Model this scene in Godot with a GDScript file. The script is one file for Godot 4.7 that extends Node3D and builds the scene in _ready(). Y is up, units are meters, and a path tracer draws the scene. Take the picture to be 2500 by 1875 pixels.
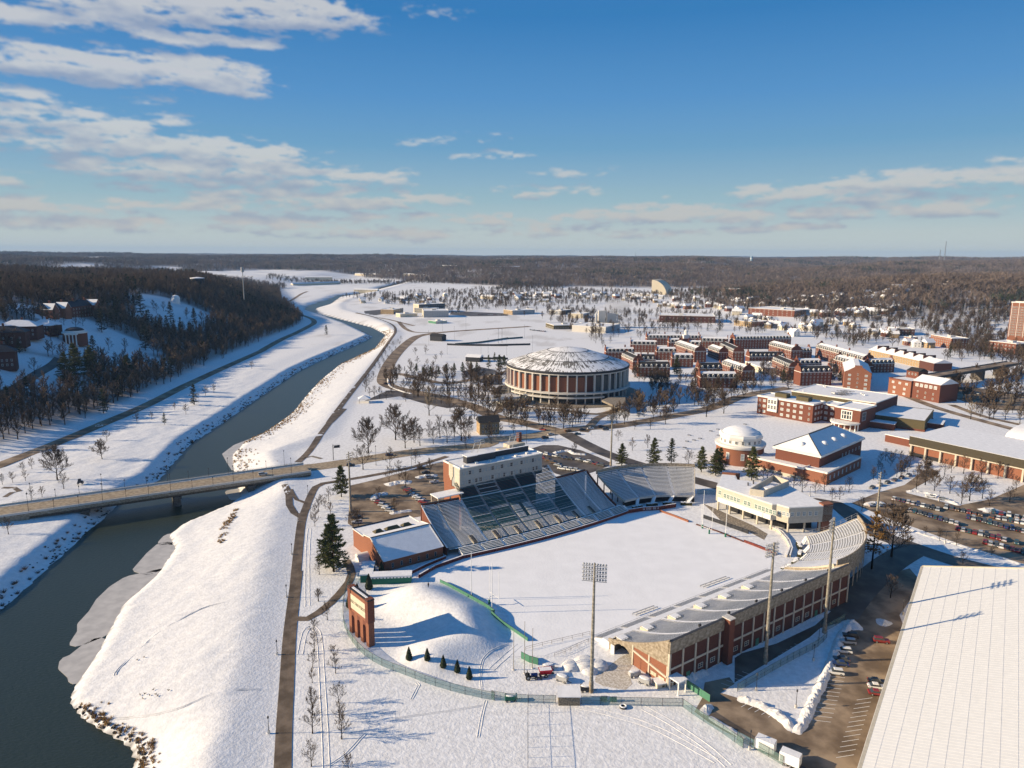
extends Node3D
# A snowy river valley with a stadium, an arena and a brick campus, seen from the air. World units are metres, y up.

# ---------------------------------------------------------------- mesh builder
class MB:
	var v := PackedVector3Array()
	var n := PackedVector3Array()
	var c := PackedColorArray()
	var tint := Color(1, 1, 1)
	var use_tint := false
	func tri(p: Vector3, q: Vector3, r: Vector3) -> void:
		var m := (q - p).cross(r - p)
		if m.length_squared() < 1e-14:
			return
		m = m.normalized()
		v.append(p); v.append(r); v.append(q)
		n.append(m); n.append(m); n.append(m)
		if use_tint:
			c.append(tint); c.append(tint); c.append(tint)
	func tri_n(p: Vector3, q: Vector3, r: Vector3, np: Vector3, nq: Vector3, nr: Vector3) -> void:
		v.append(p); v.append(r); v.append(q)
		n.append(np); n.append(nr); n.append(nq)
		if use_tint:
			c.append(tint); c.append(tint); c.append(tint)
	func quad(p: Vector3, q: Vector3, r: Vector3, s: Vector3) -> void:
		tri(p, q, r); tri(p, r, s)
	func box(at: Vector3, size: Vector3, t := Transform3D.IDENTITY) -> void:
		# at = centre of the base
		var a := Vector3(at.x - size.x / 2, at.y, at.z - size.z / 2)
		var b := Vector3(at.x + size.x / 2, at.y + size.y, at.z + size.z / 2)
		var p: Array[Vector3] = []
		for k in 8:
			p.append(t * Vector3(b.x if k & 1 else a.x, b.y if k & 2 else a.y, b.z if k & 4 else a.z))
		quad(p[4], p[5], p[7], p[6]); quad(p[1], p[0], p[2], p[3])
		quad(p[5], p[1], p[3], p[7]); quad(p[0], p[4], p[6], p[2])
		quad(p[6], p[7], p[3], p[2]); quad(p[0], p[1], p[5], p[4])
	func bar(p: Vector3, q: Vector3, w: float, h: float) -> void:
		# a square bar from p to q, w across and h high
		var d := q - p
		var l := d.length()
		if l < 1e-5:
			return
		var f := d / l
		var up := Vector3.UP if absf(f.y) < 0.99 else Vector3.RIGHT
		var x := f.cross(up).normalized()
		var y := x.cross(f).normalized()
		box(Vector3(0, -h / 2, l / 2), Vector3(w, h, l), Transform3D(Basis(x, y, -f) * Basis(Vector3(-1, 0, 0), Vector3(0, 1, 0), Vector3(0, 0, -1)), p))
	func spike(p: Vector3, q: Vector3, r: float, up := Vector3(0.3, 0.5, 0.81)) -> void:
		var d := (q - p)
		var x := d.cross(up)
		if x.length_squared() < 1e-8:
			x = d.cross(Vector3.RIGHT)
		x = x.normalized() * r
		var y := d.normalized().cross(x)
		var a := p + x
		var b := p - x * 0.5 + y * 0.87
		var e := p - x * 0.5 - y * 0.87
		tri(a, b, q); tri(b, e, q); tri(e, a, q)
	func tube(pts: PackedVector3Array, rad: PackedFloat32Array, sides := 6, cap := true) -> void:
		var rings: Array[PackedVector3Array] = []
		var nrm: Array[PackedVector3Array] = []
		var m := pts.size()
		for i in m:
			var f := (pts[mini(i + 1, m - 1)] - pts[maxi(i - 1, 0)]).normalized()
			var up := Vector3.UP if absf(f.y) < 0.95 else Vector3.RIGHT
			var x := f.cross(up).normalized()
			var y := x.cross(f)
			var ring := PackedVector3Array()
			var rn := PackedVector3Array()
			for k in sides:
				var a := TAU * k / sides
				var o := x * cos(a) + y * sin(a)
				ring.append(pts[i] + o * rad[i]); rn.append(o)
			rings.append(ring); nrm.append(rn)
		for i in m - 1:
			for k in sides:
				var j := (k + 1) % sides
				tri_n(rings[i][k], rings[i][j], rings[i + 1][j], nrm[i][k], nrm[i][j], nrm[i + 1][j])
				tri_n(rings[i][k], rings[i + 1][j], rings[i + 1][k], nrm[i][k], nrm[i + 1][j], nrm[i + 1][k])
		if cap:
			for k in range(1, sides - 1):
				tri(rings[m - 1][0], rings[m - 1][k], rings[m - 1][k + 1])
	func lathe(prof: Array, sides := 24, smooth := true, a0 := 0.0, a1 := TAU) -> void:
		# prof: Vector2(radius, height), bottom to top on the outside
		for i in prof.size() - 1:
			var p: Vector2 = prof[i]
			var q: Vector2 = prof[i + 1]
			var sl := Vector2(q.y - p.y, p.x - q.x).normalized()
			for k in sides:
				var b := a0 + (a1 - a0) * k / sides
				var e := a0 + (a1 - a0) * (k + 1) / sides
				var db := Vector3(cos(b), 0, -sin(b))
				var de := Vector3(cos(e), 0, -sin(e))
				var p0 := db * p.x + Vector3.UP * p.y
				var p1 := de * p.x + Vector3.UP * p.y
				var q0 := db * q.x + Vector3.UP * q.y
				var q1 := de * q.x + Vector3.UP * q.y
				if smooth:
					var nb := db * sl.x + Vector3.UP * sl.y
					var ne := de * sl.x + Vector3.UP * sl.y
					if p.x > 1e-4:
						tri_n(p0, p1, q1, nb, ne, ne)
					if q.x > 1e-4:
						tri_n(p0, q1, q0, nb, ne, nb)
				else:
					tri(p0, p1, q1); tri(p0, q1, q0)
	func prism(poly: Array, y0: float, y1: float, bottom := false) -> void:
		var pp := PackedVector2Array(poly)
		if Geometry2D.is_polygon_clockwise(pp):
			pp.reverse()
		var t := Geometry2D.triangulate_polygon(pp)
		for i in range(0, t.size(), 3):
			var a := pp[t[i]]
			var b := pp[t[i + 1]]
			var e := pp[t[i + 2]]
			if (b - a).cross(e - a) > 0:
				var w := b
				b = e; e = w
			tri(Vector3(a.x, y1, a.y), Vector3(b.x, y1, b.y), Vector3(e.x, y1, e.y))
			if bottom:
				tri(Vector3(a.x, y0, a.y), Vector3(e.x, y0, e.y), Vector3(b.x, y0, b.y))
		if y1 > y0:
			var m := pp.size()
			for i in m:
				var a := pp[i]
				var b := pp[(i + 1) % m]
				quad(Vector3(b.x, y0, b.y), Vector3(a.x, y0, a.y), Vector3(a.x, y1, a.y), Vector3(b.x, y1, b.y))
	func mesh() -> ArrayMesh:
		var am := ArrayMesh.new()
		if v.is_empty():
			return am
		var arr := []
		arr.resize(Mesh.ARRAY_MAX)
		arr[Mesh.ARRAY_VERTEX] = v
		arr[Mesh.ARRAY_NORMAL] = n
		if use_tint:
			arr[Mesh.ARRAY_COLOR] = c
		am.add_surface_from_arrays(Mesh.PRIMITIVE_TRIANGLES, arr)
		return am

# plan points (x, z) and points (x, y, z) from flat lists of numbers
func pv(a: Array) -> Array:
	var o: Array = []
	for i in range(0, a.size(), 2): o.append(Vector2(a[i], a[i + 1]))
	return o
func qv(a: Array) -> Array:
	var o: Array = []
	for i in range(0, a.size(), 3): o.append(Vector3(a[i], a[i + 1], a[i + 2]))
	return o

# ---------------------------------------------------------------- naming
var used := {}
func numbered(called: String) -> String:
	if not used.has(called):
		used[called] = 0
		return called
	used[called] += 1
	return "%s_%03d" % [called, used[called]]
func tag(o: Node, label := "", category := "", group := "", kind := "") -> Node:
	if label: o.set_meta("label", label)
	if category: o.set_meta("category", category)
	if group: o.set_meta("group", group)
	if kind: o.set_meta("kind", kind)
	return o
func thing(called: String, label: String, category: String, at := Vector3.ZERO, turn := 0.0, group := "") -> Node3D:
	var o := Node3D.new()
	o.name = numbered(called)
	add_child(o)
	o.position = at
	o.rotation.y = turn
	tag(o, label, category, group)
	return o
func part(called: String, m, mat: Material, parent: Node3D, at := Vector3.ZERO, turn := 0.0) -> MeshInstance3D:
	var o := MeshInstance3D.new()
	o.mesh = m.mesh() if m is MB else m
	o.material_override = mat
	o.name = called
	parent.add_child(o, true)
	o.position = at
	o.rotation.y = turn
	return o
func solo(called: String, m, mat: Material, label: String, category: String, at := Vector3.ZERO, turn := 0.0, group := "") -> MeshInstance3D:
	var o := part(numbered(called), m, mat, self, at, turn)
	tag(o, label, category, group)
	return o
func struct(called: String, m, mat: Material) -> MeshInstance3D:
	var o := part(numbered(called), m, mat, self)
	o.set_meta("kind", "structure")
	return o
func copy(src: Node3D, called: String, label: String, at: Vector3, turn := 0.0, group := "", size := 1.0) -> Node3D:
	var o: Node3D = src.duplicate()
	o.name = numbered(called)
	add_child(o)
	o.transform = Transform3D(Basis(Vector3.UP, turn).scaled(Vector3.ONE * size), at)
	o.set_meta("label", label)
	if group: o.set_meta("group", group)
	return o
const ORD := ["first", "second", "third", "fourth", "fifth", "sixth", "seventh", "eighth", "ninth", "tenth", "eleventh", "twelfth", "thirteenth", "fourteenth", "fifteenth", "sixteenth", "seventeenth", "eighteenth", "nineteenth", "twentieth", "twenty-first", "twenty-second", "twenty-third", "twenty-fourth", "twenty-fifth", "twenty-sixth", "twenty-seventh", "twenty-eighth", "twenty-ninth", "thirtieth", "thirty-first", "thirty-second", "thirty-third", "thirty-fourth", "thirty-fifth", "thirty-sixth", "thirty-seventh", "thirty-eighth", "thirty-ninth", "fortieth"]
func nth(i: int) -> String:
	return ORD[i] if i < ORD.size() else "later"

# ---------------------------------------------------------------- materials
var M := {}
var sand_noise := {}
func lin(r: float, g: float, b: float) -> Color:
	return Color(r, g, b).linear_to_srgb()
func noise_tex(sd: int, freq: float, lo: Color, hi: Color, size := 256, oct := 4, gain := 0.5, contrast := 1.0, streak := 1) -> ImageTexture:
	# a seamless mottled texture between two linear colours
	var fn := FastNoiseLite.new()
	fn.seed = sd
	fn.noise_type = FastNoiseLite.TYPE_SIMPLEX_SMOOTH
	fn.frequency = freq
	fn.fractal_octaves = oct
	fn.fractal_gain = gain
	var im := fn.get_seamless_image(size, size)
	var d := im.get_data()
	var out := PackedByteArray()
	out.resize(size * size * 3)
	var a := lo.linear_to_srgb()
	var b := hi.linear_to_srgb()
	for y in size:
		for x in size:
			var i := y * size + x
			var j := y * size + (x * streak) % size
			var t := clampf((d[j] / 255.0 - 0.5) * contrast + 0.5, 0, 1)
			out[i * 3] = int(lerpf(a.r, b.r, t) * 255)
			out[i * 3 + 1] = int(lerpf(a.g, b.g, t) * 255)
			out[i * 3 + 2] = int(lerpf(a.b, b.b, t) * 255)
	var res := Image.create_from_data(size, size, false, Image.FORMAT_RGB8, out)
	return ImageTexture.create_from_image(res)
func mat(called: String, r: float, g: float, b: float, rough := 0.9, tex: Texture2D = null, metres := 4.0, metal := 0.0) -> StandardMaterial3D:
	var m := StandardMaterial3D.new()
	m.resource_name = called
	m.albedo_color = lin(r, g, b)
	m.roughness = rough
	m.metallic = metal
	m.metallic_specular = 0.35
	m.cull_mode = BaseMaterial3D.CULL_DISABLED
	if tex:
		m.albedo_texture = tex
		m.uv1_triplanar = true
		m.uv1_world_triplanar = true
		m.uv1_scale = Vector3.ONE / metres
	M[called] = m
	return m
func relief(m: StandardMaterial3D, tex: Texture2D, cm: float) -> void:
	m.heightmap_enabled = true
	m.heightmap_texture = tex
	m.heightmap_scale = cm
func make_materials() -> void:
	var w := Color(1, 1, 1)
	var g1 := noise_tex(1, 0.02, Color(0.8, 0.8, 0.8), w, 512, 6, 0.62, 1.6)
	var bump1 := noise_tex(2, 0.045, Color(0, 0, 0), w, 512, 6, 0.62, 1.5)
	var rough1 := noise_tex(3, 0.02, Color(0.45, 0.45, 0.45), w, 256, 5, 0.55, 2.0)
	var soft := noise_tex(20, 0.02, Color(0.84, 0.84, 0.83), w, 256, 5, 0.55, 1.4)
	var m := mat("snow", 0.84, 0.835, 0.83, 0.75, g1, 26.0)
	relief(m, bump1, 5.5)
	m.vertex_color_use_as_albedo = true
	m = mat("snow_smooth", 0.86, 0.855, 0.85, 0.7, noise_tex(4, 0.012, Color(0.93, 0.93, 0.93), w, 256, 5, 0.5, 1.2), 30.0)
	relief(m, bump1, 2.0)
	m = mat("snow_roof", 0.83, 0.825, 0.82, 0.75, noise_tex(5, 0.015, Color(0.88, 0.88, 0.88), w, 256, 5, 0.55, 1.4), 12.0)
	relief(m, bump1, 3.0)
	mat("snow_trodden", 0.66, 0.62, 0.56, 0.85, noise_tex(6, 0.03, Color(0.6, 0.55, 0.48), w, 512, 6, 0.65, 2.2), 14.0)
	mat("snow_heap", 0.8, 0.79, 0.78, 0.8, noise_tex(7, 0.03, Color(0.7, 0.69, 0.67), w, 256, 5, 0.6, 1.6), 5.0)
	m = mat("asphalt", 0.33, 0.25, 0.17, 0.8, noise_tex(8, 0.008, Color(0.42, 0.4, 0.39), w, 512, 7, 0.55, 1.9), 60.0)
	m = mat("wet_asphalt", 0.15, 0.125, 0.10, 0.55, noise_tex(9, 0.008, Color(0.5, 0.48, 0.47), w, 512, 7, 0.55, 1.8), 60.0)
	mat("salted_road", 0.40, 0.32, 0.22, 0.8, noise_tex(10, 0.016, Color(0.62, 0.6, 0.58), w, 512, 5, 0.55, 1.8), 22.0)
	mat("path_paving", 0.19, 0.145, 0.105, 0.8, noise_tex(11, 0.012, Color(0.55, 0.53, 0.5), w, 512, 6, 0.55, 2.0), 40.0)
	mat("pavement", 0.33, 0.28, 0.22, 0.85, rough1, 7.0)
	mat("concrete", 0.40, 0.345, 0.27, 0.88, noise_tex(12, 0.02, Color(0.5, 0.46, 0.4), w, 256, 5, 0.6, 2.0), 6.0)
	mat("pale_concrete", 0.66, 0.63, 0.58, 0.85, noise_tex(13, 0.02, Color(0.75, 0.74, 0.72), w, 256, 5, 0.55, 1.6), 6.0)
	mat("dark_concrete", 0.16, 0.14, 0.12, 0.9, rough1, 5.0)
	mat("brick", 0.195, 0.076, 0.052, 0.9, noise_tex(14, 0.05, Color(0.66, 0.6, 0.55), w, 256, 5, 0.65, 1.8), 5.0)
	mat("dark_brick", 0.125, 0.054, 0.043, 0.9, noise_tex(15, 0.05, Color(0.62, 0.58, 0.55), w, 256, 5, 0.65, 1.8), 5.0)
	mat("pale_brick", 0.285, 0.122, 0.075, 0.9, noise_tex(16, 0.05, Color(0.72, 0.66, 0.6), w, 256, 5, 0.6, 1.6), 5.0)
	mat("buff_brick", 0.48, 0.34, 0.19, 0.9, rough1, 6.0)
	mat("red_wall", 0.23, 0.055, 0.04, 0.8, rough1, 6.0)
	mat("stone_trim", 0.56, 0.50, 0.40, 0.85, soft, 6.0)
	mat("white_trim", 0.74, 0.72, 0.67, 0.7)
	mat("cream", 0.62, 0.55, 0.42, 0.8, soft, 9.0)
	mat("cream_panel", 0.55, 0.50, 0.41, 0.75, soft, 8.0)
	mat("grey_panel", 0.36, 0.37, 0.36, 0.6, soft, 9.0)
	mat("grey_siding", 0.42, 0.42, 0.42, 0.8, soft, 9.0)
	mat("bronze_panel", 0.105, 0.085, 0.042, 0.65, soft, 9.0)
	mat("bronze_dark", 0.06, 0.05, 0.03, 0.65, soft, 9.0)
	mat("tank_blue", 0.25, 0.36, 0.45, 0.6)
	mat("white_roof", 0.74, 0.735, 0.715, 0.55, noise_tex(19, 0.02, Color(0.92, 0.92, 0.92), w, 256, 4, 0.5, 1.3), 14.0)
	mat("slate", 0.045, 0.047, 0.055, 0.7, rough1, 6.0)
	mat("dark_roof", 0.05, 0.047, 0.045, 0.8, rough1, 6.0)
	mat("window_glass", 0.045, 0.055, 0.065, 0.12)
	mat("bright_glass", 0.26, 0.31, 0.33, 0.1)
	mat("green_glass", 0.12, 0.2, 0.17, 0.12)
	mat("dark_opening", 0.02, 0.02, 0.022, 0.7)
	mat("steel", 0.33, 0.34, 0.35, 0.45, null, 1.0, 0.4)
	mat("aluminium", 0.50, 0.51, 0.52, 0.55, rough1, 3.0, 0.1)
	mat("galvanised", 0.36, 0.33, 0.27, 0.6, rough1, 5.0)
	mat("black_metal", 0.022, 0.022, 0.025, 0.5)
	mat("dark_metal", 0.05, 0.05, 0.055, 0.6)
	mat("green_bench", 0.05, 0.15, 0.16, 0.6)
	mat("frost_bench", 0.2, 0.3, 0.33, 0.7)
	mat("green_tread", 0.045, 0.12, 0.125, 0.8)
	mat("green_paint", 0.02, 0.14, 0.09, 0.6)
	mat("green_sheet", 0.07, 0.2, 0.13, 0.7)
	mat("white_paint", 0.75, 0.75, 0.73, 0.6)
	mat("yellow_paint", 0.6, 0.42, 0.06, 0.6)
	mat("red_paint", 0.42, 0.02, 0.03, 0.4)
	mat("blue_paint", 0.02, 0.05, 0.18, 0.4)
	mat("rubber", 0.02, 0.02, 0.02, 0.9)
	mat("timber", 0.17, 0.11, 0.06, 0.85, rough1, 2.0)
	mat("grey_timber", 0.30, 0.26, 0.20, 0.9, rough1, 3.0)
	mat("bark", 0.105, 0.075, 0.052, 0.95)
	mat("pale_bark", 0.26, 0.21, 0.15, 0.95)
	mat("dry_grass", 0.33, 0.20, 0.07, 0.95)
	mat("brown_twigs", 0.115, 0.072, 0.04, 0.95)
	mat("rock", 0.075, 0.068, 0.06, 0.9, rough1, 3.0)
	m = mat("forest", 1, 1, 1, 0.95)
	m.vertex_color_use_as_albedo = true
	mat("needles", 0.075, 0.083, 0.025, 0.85)
	mat("dark_needles", 0.022, 0.032, 0.015, 0.85)
	mat("brown_needles", 0.16, 0.085, 0.02, 0.85)
	mat("hedge", 0.035, 0.035, 0.015, 0.9)
	mat("ice", 0.56, 0.525, 0.475, 0.35, noise_tex(17, 0.015, Color(0.8, 0.8, 0.8), w, 256, 4, 0.5, 1.4), 20.0)
	m = mat("water", 0.024, 0.031, 0.016, 0.34)
	m.metallic_specular = 0.5
	var rip := noise_tex(18, 0.04, Color(0, 0, 0), w, 256, 4, 0.55, 1.4)
	m.uv1_triplanar = true; m.uv1_world_triplanar = true
	m.uv1_scale = Vector3(1 / 22.0, 1 / 22.0, 1 / 9.0)
	relief(m, rip, 5.0)
	m = mat("fence_mesh", 0.16, 0.26, 0.24, 0.8)
	m.transparency = BaseMaterial3D.TRANSPARENCY_ALPHA
	m.albedo_color.a = 0.28

# ---------------------------------------------------------------- terrain
const WATER := -5.5
var RIVER_R := [Vector2(-60.0, -95.0), Vector2(-100.0, -93.0), Vector2(-149.6, -88.2), Vector2(-156.9, -92.8), Vector2(-163.5, -104.8), Vector2(-169.7, -114.6), Vector2(-174.7, -119.6), Vector2(-181.1, -122.2), Vector2(-198.6, -125.5), Vector2(-228.3, -134.2), Vector2(-251.3, -133.7), Vector2(-277.2, -138.5), Vector2(-290.9, -148.0), Vector2(-304.7, -147.6), Vector2(-312.8, -143.5), Vector2(-328.2, -136.7), Vector2(-340.1, -135.2), Vector2(-361.9, -145.1), Vector2(-392.0, -158.9), Vector2(-414.6, -168.6), Vector2(-447.0, -172.6), Vector2(-466.3, -168.7), Vector2(-495.8, -167.2), Vector2(-531.6, -167.6), Vector2(-617.4, -178.4), Vector2(-677.6, -184.4), Vector2(-775.4, -189.3), Vector2(-905.8, -176.3), Vector2(-1069.2, -190.4), Vector2(-1172.8, -231.1), Vector2(-1319.9, -319.1), Vector2(-1449.5, -393.4), Vector2(-1574.8, -434.9), Vector2(-1727.2, -439.1), Vector2(-2015.7, -485.0), Vector2(-2204.9, -457.0)]
var RIVER_L := [Vector2(-60.0, -190.0), Vector2(-120.0, -187.0), Vector2(-227.5, -173.9), Vector2(-257.5, -179.3), Vector2(-304.1, -186.4), Vector2(-328.8, -190.7), Vector2(-367.6, -189.5), Vector2(-400.8, -196.8), Vector2(-437.4, -204.8), Vector2(-542.5, -210.1), Vector2(-552.0, -211.4), Vector2(-718.4, -220.7), Vector2(-791.8, -218.6), Vector2(-953.3, -207.7), Vector2(-1037.3, -204.0), Vector2(-1210.1, -278.8), Vector2(-1394.0, -373.9), Vector2(-1539.6, -450.9), Vector2(-1683.2, -478.4), Vector2(-1882.6, -487.6), Vector2(-2042.7, -504.9), Vector2(-2216.7, -474.1)]
var CREST := [Vector2(-60.0, -74.0), Vector2(-110.0, -75.0), Vector2(-141.0, -69.0), Vector2(-162.5, -73.8), Vector2(-183.8, -78.8), Vector2(-218.7, -87.6), Vector2(-224.1, -88.2), Vector2(-263.8, -98.4), Vector2(-303.2, -106.8), Vector2(-327.3, -110.3), Vector2(-338.0, -112.5), Vector2(-401.2, -142.1), Vector2(-440.0, -125.0), Vector2(-587.6, -139.3), Vector2(-700.4, -147.5), Vector2(-899.5, -159.8), Vector2(-1038.7, -171.9), Vector2(-1182.8, -213.1), Vector2(-1344.1, -279.8), Vector2(-1487.1, -358.7), Vector2(-1628.1, -397.7), Vector2(-1800.6, -418.5)]
var FOOT := [Vector2(-60.0, -330.0), Vector2(-300.0, -330.0), Vector2(-395.4, -294.8), Vector2(-469.9, -283.2), Vector2(-546.3, -287.4), Vector2(-753.8, -307.7), Vector2(-829.3, -313.5), Vector2(-861.7, -314.4), Vector2(-989.4, -323.0), Vector2(-1140.8, -333.4), Vector2(-1212.3, -344.8), Vector2(-1342.3, -395.8), Vector2(-1471.8, -442.6), Vector2(-1724.7, -545.5), Vector2(-2324.5, -746.4)]
const PLAT := [Vector2(-4000.0, -1700.0), Vector2(-1900.0, -2600.0), Vector2(-1300.0, -3700.0), Vector2(-800.0, -3500.0), Vector2(-400.0, -2900.0), Vector2(0.0, -2450.0), Vector2(600.0, -2450.0), Vector2(1000.0, -2300.0), Vector2(1500.0, -1900.0), Vector2(3000.0, -1700.0)]
const MOUNDS := [[-30.0, -221.0, -17.0, -209.0, 17.0, 5.2], [-22.0, -189.0, -12.0, -196.0, 13.0, 3.4]]
var lut := {}
func table_at(t: Array, z: float) -> float:
	if z >= t[0].x: return t[0].y
	for i in t.size() - 1:
		if z >= t[i + 1].x:
			var a: Vector2 = t[i]
			var b: Vector2 = t[i + 1]
			return a.y + (b.y - a.y) * (z - a.x) / (b.x - a.x)
	return t[t.size() - 1].y
func make_lut() -> void:
	for e in [["r", RIVER_R], ["l", RIVER_L], ["c", CREST], ["f", FOOT]]:
		var a := PackedFloat32Array()
		for i in 1001:
			a.append(table_at(e[1], -i * 2.4))
		lut[e[0]] = a
func look(k: String, z: float) -> float:
	var t := clampf(-z / 2.4, 0, 999.9)
	var a: PackedFloat32Array = lut[k]
	var i := int(t)
	return lerpf(a[i], a[i + 1], t - i)
func plat(x: float) -> float:
	if x <= PLAT[0].x: return PLAT[0].y
	for i in PLAT.size() - 1:
		if x <= PLAT[i + 1].x:
			return lerpf(PLAT[i].y, PLAT[i + 1].y, (x - PLAT[i].x) / (PLAT[i + 1].x - PLAT[i].x))
	return PLAT[PLAT.size() - 1].y
func roll(x: float, z: float) -> float:
	return (sin(x * .0031 + 1.7 * sin(z * .0019 + .6)) + sin(z * .0037 + 1.5 * sin(x * .0023 + 2.1)) + .6 * sin(x * .0087 + z * .0061) + .5 * sin(z * .0101 - x * .0052 + 1.0)) / 3.1
func seg(x: float, z: float, ax: float, az: float, bx: float, bz: float) -> float:
	var dx := bx - ax
	var dz := bz - az
	var t := clampf(((x - ax) * dx + (z - az) * dz) / (dx * dx + dz * dz), 0, 1)
	return Vector2(x - ax - t * dx, z - az - t * dz).length()
func ground(x: float, z: float) -> float:
	var h := 0.0
	var xr := look("r", z)
	if x >= xr:
		var xc := look("c", z)
		var w := maxf(8, xc - xr)
		var t := (x - xr) / w
		if t < .04: h = WATER + 1.1 * t / .04
		elif t < 1: h = WATER + 1.1 + (1.2 - WATER - 1.1) * (.6 * (t - .04) / .96 + .4 * smoothstep(.04, 1.0, t))
		else: h = 1.2 * (1 - smoothstep(0, 16, x - xc))
	else:
		var xl := look("l", z)
		if x > xl:
			h = WATER - minf(3, .25 * minf(x - xl, xr - x))
		else:
			var d := xl - x
			h = WATER + 4.5 * smoothstep(0, 11, d) + smoothstep(11, 40, d)
			var df := look("f", z) - x
			if df > -16:
				var g := smoothstep(1500, 2300, -z)
				h += (64 * smoothstep(-15, 230, df) + 6 * smoothstep(300, 800, df)) * (1 - .6 * g) + 9 * roll(x * 3, z * 3) * smoothstep(60, 300, df)
	var b := plat(x)
	if z < b:
		var m := smoothstep(0, 750, b - z)
		var dd := Vector2(x, z).length()
		var ph := (42 + 44 * smoothstep(2600, 7500, dd)) + (36 - 14 * smoothstep(3500, 6500, dd)) * roll(x * .8, z * .8) + 40 * (1 - smoothstep(40, 260, Vector2(x - 1015, z + 3870).length()))
		if h > 20: ph = maxf(h, ph)
		h = lerpf(h, ph, m)
	if x > 100 and z < -500:
		var d := seg(x, z, 1150, -1650, 2900, -1500)
		if d < 1000:
			h = maxf(h, 56 * (1 - smoothstep(120, 950, d)) + 6 * roll(x * 2, z * 2) * (1 - smoothstep(200, 900, d)))
	if z > -260 and z < -160 and x > -70 and x < 20:
		for e in MOUNDS:
			var d := seg(x, z, e[0], e[1], e[2], e[3])
			if d < e[4]: h += e[5] * (1 - smoothstep(0, e[4], d))
	return h
func on(x: float, z: float, up := 0.0) -> Vector3:
	return Vector3(x, ground(x, z) + up, z)
# snowy openings in the left-hand woods: x, z, radius along x, radius along z
const CLEARINGS := [[-403.0, -652.0, 52.0, 45.0], [-444.0, -718.0, 80.0, 30.0], [-463.0, -959.0, 55.0, 50.0], [-374.0, -541.0, 38.0, 50.0], [-379.0, -679.0, 50.0, 26.0], [-1882.0, -3100.0, 60.0, 140.0], [-1657.0, -3438.0, 70.0, 110.0], [-1012.0, -1543.0, 40.0, 70.0], [-428.0, -877.0, 40.0, 45.0], [-432.0, -611.0, 40.0, 35.0]]
func woods(x: float, z: float) -> float:
	# how wooded the ground is, 0 to 1
	var w := 0.0
	if z > -2400:
		var df := look("f", z) - x
		if df > 6: w = smoothstep(6, 20, df)
	if z < plat(x) - 60:
		w = maxf(w, smoothstep(60, 160, plat(x) - z))
		if z < -3000 and sin(x * .0043 + 2.0) * sin(z * .0038 + x * .0011) > .9: w = 0.0
	var d := seg(x, z, 1150, -1650, 2900, -1500)
	if d < 800: w = maxf(w, .8 * (1 - smoothstep(500, 800, d)))
	if w > 0:
		for e in CLEARINGS:
			var q := Vector2((x - e[0]) / e[2], (z - e[1]) / e[3]).length()
			if q < 1.15: w = minf(w, smoothstep(.95, 1.15, q))
	return w
func lines_between(lo: float, hi: float, a: float, b: float, step: float, grow: float) -> PackedFloat32Array:
	# grid lines: even between a and b, growing outside
	var out := PackedFloat32Array()
	var left := PackedFloat32Array()
	var s := step
	var x := a
	while x > lo:
		s *= grow
		x -= s
		left.append(maxf(x, lo))
	left.reverse()
	out.append_array(left)
	x = a
	while x < b:
		out.append(x)
		x += step
	s = step
	while x < hi:
		out.append(x)
		s *= grow
		x += s
	out.append(hi)
	return out
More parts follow.
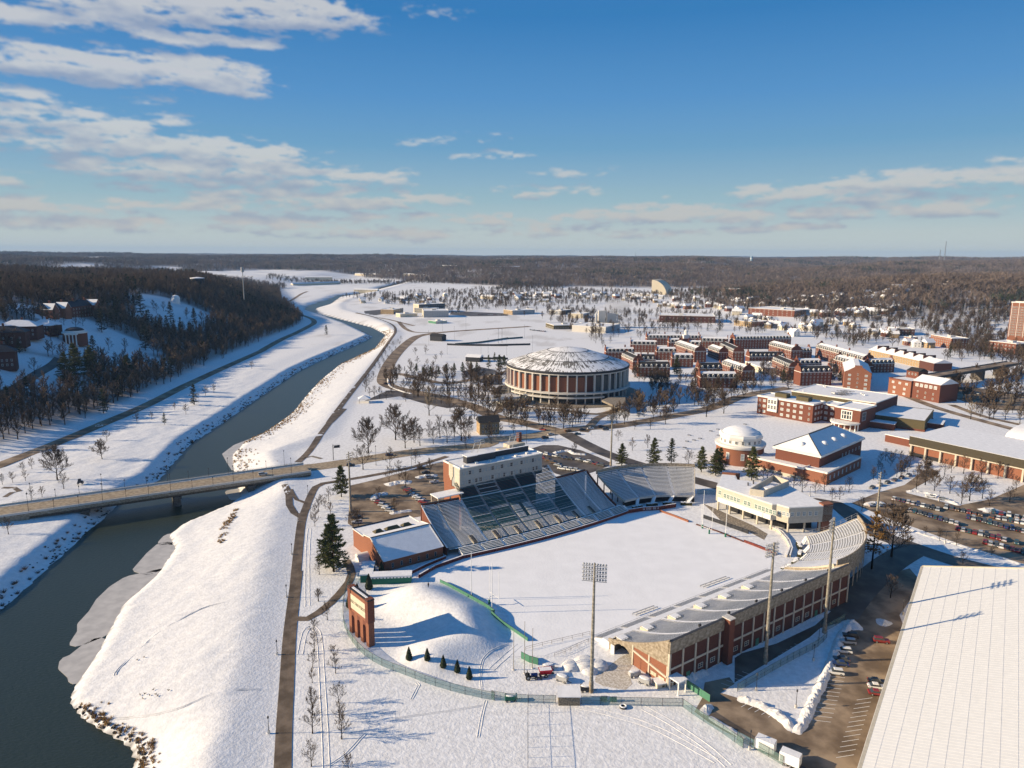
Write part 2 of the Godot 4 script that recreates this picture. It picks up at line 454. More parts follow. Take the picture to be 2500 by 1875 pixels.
func make_ground() -> void:
	var xs := lines_between(-13000, 13000, -330, 230, 2.1, 1.045)
	var zs := lines_between(-16000, 40, -480, -110, 2.1, 1.021)
	var nx := xs.size()
	var nz := zs.size()
	var v := PackedVector3Array()
	var n := PackedVector3Array()
	var c := PackedColorArray()
	v.resize(nx * nz); n.resize(nx * nz); c.resize(nx * nz)
	var rough := FastNoiseLite.new()
	rough.seed = 5
	rough.frequency = 0.045
	rough.fractal_octaves = 3
	var pat := FastNoiseLite.new()
	pat.seed = 6
	pat.frequency = 0.006
	pat.fractal_octaves = 5
	for j in nz:
		for i in nx:
			var x := xs[i]
			var z := zs[j]
			var h := ground(x, z)
			var k := j * nx + i
			var w := woods(x, z)
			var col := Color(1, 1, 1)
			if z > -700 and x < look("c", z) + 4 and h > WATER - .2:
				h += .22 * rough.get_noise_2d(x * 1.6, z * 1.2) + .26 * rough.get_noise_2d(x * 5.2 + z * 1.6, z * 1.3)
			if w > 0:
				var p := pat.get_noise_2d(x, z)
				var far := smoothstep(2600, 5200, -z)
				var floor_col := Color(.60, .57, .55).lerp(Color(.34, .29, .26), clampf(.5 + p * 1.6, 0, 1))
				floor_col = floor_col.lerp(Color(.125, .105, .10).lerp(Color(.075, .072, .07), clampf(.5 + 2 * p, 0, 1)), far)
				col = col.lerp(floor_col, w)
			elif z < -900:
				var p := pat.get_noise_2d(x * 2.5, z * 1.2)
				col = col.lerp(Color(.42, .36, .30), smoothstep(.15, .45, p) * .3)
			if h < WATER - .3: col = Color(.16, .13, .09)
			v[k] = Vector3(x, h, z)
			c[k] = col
	for j in nz:
		for i in nx:
			var k := j * nx + i
			var a := v[j * nx + maxi(i - 1, 0)]
			var b := v[j * nx + mini(i + 1, nx - 1)]
			var d := v[maxi(j - 1, 0) * nx + i]
			var e := v[mini(j + 1, nz - 1) * nx + i]
			n[k] = (e - d).cross(b - a).normalized()
	var idx := PackedInt32Array()
	idx.resize((nx - 1) * (nz - 1) * 6)
	var q := 0
	for j in nz - 1:
		for i in nx - 1:
			var k := j * nx + i
			idx[q] = k; idx[q + 1] = k + 1; idx[q + 2] = k + nx
			idx[q + 3] = k + 1; idx[q + 4] = k + nx + 1; idx[q + 5] = k + nx
			q += 6
	var arr := []
	arr.resize(Mesh.ARRAY_MAX)
	arr[Mesh.ARRAY_VERTEX] = v
	arr[Mesh.ARRAY_NORMAL] = n
	arr[Mesh.ARRAY_COLOR] = c
	arr[Mesh.ARRAY_INDEX] = idx
	var am := ArrayMesh.new()
	am.add_surface_from_arrays(Mesh.PRIMITIVE_TRIANGLES, arr)
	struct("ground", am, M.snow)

# ---------------------------------------------------------------- sky
const CLOUDS := [[-33.90, 14.23, -28.62, 14.65, 0.84, .9], [-28.58, 15.05, -24.82, 14.18, 0.93, .9], [-28.13, 15.64, -15.72, 16.49, 1.77, 1], [-15.70, 16.92, -11.64, 16.57, 0.93, .6], [-22.77, 14.41, -18.99, 14.42, 0.63, .8], [-34.17, 11.69, -28.46, 11.95, 1.31, 1], [-28.48, 11.81, -22.64, 12.13, 1.59, 1], [-22.68, 11.54, -19.96, 11.31, 0.71, .9], [-33.77, 9.82, -32.30, 9.72, 0.60, .75], [-26.70, 10.08, -24.40, 10.21, 0.41, .45], [-23.22, 10.31, -21.71, 10.27, 0.37, .35], [-32.80, 8.42, -28.11, 8.13, 1.31, .9], [-32.44, 7.05, -27.94, 6.96, 1.12, .9], [-28.44, 7.51, -18.48, 6.72, 1.40, .95], [-27.21, 8.94, -25.22, 9.03, 0.63, .7], [-28.04, 5.75, -17.71, 5.93, 1.31, .95], [-26.41, 4.76, -10.11, 5.67, 0.97, .75], [-21.79, 4.32, -12.75, 4.50, 0.84, .75], [-28.65, 3.43, -23.55, 3.37, 0.49, .75], [-22.79, 3.31, -9.28, 3.97, 1.12, .8], [-35.06, 3.01, -29.39, 2.86, 0.78, .85], [-34.17, 2.10, -27.21, 1.94, 0.86, .8], [-21.14, 2.21, -7.55, 1.54, 1.12, .75], [-11.76, 2.89, -0.29, 2.66, 0.60, .7], [-12.76, 4.25, -5.71, 4.20, 0.75, .6], [-7.42, 8.42, -1.57, 8.76, 0.52, .38], [-3.71, 7.40, -0.10, 7.52, 0.52, .5], [2.60, 6.25, 6.36, 6.15, 0.63, .5], [-0.08, 4.68, 5.50, 4.87, 0.67, .62], [9.60, 4.41, 11.35, 4.40, 0.30, .4], [3.92, 2.86, 7.53, 2.77, 0.45, .7], [7.70, 3.03, 17.20, 2.98, 1.08, .9], [-0.07, 1.95, 11.63, 1.80, 0.86, .62], [13.89, 1.80, 23.63, 2.24, 0.45, .75], [19.07, 4.45, 26.72, 4.25, 0.97, .85], [25.20, 5.08, 35.79, 4.97, 0.97, .85], [22.79, 3.15, 32.27, 3.32, 0.90, .85], [31.58, 3.71, 35.93, 3.77, 0.52, .7], [33.36, 6.17, 36.82, 6.08, 0.45, .6], [18.62, 1.39, 20.72, 1.39, 0.22, .4], [-9.96, 16.88, -5.54, 17.07, 0.67, .3], [-31.15, 13.76, -29.73, 13.96, 0.41, .5], [-31.39, 15.15, -28.29, 15.35, 0.56, .4], [108.2, 3.6, 111.5, 3.7, 0.91, 0.95], [60.0, 6.1, 66.7, 6.8, 0.54, 0.79], [114.8, 19.8, 131.2, 20.4, 1.53, 0.88], [135.8, 9.0, 140.0, 9.7, 1.71, 0.75], [125.7, 31.6, 131.4, 31.5, 1.36, 0.70], [107.4, 15.6, 119.2, 15.2, 1.87, 0.71], [137.3, 9.0, 149.1, 8.9, 0.76, 0.70], [204.1, 6.8, 217.1, 6.5, 1.32, 0.89], [77.2, 9.5, 90.0, 10.1, 1.84, 0.83], [305.1, 33.3, 313.8, 34.0, 2.05, 0.87], [123.8, 11.3, 135.2, 10.8, 1.30, 0.66], [167.7, 33.9, 172.1, 34.7, 1.64, 0.59], [60.1, 3.3, 71.6, 3.4, 1.32, 0.64], [53.7, 33.9, 70.5, 33.9, 1.26, 0.68], [54.0, 5.5, 64.0, 4.8, 0.86, 0.61], [100.6, 4.4, 116.1, 4.1, 0.66, 0.76], [305.9, 6.9, 315.8, 6.3, 0.80, 0.89], [288.7, 27.1, 296.1, 27.0, 1.20, 0.86], [261.9, 10.7, 278.4, 11.0, 0.56, 0.90], [78.7, 8.8, 91.3, 8.8, 1.16, 0.68], [150.2, 17.1, 165.5, 16.5, 2.45, 0.85], [282.8, 18.0, 294.3, 18.5, 1.93, 0.85], [292.9, 5.6, 302.8, 6.2, 1.35, 0.56], [142.6, 12.3, 157.2, 11.6, 1.89, 0.67], [258.2, 8.8, 262.5, 8.2, 1.37, 0.90], [183.4, 5.6, 195.2, 6.3, 1.39, 0.92], [174.2, 3.7, 179.7, 3.1, 1.19, 0.65], [191.4, 14.5, 196.1, 13.9, 2.40, 0.77], [187.2, 6.1, 200.9, 6.9, 1.38, 0.80], [209.8, 23.3, 217.1, 23.9, 2.40, 0.78], [164.2, 21.2, 172.0, 21.1, 2.02, 0.80], [213.2, 17.3, 225.7, 17.9, 0.91, 0.79], [290.0, 5.0, 301.4, 5.0, 1.56, 0.54], [141.7, 7.2, 153.9, 8.0, 0.61, 0.92], [312.3, 4.0, 323.9, 4.6, 0.92, 0.92], [154.5, 16.8, 162.6, 17.2, 1.88, 0.74], [166.9, 12.1, 173.9, 11.9, 0.78, 0.58], [190.9, 13.4, 202.7, 12.8, 0.89, 0.94], [312.7, 8.5, 326.3, 8.5, 1.40, 0.71], [208.2, 3.4, 224.5, 2.9, 1.61, 0.81], [192.8, 8.8, 206.3, 8.3, 1.83, 0.54], [117.6, 26.2, 130.4, 26.6, 2.13, 0.93], [282.9, 27.9, 298.3, 27.3, 1.62, 0.60], [125.1, 10.5, 135.3, 10.6, 0.92, 0.68], [90.3, 19.6, 93.6, 20.3, 1.07, 0.57], [274.8, 8.8, 290.6, 8.8, 1.74, 0.70]]
func sky_colour(el: float) -> Color:
	# clear winter air, linear, by degrees above the horizon
	var stops := [[0.0, Color(.345, .37, .355)], [1.6, Color(.315, .36, .355)], [4.0, Color(.205, .305, .35)], [8.0, Color(.10, .225, .355)], [11.5, Color(.062, .183, .36)], [17.0, Color(.026, .128, .305)], [40.0, Color(.022, .10, .26)], [90.0, Color(.018, .085, .225)]]
	for i in stops.size() - 1:
		if el <= stops[i + 1][0]:
			return stops[i][1].lerp(stops[i + 1][1], (el - stops[i][0]) / (stops[i + 1][0] - stops[i][0]))
	return stops[7][1]
func make_sky() -> ImageTexture:
	var W := 4096
	var H := 2048
	var im := Image.create(W, H, false, Image.FORMAT_RGB8)
	var ppd := W / 360.0
	for y in H:
		var el := 90.0 - (y + .5) * 180.0 / H
		im.fill_rect(Rect2i(0, y, W, 1), sky_colour(maxf(el, 0)).linear_to_srgb())
	var fn := FastNoiseLite.new()
	fn.seed = 21
	fn.noise_type = FastNoiseLite.TYPE_SIMPLEX_SMOOTH
	fn.frequency = .022
	fn.fractal_octaves = 5
	fn.fractal_gain = .55
	# cloud thickness, gathered bank by bank: only rows up to 40 degrees are touched
	var rows := int(46 * H / 180.0)
	var top := H / 2 - rows
	var dens := PackedFloat32Array()
	dens.resize(W * rows)
	for e in CLOUDS:
		var ax: float = e[0] * ppd
		var ay: float = H / 2 - e[1] * ppd
		var bx: float = e[2] * ppd
		var by: float = H / 2 - e[3] * ppd
		var r: float = e[4] * ppd
		var rx := r * 3.4
		var x0 := int(minf(ax, bx) - rx * 1.3)
		var x1 := int(maxf(ax, bx) + rx * 1.3)
		for y in range(maxi(top, int(minf(ay, by) - r * 1.5)), mini(H / 2 - 1, int(maxf(ay, by) + r * 1.5))):
			for x in range(x0, x1):
				var t := clampf(((x - ax) * (bx - ax)) / maxf((bx - ax) * (bx - ax), 1), 0, 1)
				var dx := (x - lerpf(ax, bx, t)) / rx
				var dy := (y - lerpf(ay, by, t)) / r
				if dy > 0: dy *= 1.35
				var q := dx * dx + dy * dy
				if q < 1.6:
					var k := (y - top) * W + posmod(x, W)
					dens[k] = maxf(dens[k], e[5] * (1 - q / 1.6))
	for y in rows:
		var el := (rows - y) * 180.0 / H
		for x in W:
			var s := dens[y * W + x]
			if s <= 0.01: continue
			var wob := fn.get_noise_2d(x * .8, y * 3.4)
			var fine := fn.get_noise_2d(x * 2.6 + 900, y * 9.0)
			var a := clampf((s * 1.05 + wob * .85 + fine * .42 - .36) * 1.75, 0, 1)
			if a <= 0: continue
			a = a * a * (3 - 2 * a) * minf(1, .35 + s)
			var up: float = dens[maxi(y - 9, 0) * W + x]
			var lit := clampf(.55 + (s - up) * 1.9 + fn.get_noise_2d(x * 1.3 + 300, y * 4 + 80) * .75, 0, 1)
			var low := smoothstep(9, 1.5, el)
			var shade := Color(.215, .245, .31).lerp(Color(.20, .225, .285), low)
			var bright := Color(.43, .42, .40).lerp(Color(.345, .325, .31), low)
			var base := im.get_pixel(x, top + y).srgb_to_linear()
			im.set_pixel(x, top + y, base.lerp(shade.lerp(bright, lit), a * .74).linear_to_srgb())
	return ImageTexture.create_from_image(im)

# ---------------------------------------------------------------- trees
func dir_from(axis: Vector3, spread: float, around: float) -> Vector3:
	var up := Vector3.UP if absf(axis.y) < .95 else Vector3.RIGHT
	var x := axis.cross(up).normalized()
	var y := x.cross(axis)
	return (axis * cos(spread) + (x * cos(around) + y * sin(around)) * sin(spread)).normalized()
var twig_min := .03
func branch(tr: MB, tw: MB, rng: RandomNumberGenerator, p: Vector3, d: Vector3, l: float, r: float, depth: int, kids: Array) -> void:
	# a limb of three bends that gives off smaller ones; the last two orders are single spikes
	r = maxf(r, twig_min * (1.0 if depth >= kids.size() else 1.25))
	if depth >= kids.size():
		tw.spike(p, p + d * l, r)
		return
	var pts := PackedVector3Array([p])
	var rad := PackedFloat32Array([r])
	var cur := p
	var dd := d
	for k in 3:
		dd = (dd + Vector3(rng.randf_range(-.18, .18), rng.randf_range(.02, .2), rng.randf_range(-.18, .18))).normalized()
		cur += dd * l / 3
		pts.append(cur)
		rad.append(r * (1 - .3 * (k + 1)) + .004)
	if depth < 2:
		tr.tube(pts, rad, 4 if depth == 0 else 3, false)
	else:
		tw.spike(p, pts[2], r)
		tw.spike(pts[2].lerp(pts[1], .3), cur, r * .6)
	var m: int = kids[depth]
	for k in m:
		var t := .22 + .78 * (k + rng.randf()) / m
		var i := mini(int(t * 3), 2)
		var q := pts[i].lerp(pts[i + 1], t * 3 - i)
		var ax := (pts[i + 1] - pts[i]).normalized()
		var nd := dir_from(ax, rng.randf_range(.45, .95), rng.randf() * TAU)
		nd.y += .12
		branch(tr, tw, rng, q, nd.normalized(), l * rng.randf_range(.38, .62) * (1.15 - .45 * t), r * .42, depth + 1, kids)
func bare_tree(sd: int, H: float, spread: float, kids: Array, twig := 1.0, clear_trunk := .25) -> Array:
	# [trunk mesh, crown mesh]: a leafless tree of height H
	var rng := RandomNumberGenerator.new()
	rng.seed = sd
	var tr := MB.new()
	var tw := MB.new()
	var pts := PackedVector3Array()
	var rad := PackedFloat32Array()
	var lean := Vector3(rng.randf_range(-.03, .03), 0, rng.randf_range(-.03, .03))
	for k in 6:
		var t := k / 5.0
		pts.append(Vector3(0, t * H * .8 - .3, 0) + lean * H * t + Vector3(rng.randf_range(-.02, .02), 0, rng.randf_range(-.02, .02)) * H * .5 * t)
		rad.append(H * .018 * (1 - t) + .02 + (H * .006 if k == 0 else 0.0))
	tr.tube(pts, rad, 6, false)
	twig_min = .03 * twig
	var limbs: int = kids[0]
	for k in limbs:
		var t := clear_trunk + (.98 - clear_trunk) * (k + rng.randf() * .6) / limbs
		var i := mini(int(t * 5), 4)
		var p := pts[i].lerp(pts[i + 1], t * 5 - i)
		var a := k * 2.399 + rng.randf_range(-.4, .4)
		var el := lerpf(.45, 1.25, t) + rng.randf_range(-.15, .15)
		var d := Vector3(cos(a) * cos(el), sin(el), sin(a) * cos(el))
		var l := H * spread * lerpf(1.0, .52, t) * rng.randf_range(.85, 1.15)
		branch(tr, tw, rng, p, d, l, H * .0075 * (1.15 - .5 * t), 0, kids.slice(1))
	return [tr, tw]
func conifer(sd: int, H: float, width: float, whorls: int, per: int, tufts: int, needle: float, open_ := .12) -> Array:
	# [trunk, crown, ]: whorls of boughs carrying tufts of needles, each tuft a burst of spikes
	var rng := RandomNumberGenerator.new()
	rng.seed = sd
	var tr := MB.new()
	var nd := MB.new()
	tr.tube(PackedVector3Array([Vector3(0, -.3, 0), Vector3(0, H * .5, 0), Vector3(0, H, 0)]), PackedFloat32Array([H * .019, H * .011, .02]), 6, false)
	for w in whorls:
		var t := (w + .5) / whorls
		var y := H * (open_ + (1 - open_) * t)
		var reach := width * (1 - pow(t, 1.35)) * (.55 + .45 * minf(1, t * 5)) + .25
		for k in per:
			if rng.randf() < .1: continue
			var a := TAU * (k + rng.randf() * .8) / per + w * 1.1
			var l := reach * rng.randf_range(.62, 1.15)
			var rise := lerpf(-.12, .5, t) + rng.randf_range(-.08, .08)
			var p := Vector3(0, y + rng.randf_range(-.4, .4), 0)
			var d := Vector3(cos(a), rise, sin(a))
			var e := p + d * l
			tr.spike(p, e, .05 + .012 * l)
			for s in tufts:
				var f := .25 + .78 * (s + rng.randf()) / tufts
				var side := Vector3(-sin(a), 0, cos(a)) * rng.randf_range(-1, 1) * l * .26 * (1.2 - f * .6)
				var c := p.lerp(e, f) + side + Vector3(0, rng.randf_range(-.12, .2), 0)
				for b in 4:
					var o := (d * .55 + Vector3(rng.randf_range(-1, 1), rng.randf_range(-.25, .75), rng.randf_range(-1, 1))).normalized()
					nd.spike(c - o * needle * .3, c + o * needle * rng.randf_range(.7, 1.25), needle * .2)
	return [tr, nd]
func cypress(sd: int, H: float, width: float) -> Array:
	# a close-clipped cone of upright sprays over a dark core
	var rng := RandomNumberGenerator.new()
	rng.seed = sd
	var tr := MB.new()
	var nd := MB.new()
	tr.tube(PackedVector3Array([Vector3(0, -.2, 0), Vector3(0, H * .8, 0)]), PackedFloat32Array([.12, .03]), 5, false)
	nd.lathe([Vector2(width * .3, .15), Vector2(width * .42, H * .18), Vector2(width * .3, H * .55), Vector2(0, H * .92)], 9, true)
	for k in 620:
		var t := pow(rng.randf(), 1.15)
		var y := H * (.03 + .9 * t)
		var r := width * .5 * (1 - pow(t, 1.5)) * (.75 + .25 * minf(1, t * 8)) * rng.randf_range(.72, 1.08)
		var a := rng.randf() * TAU
		var p := Vector3(cos(a) * r * .85, y, sin(a) * r * .85)
		nd.spike(p, p + Vector3(cos(a) * .3, rng.randf_range(.35, .8), sin(a) * .3) * H * .11, H * .022)
	return [tr, nd]
var TREES := {}
func proto(called: String, a: Array, bark: Material, leaf: Material) -> void:
	var o := Node3D.new()
	part("trunk", a[0], bark, o)
	part("crown", a[1], leaf, o)
	o.set_meta("category", "tree")
	TREES[called] = o
func make_tree_kinds() -> void:
	for k in 4:
		proto("bare%d" % k, bare_tree(100 + k, 10.0, .46, [9, 6, 6, 5], 1.0, .22), M.bark, M.bark)
	for k in 2:
		proto("oak%d" % k, bare_tree(130 + k, 10.0, .56, [12, 8, 7, 6], 1.35, .2), M.bark, M.bark)
	for k in 2:
		proto("pale%d" % k, bare_tree(150 + k, 10.0, .36, [12, 6, 5, 4], 1.0, .2), M.pale_bark, M.pale_bark)
	for k in 3:
		proto("mid%d" % k, bare_tree(170 + k, 10.0, .44, [10, 6, 6], 1.7, .22), M.bark, M.bark)
	proto("brown0", bare_tree(180, 10.0, .42, [11, 7, 6], 2.0, .12), M.brown_twigs, M.brown_twigs)
	for k in 3:
		proto("pine%d" % k, conifer(200 + k, 10.0, 3.2, 15, 7, 10, .5), M.bark, M.needles)
	proto("pine_thin", conifer(210, 10.0, 2.4, 13, 6, 6, .42, .16), M.bark, M.needles)
	proto("pine_brown", conifer(211, 10.0, 2.6, 11, 5, 6, .4, .3), M.bark, M.brown_needles)
	for k in 2:
		proto("dark_pine%d" % k, conifer(220 + k, 10.0, 2.6, 11, 6, 5, .5, .08), M.bark, M.dark_needles)
	for k in 2:
		proto("cone%d" % k, cypress(230 + k, 5.0, 2.6), M.bark, M.dark_needles)
func tree(kind: String, called: String, at: Vector3, H: float, label: String, group := "", turn := -1.0) -> Node3D:
	var base := 5.0 if kind.begins_with("cone") else 10.0
	return copy(TREES[kind], called, label, at, turn if turn >= 0 else fposmod(at.x * 1.7 + at.z * 2.3, TAU), group, H / base)

func scatter(called: String, label: String, category: String, am: Mesh, m: Material, spots: Array, sizes: PackedFloat32Array, tints: PackedColorArray) -> void:
	if spots.is_empty(): return
	var mm := MultiMesh.new()
	mm.transform_format = MultiMesh.TRANSFORM_3D
	mm.use_colors = not tints.is_empty()
	mm.mesh = am
	mm.instance_count = spots.size()
	for i in spots.size():
		var p: Vector3 = spots[i]
		var s := sizes[i]
		mm.set_instance_transform(i, Transform3D(Basis(Vector3.UP, fposmod(p.x * 3.1 + p.z * 1.3, TAU)).scaled(Vector3(s, s, s)), p))
		if mm.use_colors: mm.set_instance_color(i, tints[i])
	var o := MultiMeshInstance3D.new()
	o.multimesh = mm
	o.material_override = m
	o.name = numbered(called)
	add_child(o)
	tag(o, label, category, "", "stuff")
func join(list: Array) -> MB:
	var o := MB.new()
	for e in list:
		o.v.append_array(e.v)
		o.n.append_array(e.n)
	return o
func make_woods() -> void:
	var rng := RandomNumberGenerator.new()
	rng.seed = 77
	# the hill wood on the left: single trees, thinner than the ones that stand out
	var kinds: Array = []
	for k in 3:
		kinds.append(join(bare_tree(300 + k, 10.0, .36, [10, 6, 5], 2.6, .25)).mesh())
	var pine_mesh := join(conifer(310, 10.0, 2.4, 9, 5, 4, .55, .1)).mesh()
	var spots := [[], [], [], []]
	var sizes := [PackedFloat32Array(), PackedFloat32Array(), PackedFloat32Array(), PackedFloat32Array()]
	var tints := [PackedColorArray(), PackedColorArray(), PackedColorArray(), PackedColorArray()]
	var z := -330.0
	while z > -2300:
		var step := 6.6 if z > -1300 else 10.0
		var x := look("f", z) - 4
		var x_end := x - 560 if z > -1300 else x - 900
		x_end = maxf(x_end, z * 0.80)
		while x > x_end:
			var px := x + rng.randf_range(-.5, .5) * step
			var pz := z + rng.randf_range(-.5, .5) * step
			var w := woods(px, pz)
			if rng.randf() < w * .93:
				var k := rng.randi() % 3
				var cl := sin(px * .021 + 1.0) * sin(pz * .017)
				if rng.randf() < (.05 if cl < .55 else .5): k = 3
				spots[k].append(on(px, pz, -.2))
				sizes[k].append(rng.randf_range(1.2, 2.0) if k < 3 else rng.randf_range(1.0, 1.8))
				var g := rng.randf_range(.75, 1.3)
				tints[k].append(Color(.17 * g, .122 * g, .085 * g) if k < 3 else Color(.04 * g, .048 * g, .02 * g))
			x -= step
		z -= step
	for k in 4:
		scatter("woodland", ["bare winter wood covering the left hill", "leafless trees crowding the slope of the left hill", "leafless wood behind the red brick building on the left hill", "dark evergreens scattered through the wood on the left hill"][k], "wood", kinds[k] if k < 3 else pine_mesh, M.forest, spots[k], sizes[k], tints[k])
	# far hills: clumps of about a dozen small trees
	var clumps: Array = []
	for q in 3:
		var mb := MB.new()
		for t in 13:
			var c := Vector3(rng.randf_range(-19, 19), 0, rng.randf_range(-19, 19))
			var hh := rng.randf_range(11, 20)
			mb.spike(c, c + Vector3(0, hh, 0), .5)
			for b in 11:
				var a := rng.randf() * TAU
				var p := c + Vector3(0, hh * rng.randf_range(.3, .85), 0)
				mb.spike(p, p + Vector3(cos(a), rng.randf_range(.5, 1.3), sin(a)) * hh * .3, .42)
		clumps.append(mb.mesh())
	var cs := [[], [], []]
	var cz := [PackedFloat32Array(), PackedFloat32Array(), PackedFloat32Array()]
	var ct := [PackedColorArray(), PackedColorArray(), PackedColorArray()]
	z = -1250.0
	while z > -6500:
		var step := 27.0 + maxf(0, -z - 2500) * .006
		var x := z * .84
		while x < -z * .84:
			var px := x + rng.randf_range(-.5, .5) * step
			var pz := z + rng.randf_range(-.5, .5) * step
			x += step
			if px < look("f", pz) and pz > -2300: continue
			var w := woods(px, pz)
			if rng.randf() < w * .95:
				var k := rng.randi() % 3
				cs[k].append(on(px, pz, -1.0))
				cz[k].append(rng.randf_range(.8, 1.25))
				var g := rng.randf_range(.7, 1.25)
				var green := .35 if sin(px * .006 + 2.0) * sin(pz * .005 + 1.0) > .55 else .04
				ct[k].append(Color(.155 * g, .12 * g, .10 * g) if rng.randf() > green else Color(.04 * g, .052 * g, .03 * g))
		z -= step
	for k in 3:
		scatter("hill_forest", ["bare brown forest on the hills along the horizon", "leafless forest clothing the distant ridges", "winter forest on the far slopes beyond the town"][k], "forest", clumps[k], M.forest, cs[k], cz[k], ct[k])

# ---------------------------------------------------------------- river, roads, lots
func smooth_line(pts: Array, step := 6.0) -> PackedVector2Array:
	var out := PackedVector2Array()
	var m := pts.size()
	for i in m - 1:
		var p0: Vector2 = pts[maxi(i - 1, 0)]
		var p1: Vector2 = pts[i]
		var p2: Vector2 = pts[i + 1]
		var p3: Vector2 = pts[mini(i + 2, m - 1)]
		var k := maxi(1, int(p1.distance_to(p2) / step))
		for j in k:
			out.append(p1.cubic_interpolate(p2, p0, p3, float(j) / k))
	out.append(pts[m - 1])
	return out
func ribbon(pts: Array, width: float, lift: float, across := 3, step := 6.0) -> MB:
	var mb := MB.new()
	var l := smooth_line(pts, step)
	var prev: Array = []
	for i in l.size():
		var f := (l[mini(i + 1, l.size() - 1)] - l[maxi(i - 1, 0)]).normalized()
		var s := Vector2(-f.y, f.x)
		var row: Array = []
		for k in across:
			var q := l[i] + s * width * (k / float(across - 1) - .5)
			row.append(Vector3(q.x, ground(q.x, q.y) + lift, q.y))
		if i > 0:
			for k in across - 1:
				mb.quad(prev[k + 1], prev[k], row[k], row[k + 1])
		prev = row
	return mb
func road(called: String, pts: Array, width: float, m: Material, lift := .10) -> void:
	struct(called, ribbon(pts, width, lift), m)
func sheet(called: String, pts: Array, y: float, m: Material) -> void:
	var mb := MB.new()
	mb.prism(pts, y - .05, y)
	struct(called, mb, m)
func bank(pts: Array, w: float, h: float, sd: int) -> MB:
	# a lumpy ridge of ploughed snow
	var mb := MB.new()
	var fn := FastNoiseLite.new()
	fn.seed = sd
	fn.frequency = .35
	var l := smooth_line(pts, .6)
	var prev: Array = []
	var m := l.size()
	for i in m:
		var f := (l[mini(i + 1, m - 1)] - l[maxi(i - 1, 0)]).normalized()
		var s := Vector2(-f.y, f.x)
		var hh := h * (.9 + .6 * fn.get_noise_1d(i * .55)) * minf(1, minf(i, m - 1 - i) / 5.0 + .1)
		var ww := w * (1.0 + .35 * fn.get_noise_1d(i * .4 + 500))
		var row: Array = []
		for k in 9:
			var t := k / 8.0
			var q := l[i] + s * ww * (t - .5)
			var y := sin(t * PI) * hh * (1 + .45 * fn.get_noise_2d(q.x * 2, q.y * 2)) - .05
			row.append(Vector3(q.x, ground(q.x, q.y) + y, q.y))
		if i > 0:
			for k in 8:
				mb.quad(prev[k + 1], prev[k], row[k], row[k + 1])
		prev = row
	return mb
func snow_bank(pts: Array, w: float, h: float, label: String) -> void:
	var o := part(numbered("snow_bank"), bank(pts, w, h, used.size() + 5), M.snow_heap, self)
	tag(o, label, "snow bank", "", "stuff")
func ruts(pts: Array, gauge: float) -> MB:
	# two furrows with little raised lips
	var mb := MB.new()
	var l := smooth_line(pts, 1.6)
	var rng := RandomNumberGenerator.new()
	rng.seed = int(absf(pts[0].x) * 10)
	for s in [-.5, .5]:
		var prev: Array = []
		for i in l.size():
			var f := (l[mini(i + 1, l.size() - 1)] - l[maxi(i - 1, 0)]).normalized()
			var n := Vector2(-f.y, f.x)
			var row: Array = []
			for k in 4:
				var q: Vector2 = l[i] + n * (gauge * s + (k - 1.5) * .11)
				row.append(on(q.x, q.y, [0.0, .09, .09, 0.0][k] * rng.randf_range(.5, 1.3)))
			if i > 0:
				for k in 3: mb.quad(prev[k + 1], prev[k], row[k], row[k + 1])
			prev = row
	return mb
func stripes(a: Vector2, b: Vector2, across: Vector2, n: int, y := .1) -> MB:
	# painted bay lines from a towards b
	var mb := MB.new()
	for k in n:
		var p := a.lerp(b, k / float(maxi(n - 1, 1)))
		mb.bar(Vector3(p.x, y, p.y), Vector3(p.x + across.x, y, p.y + across.y), .12, .01)
	return mb

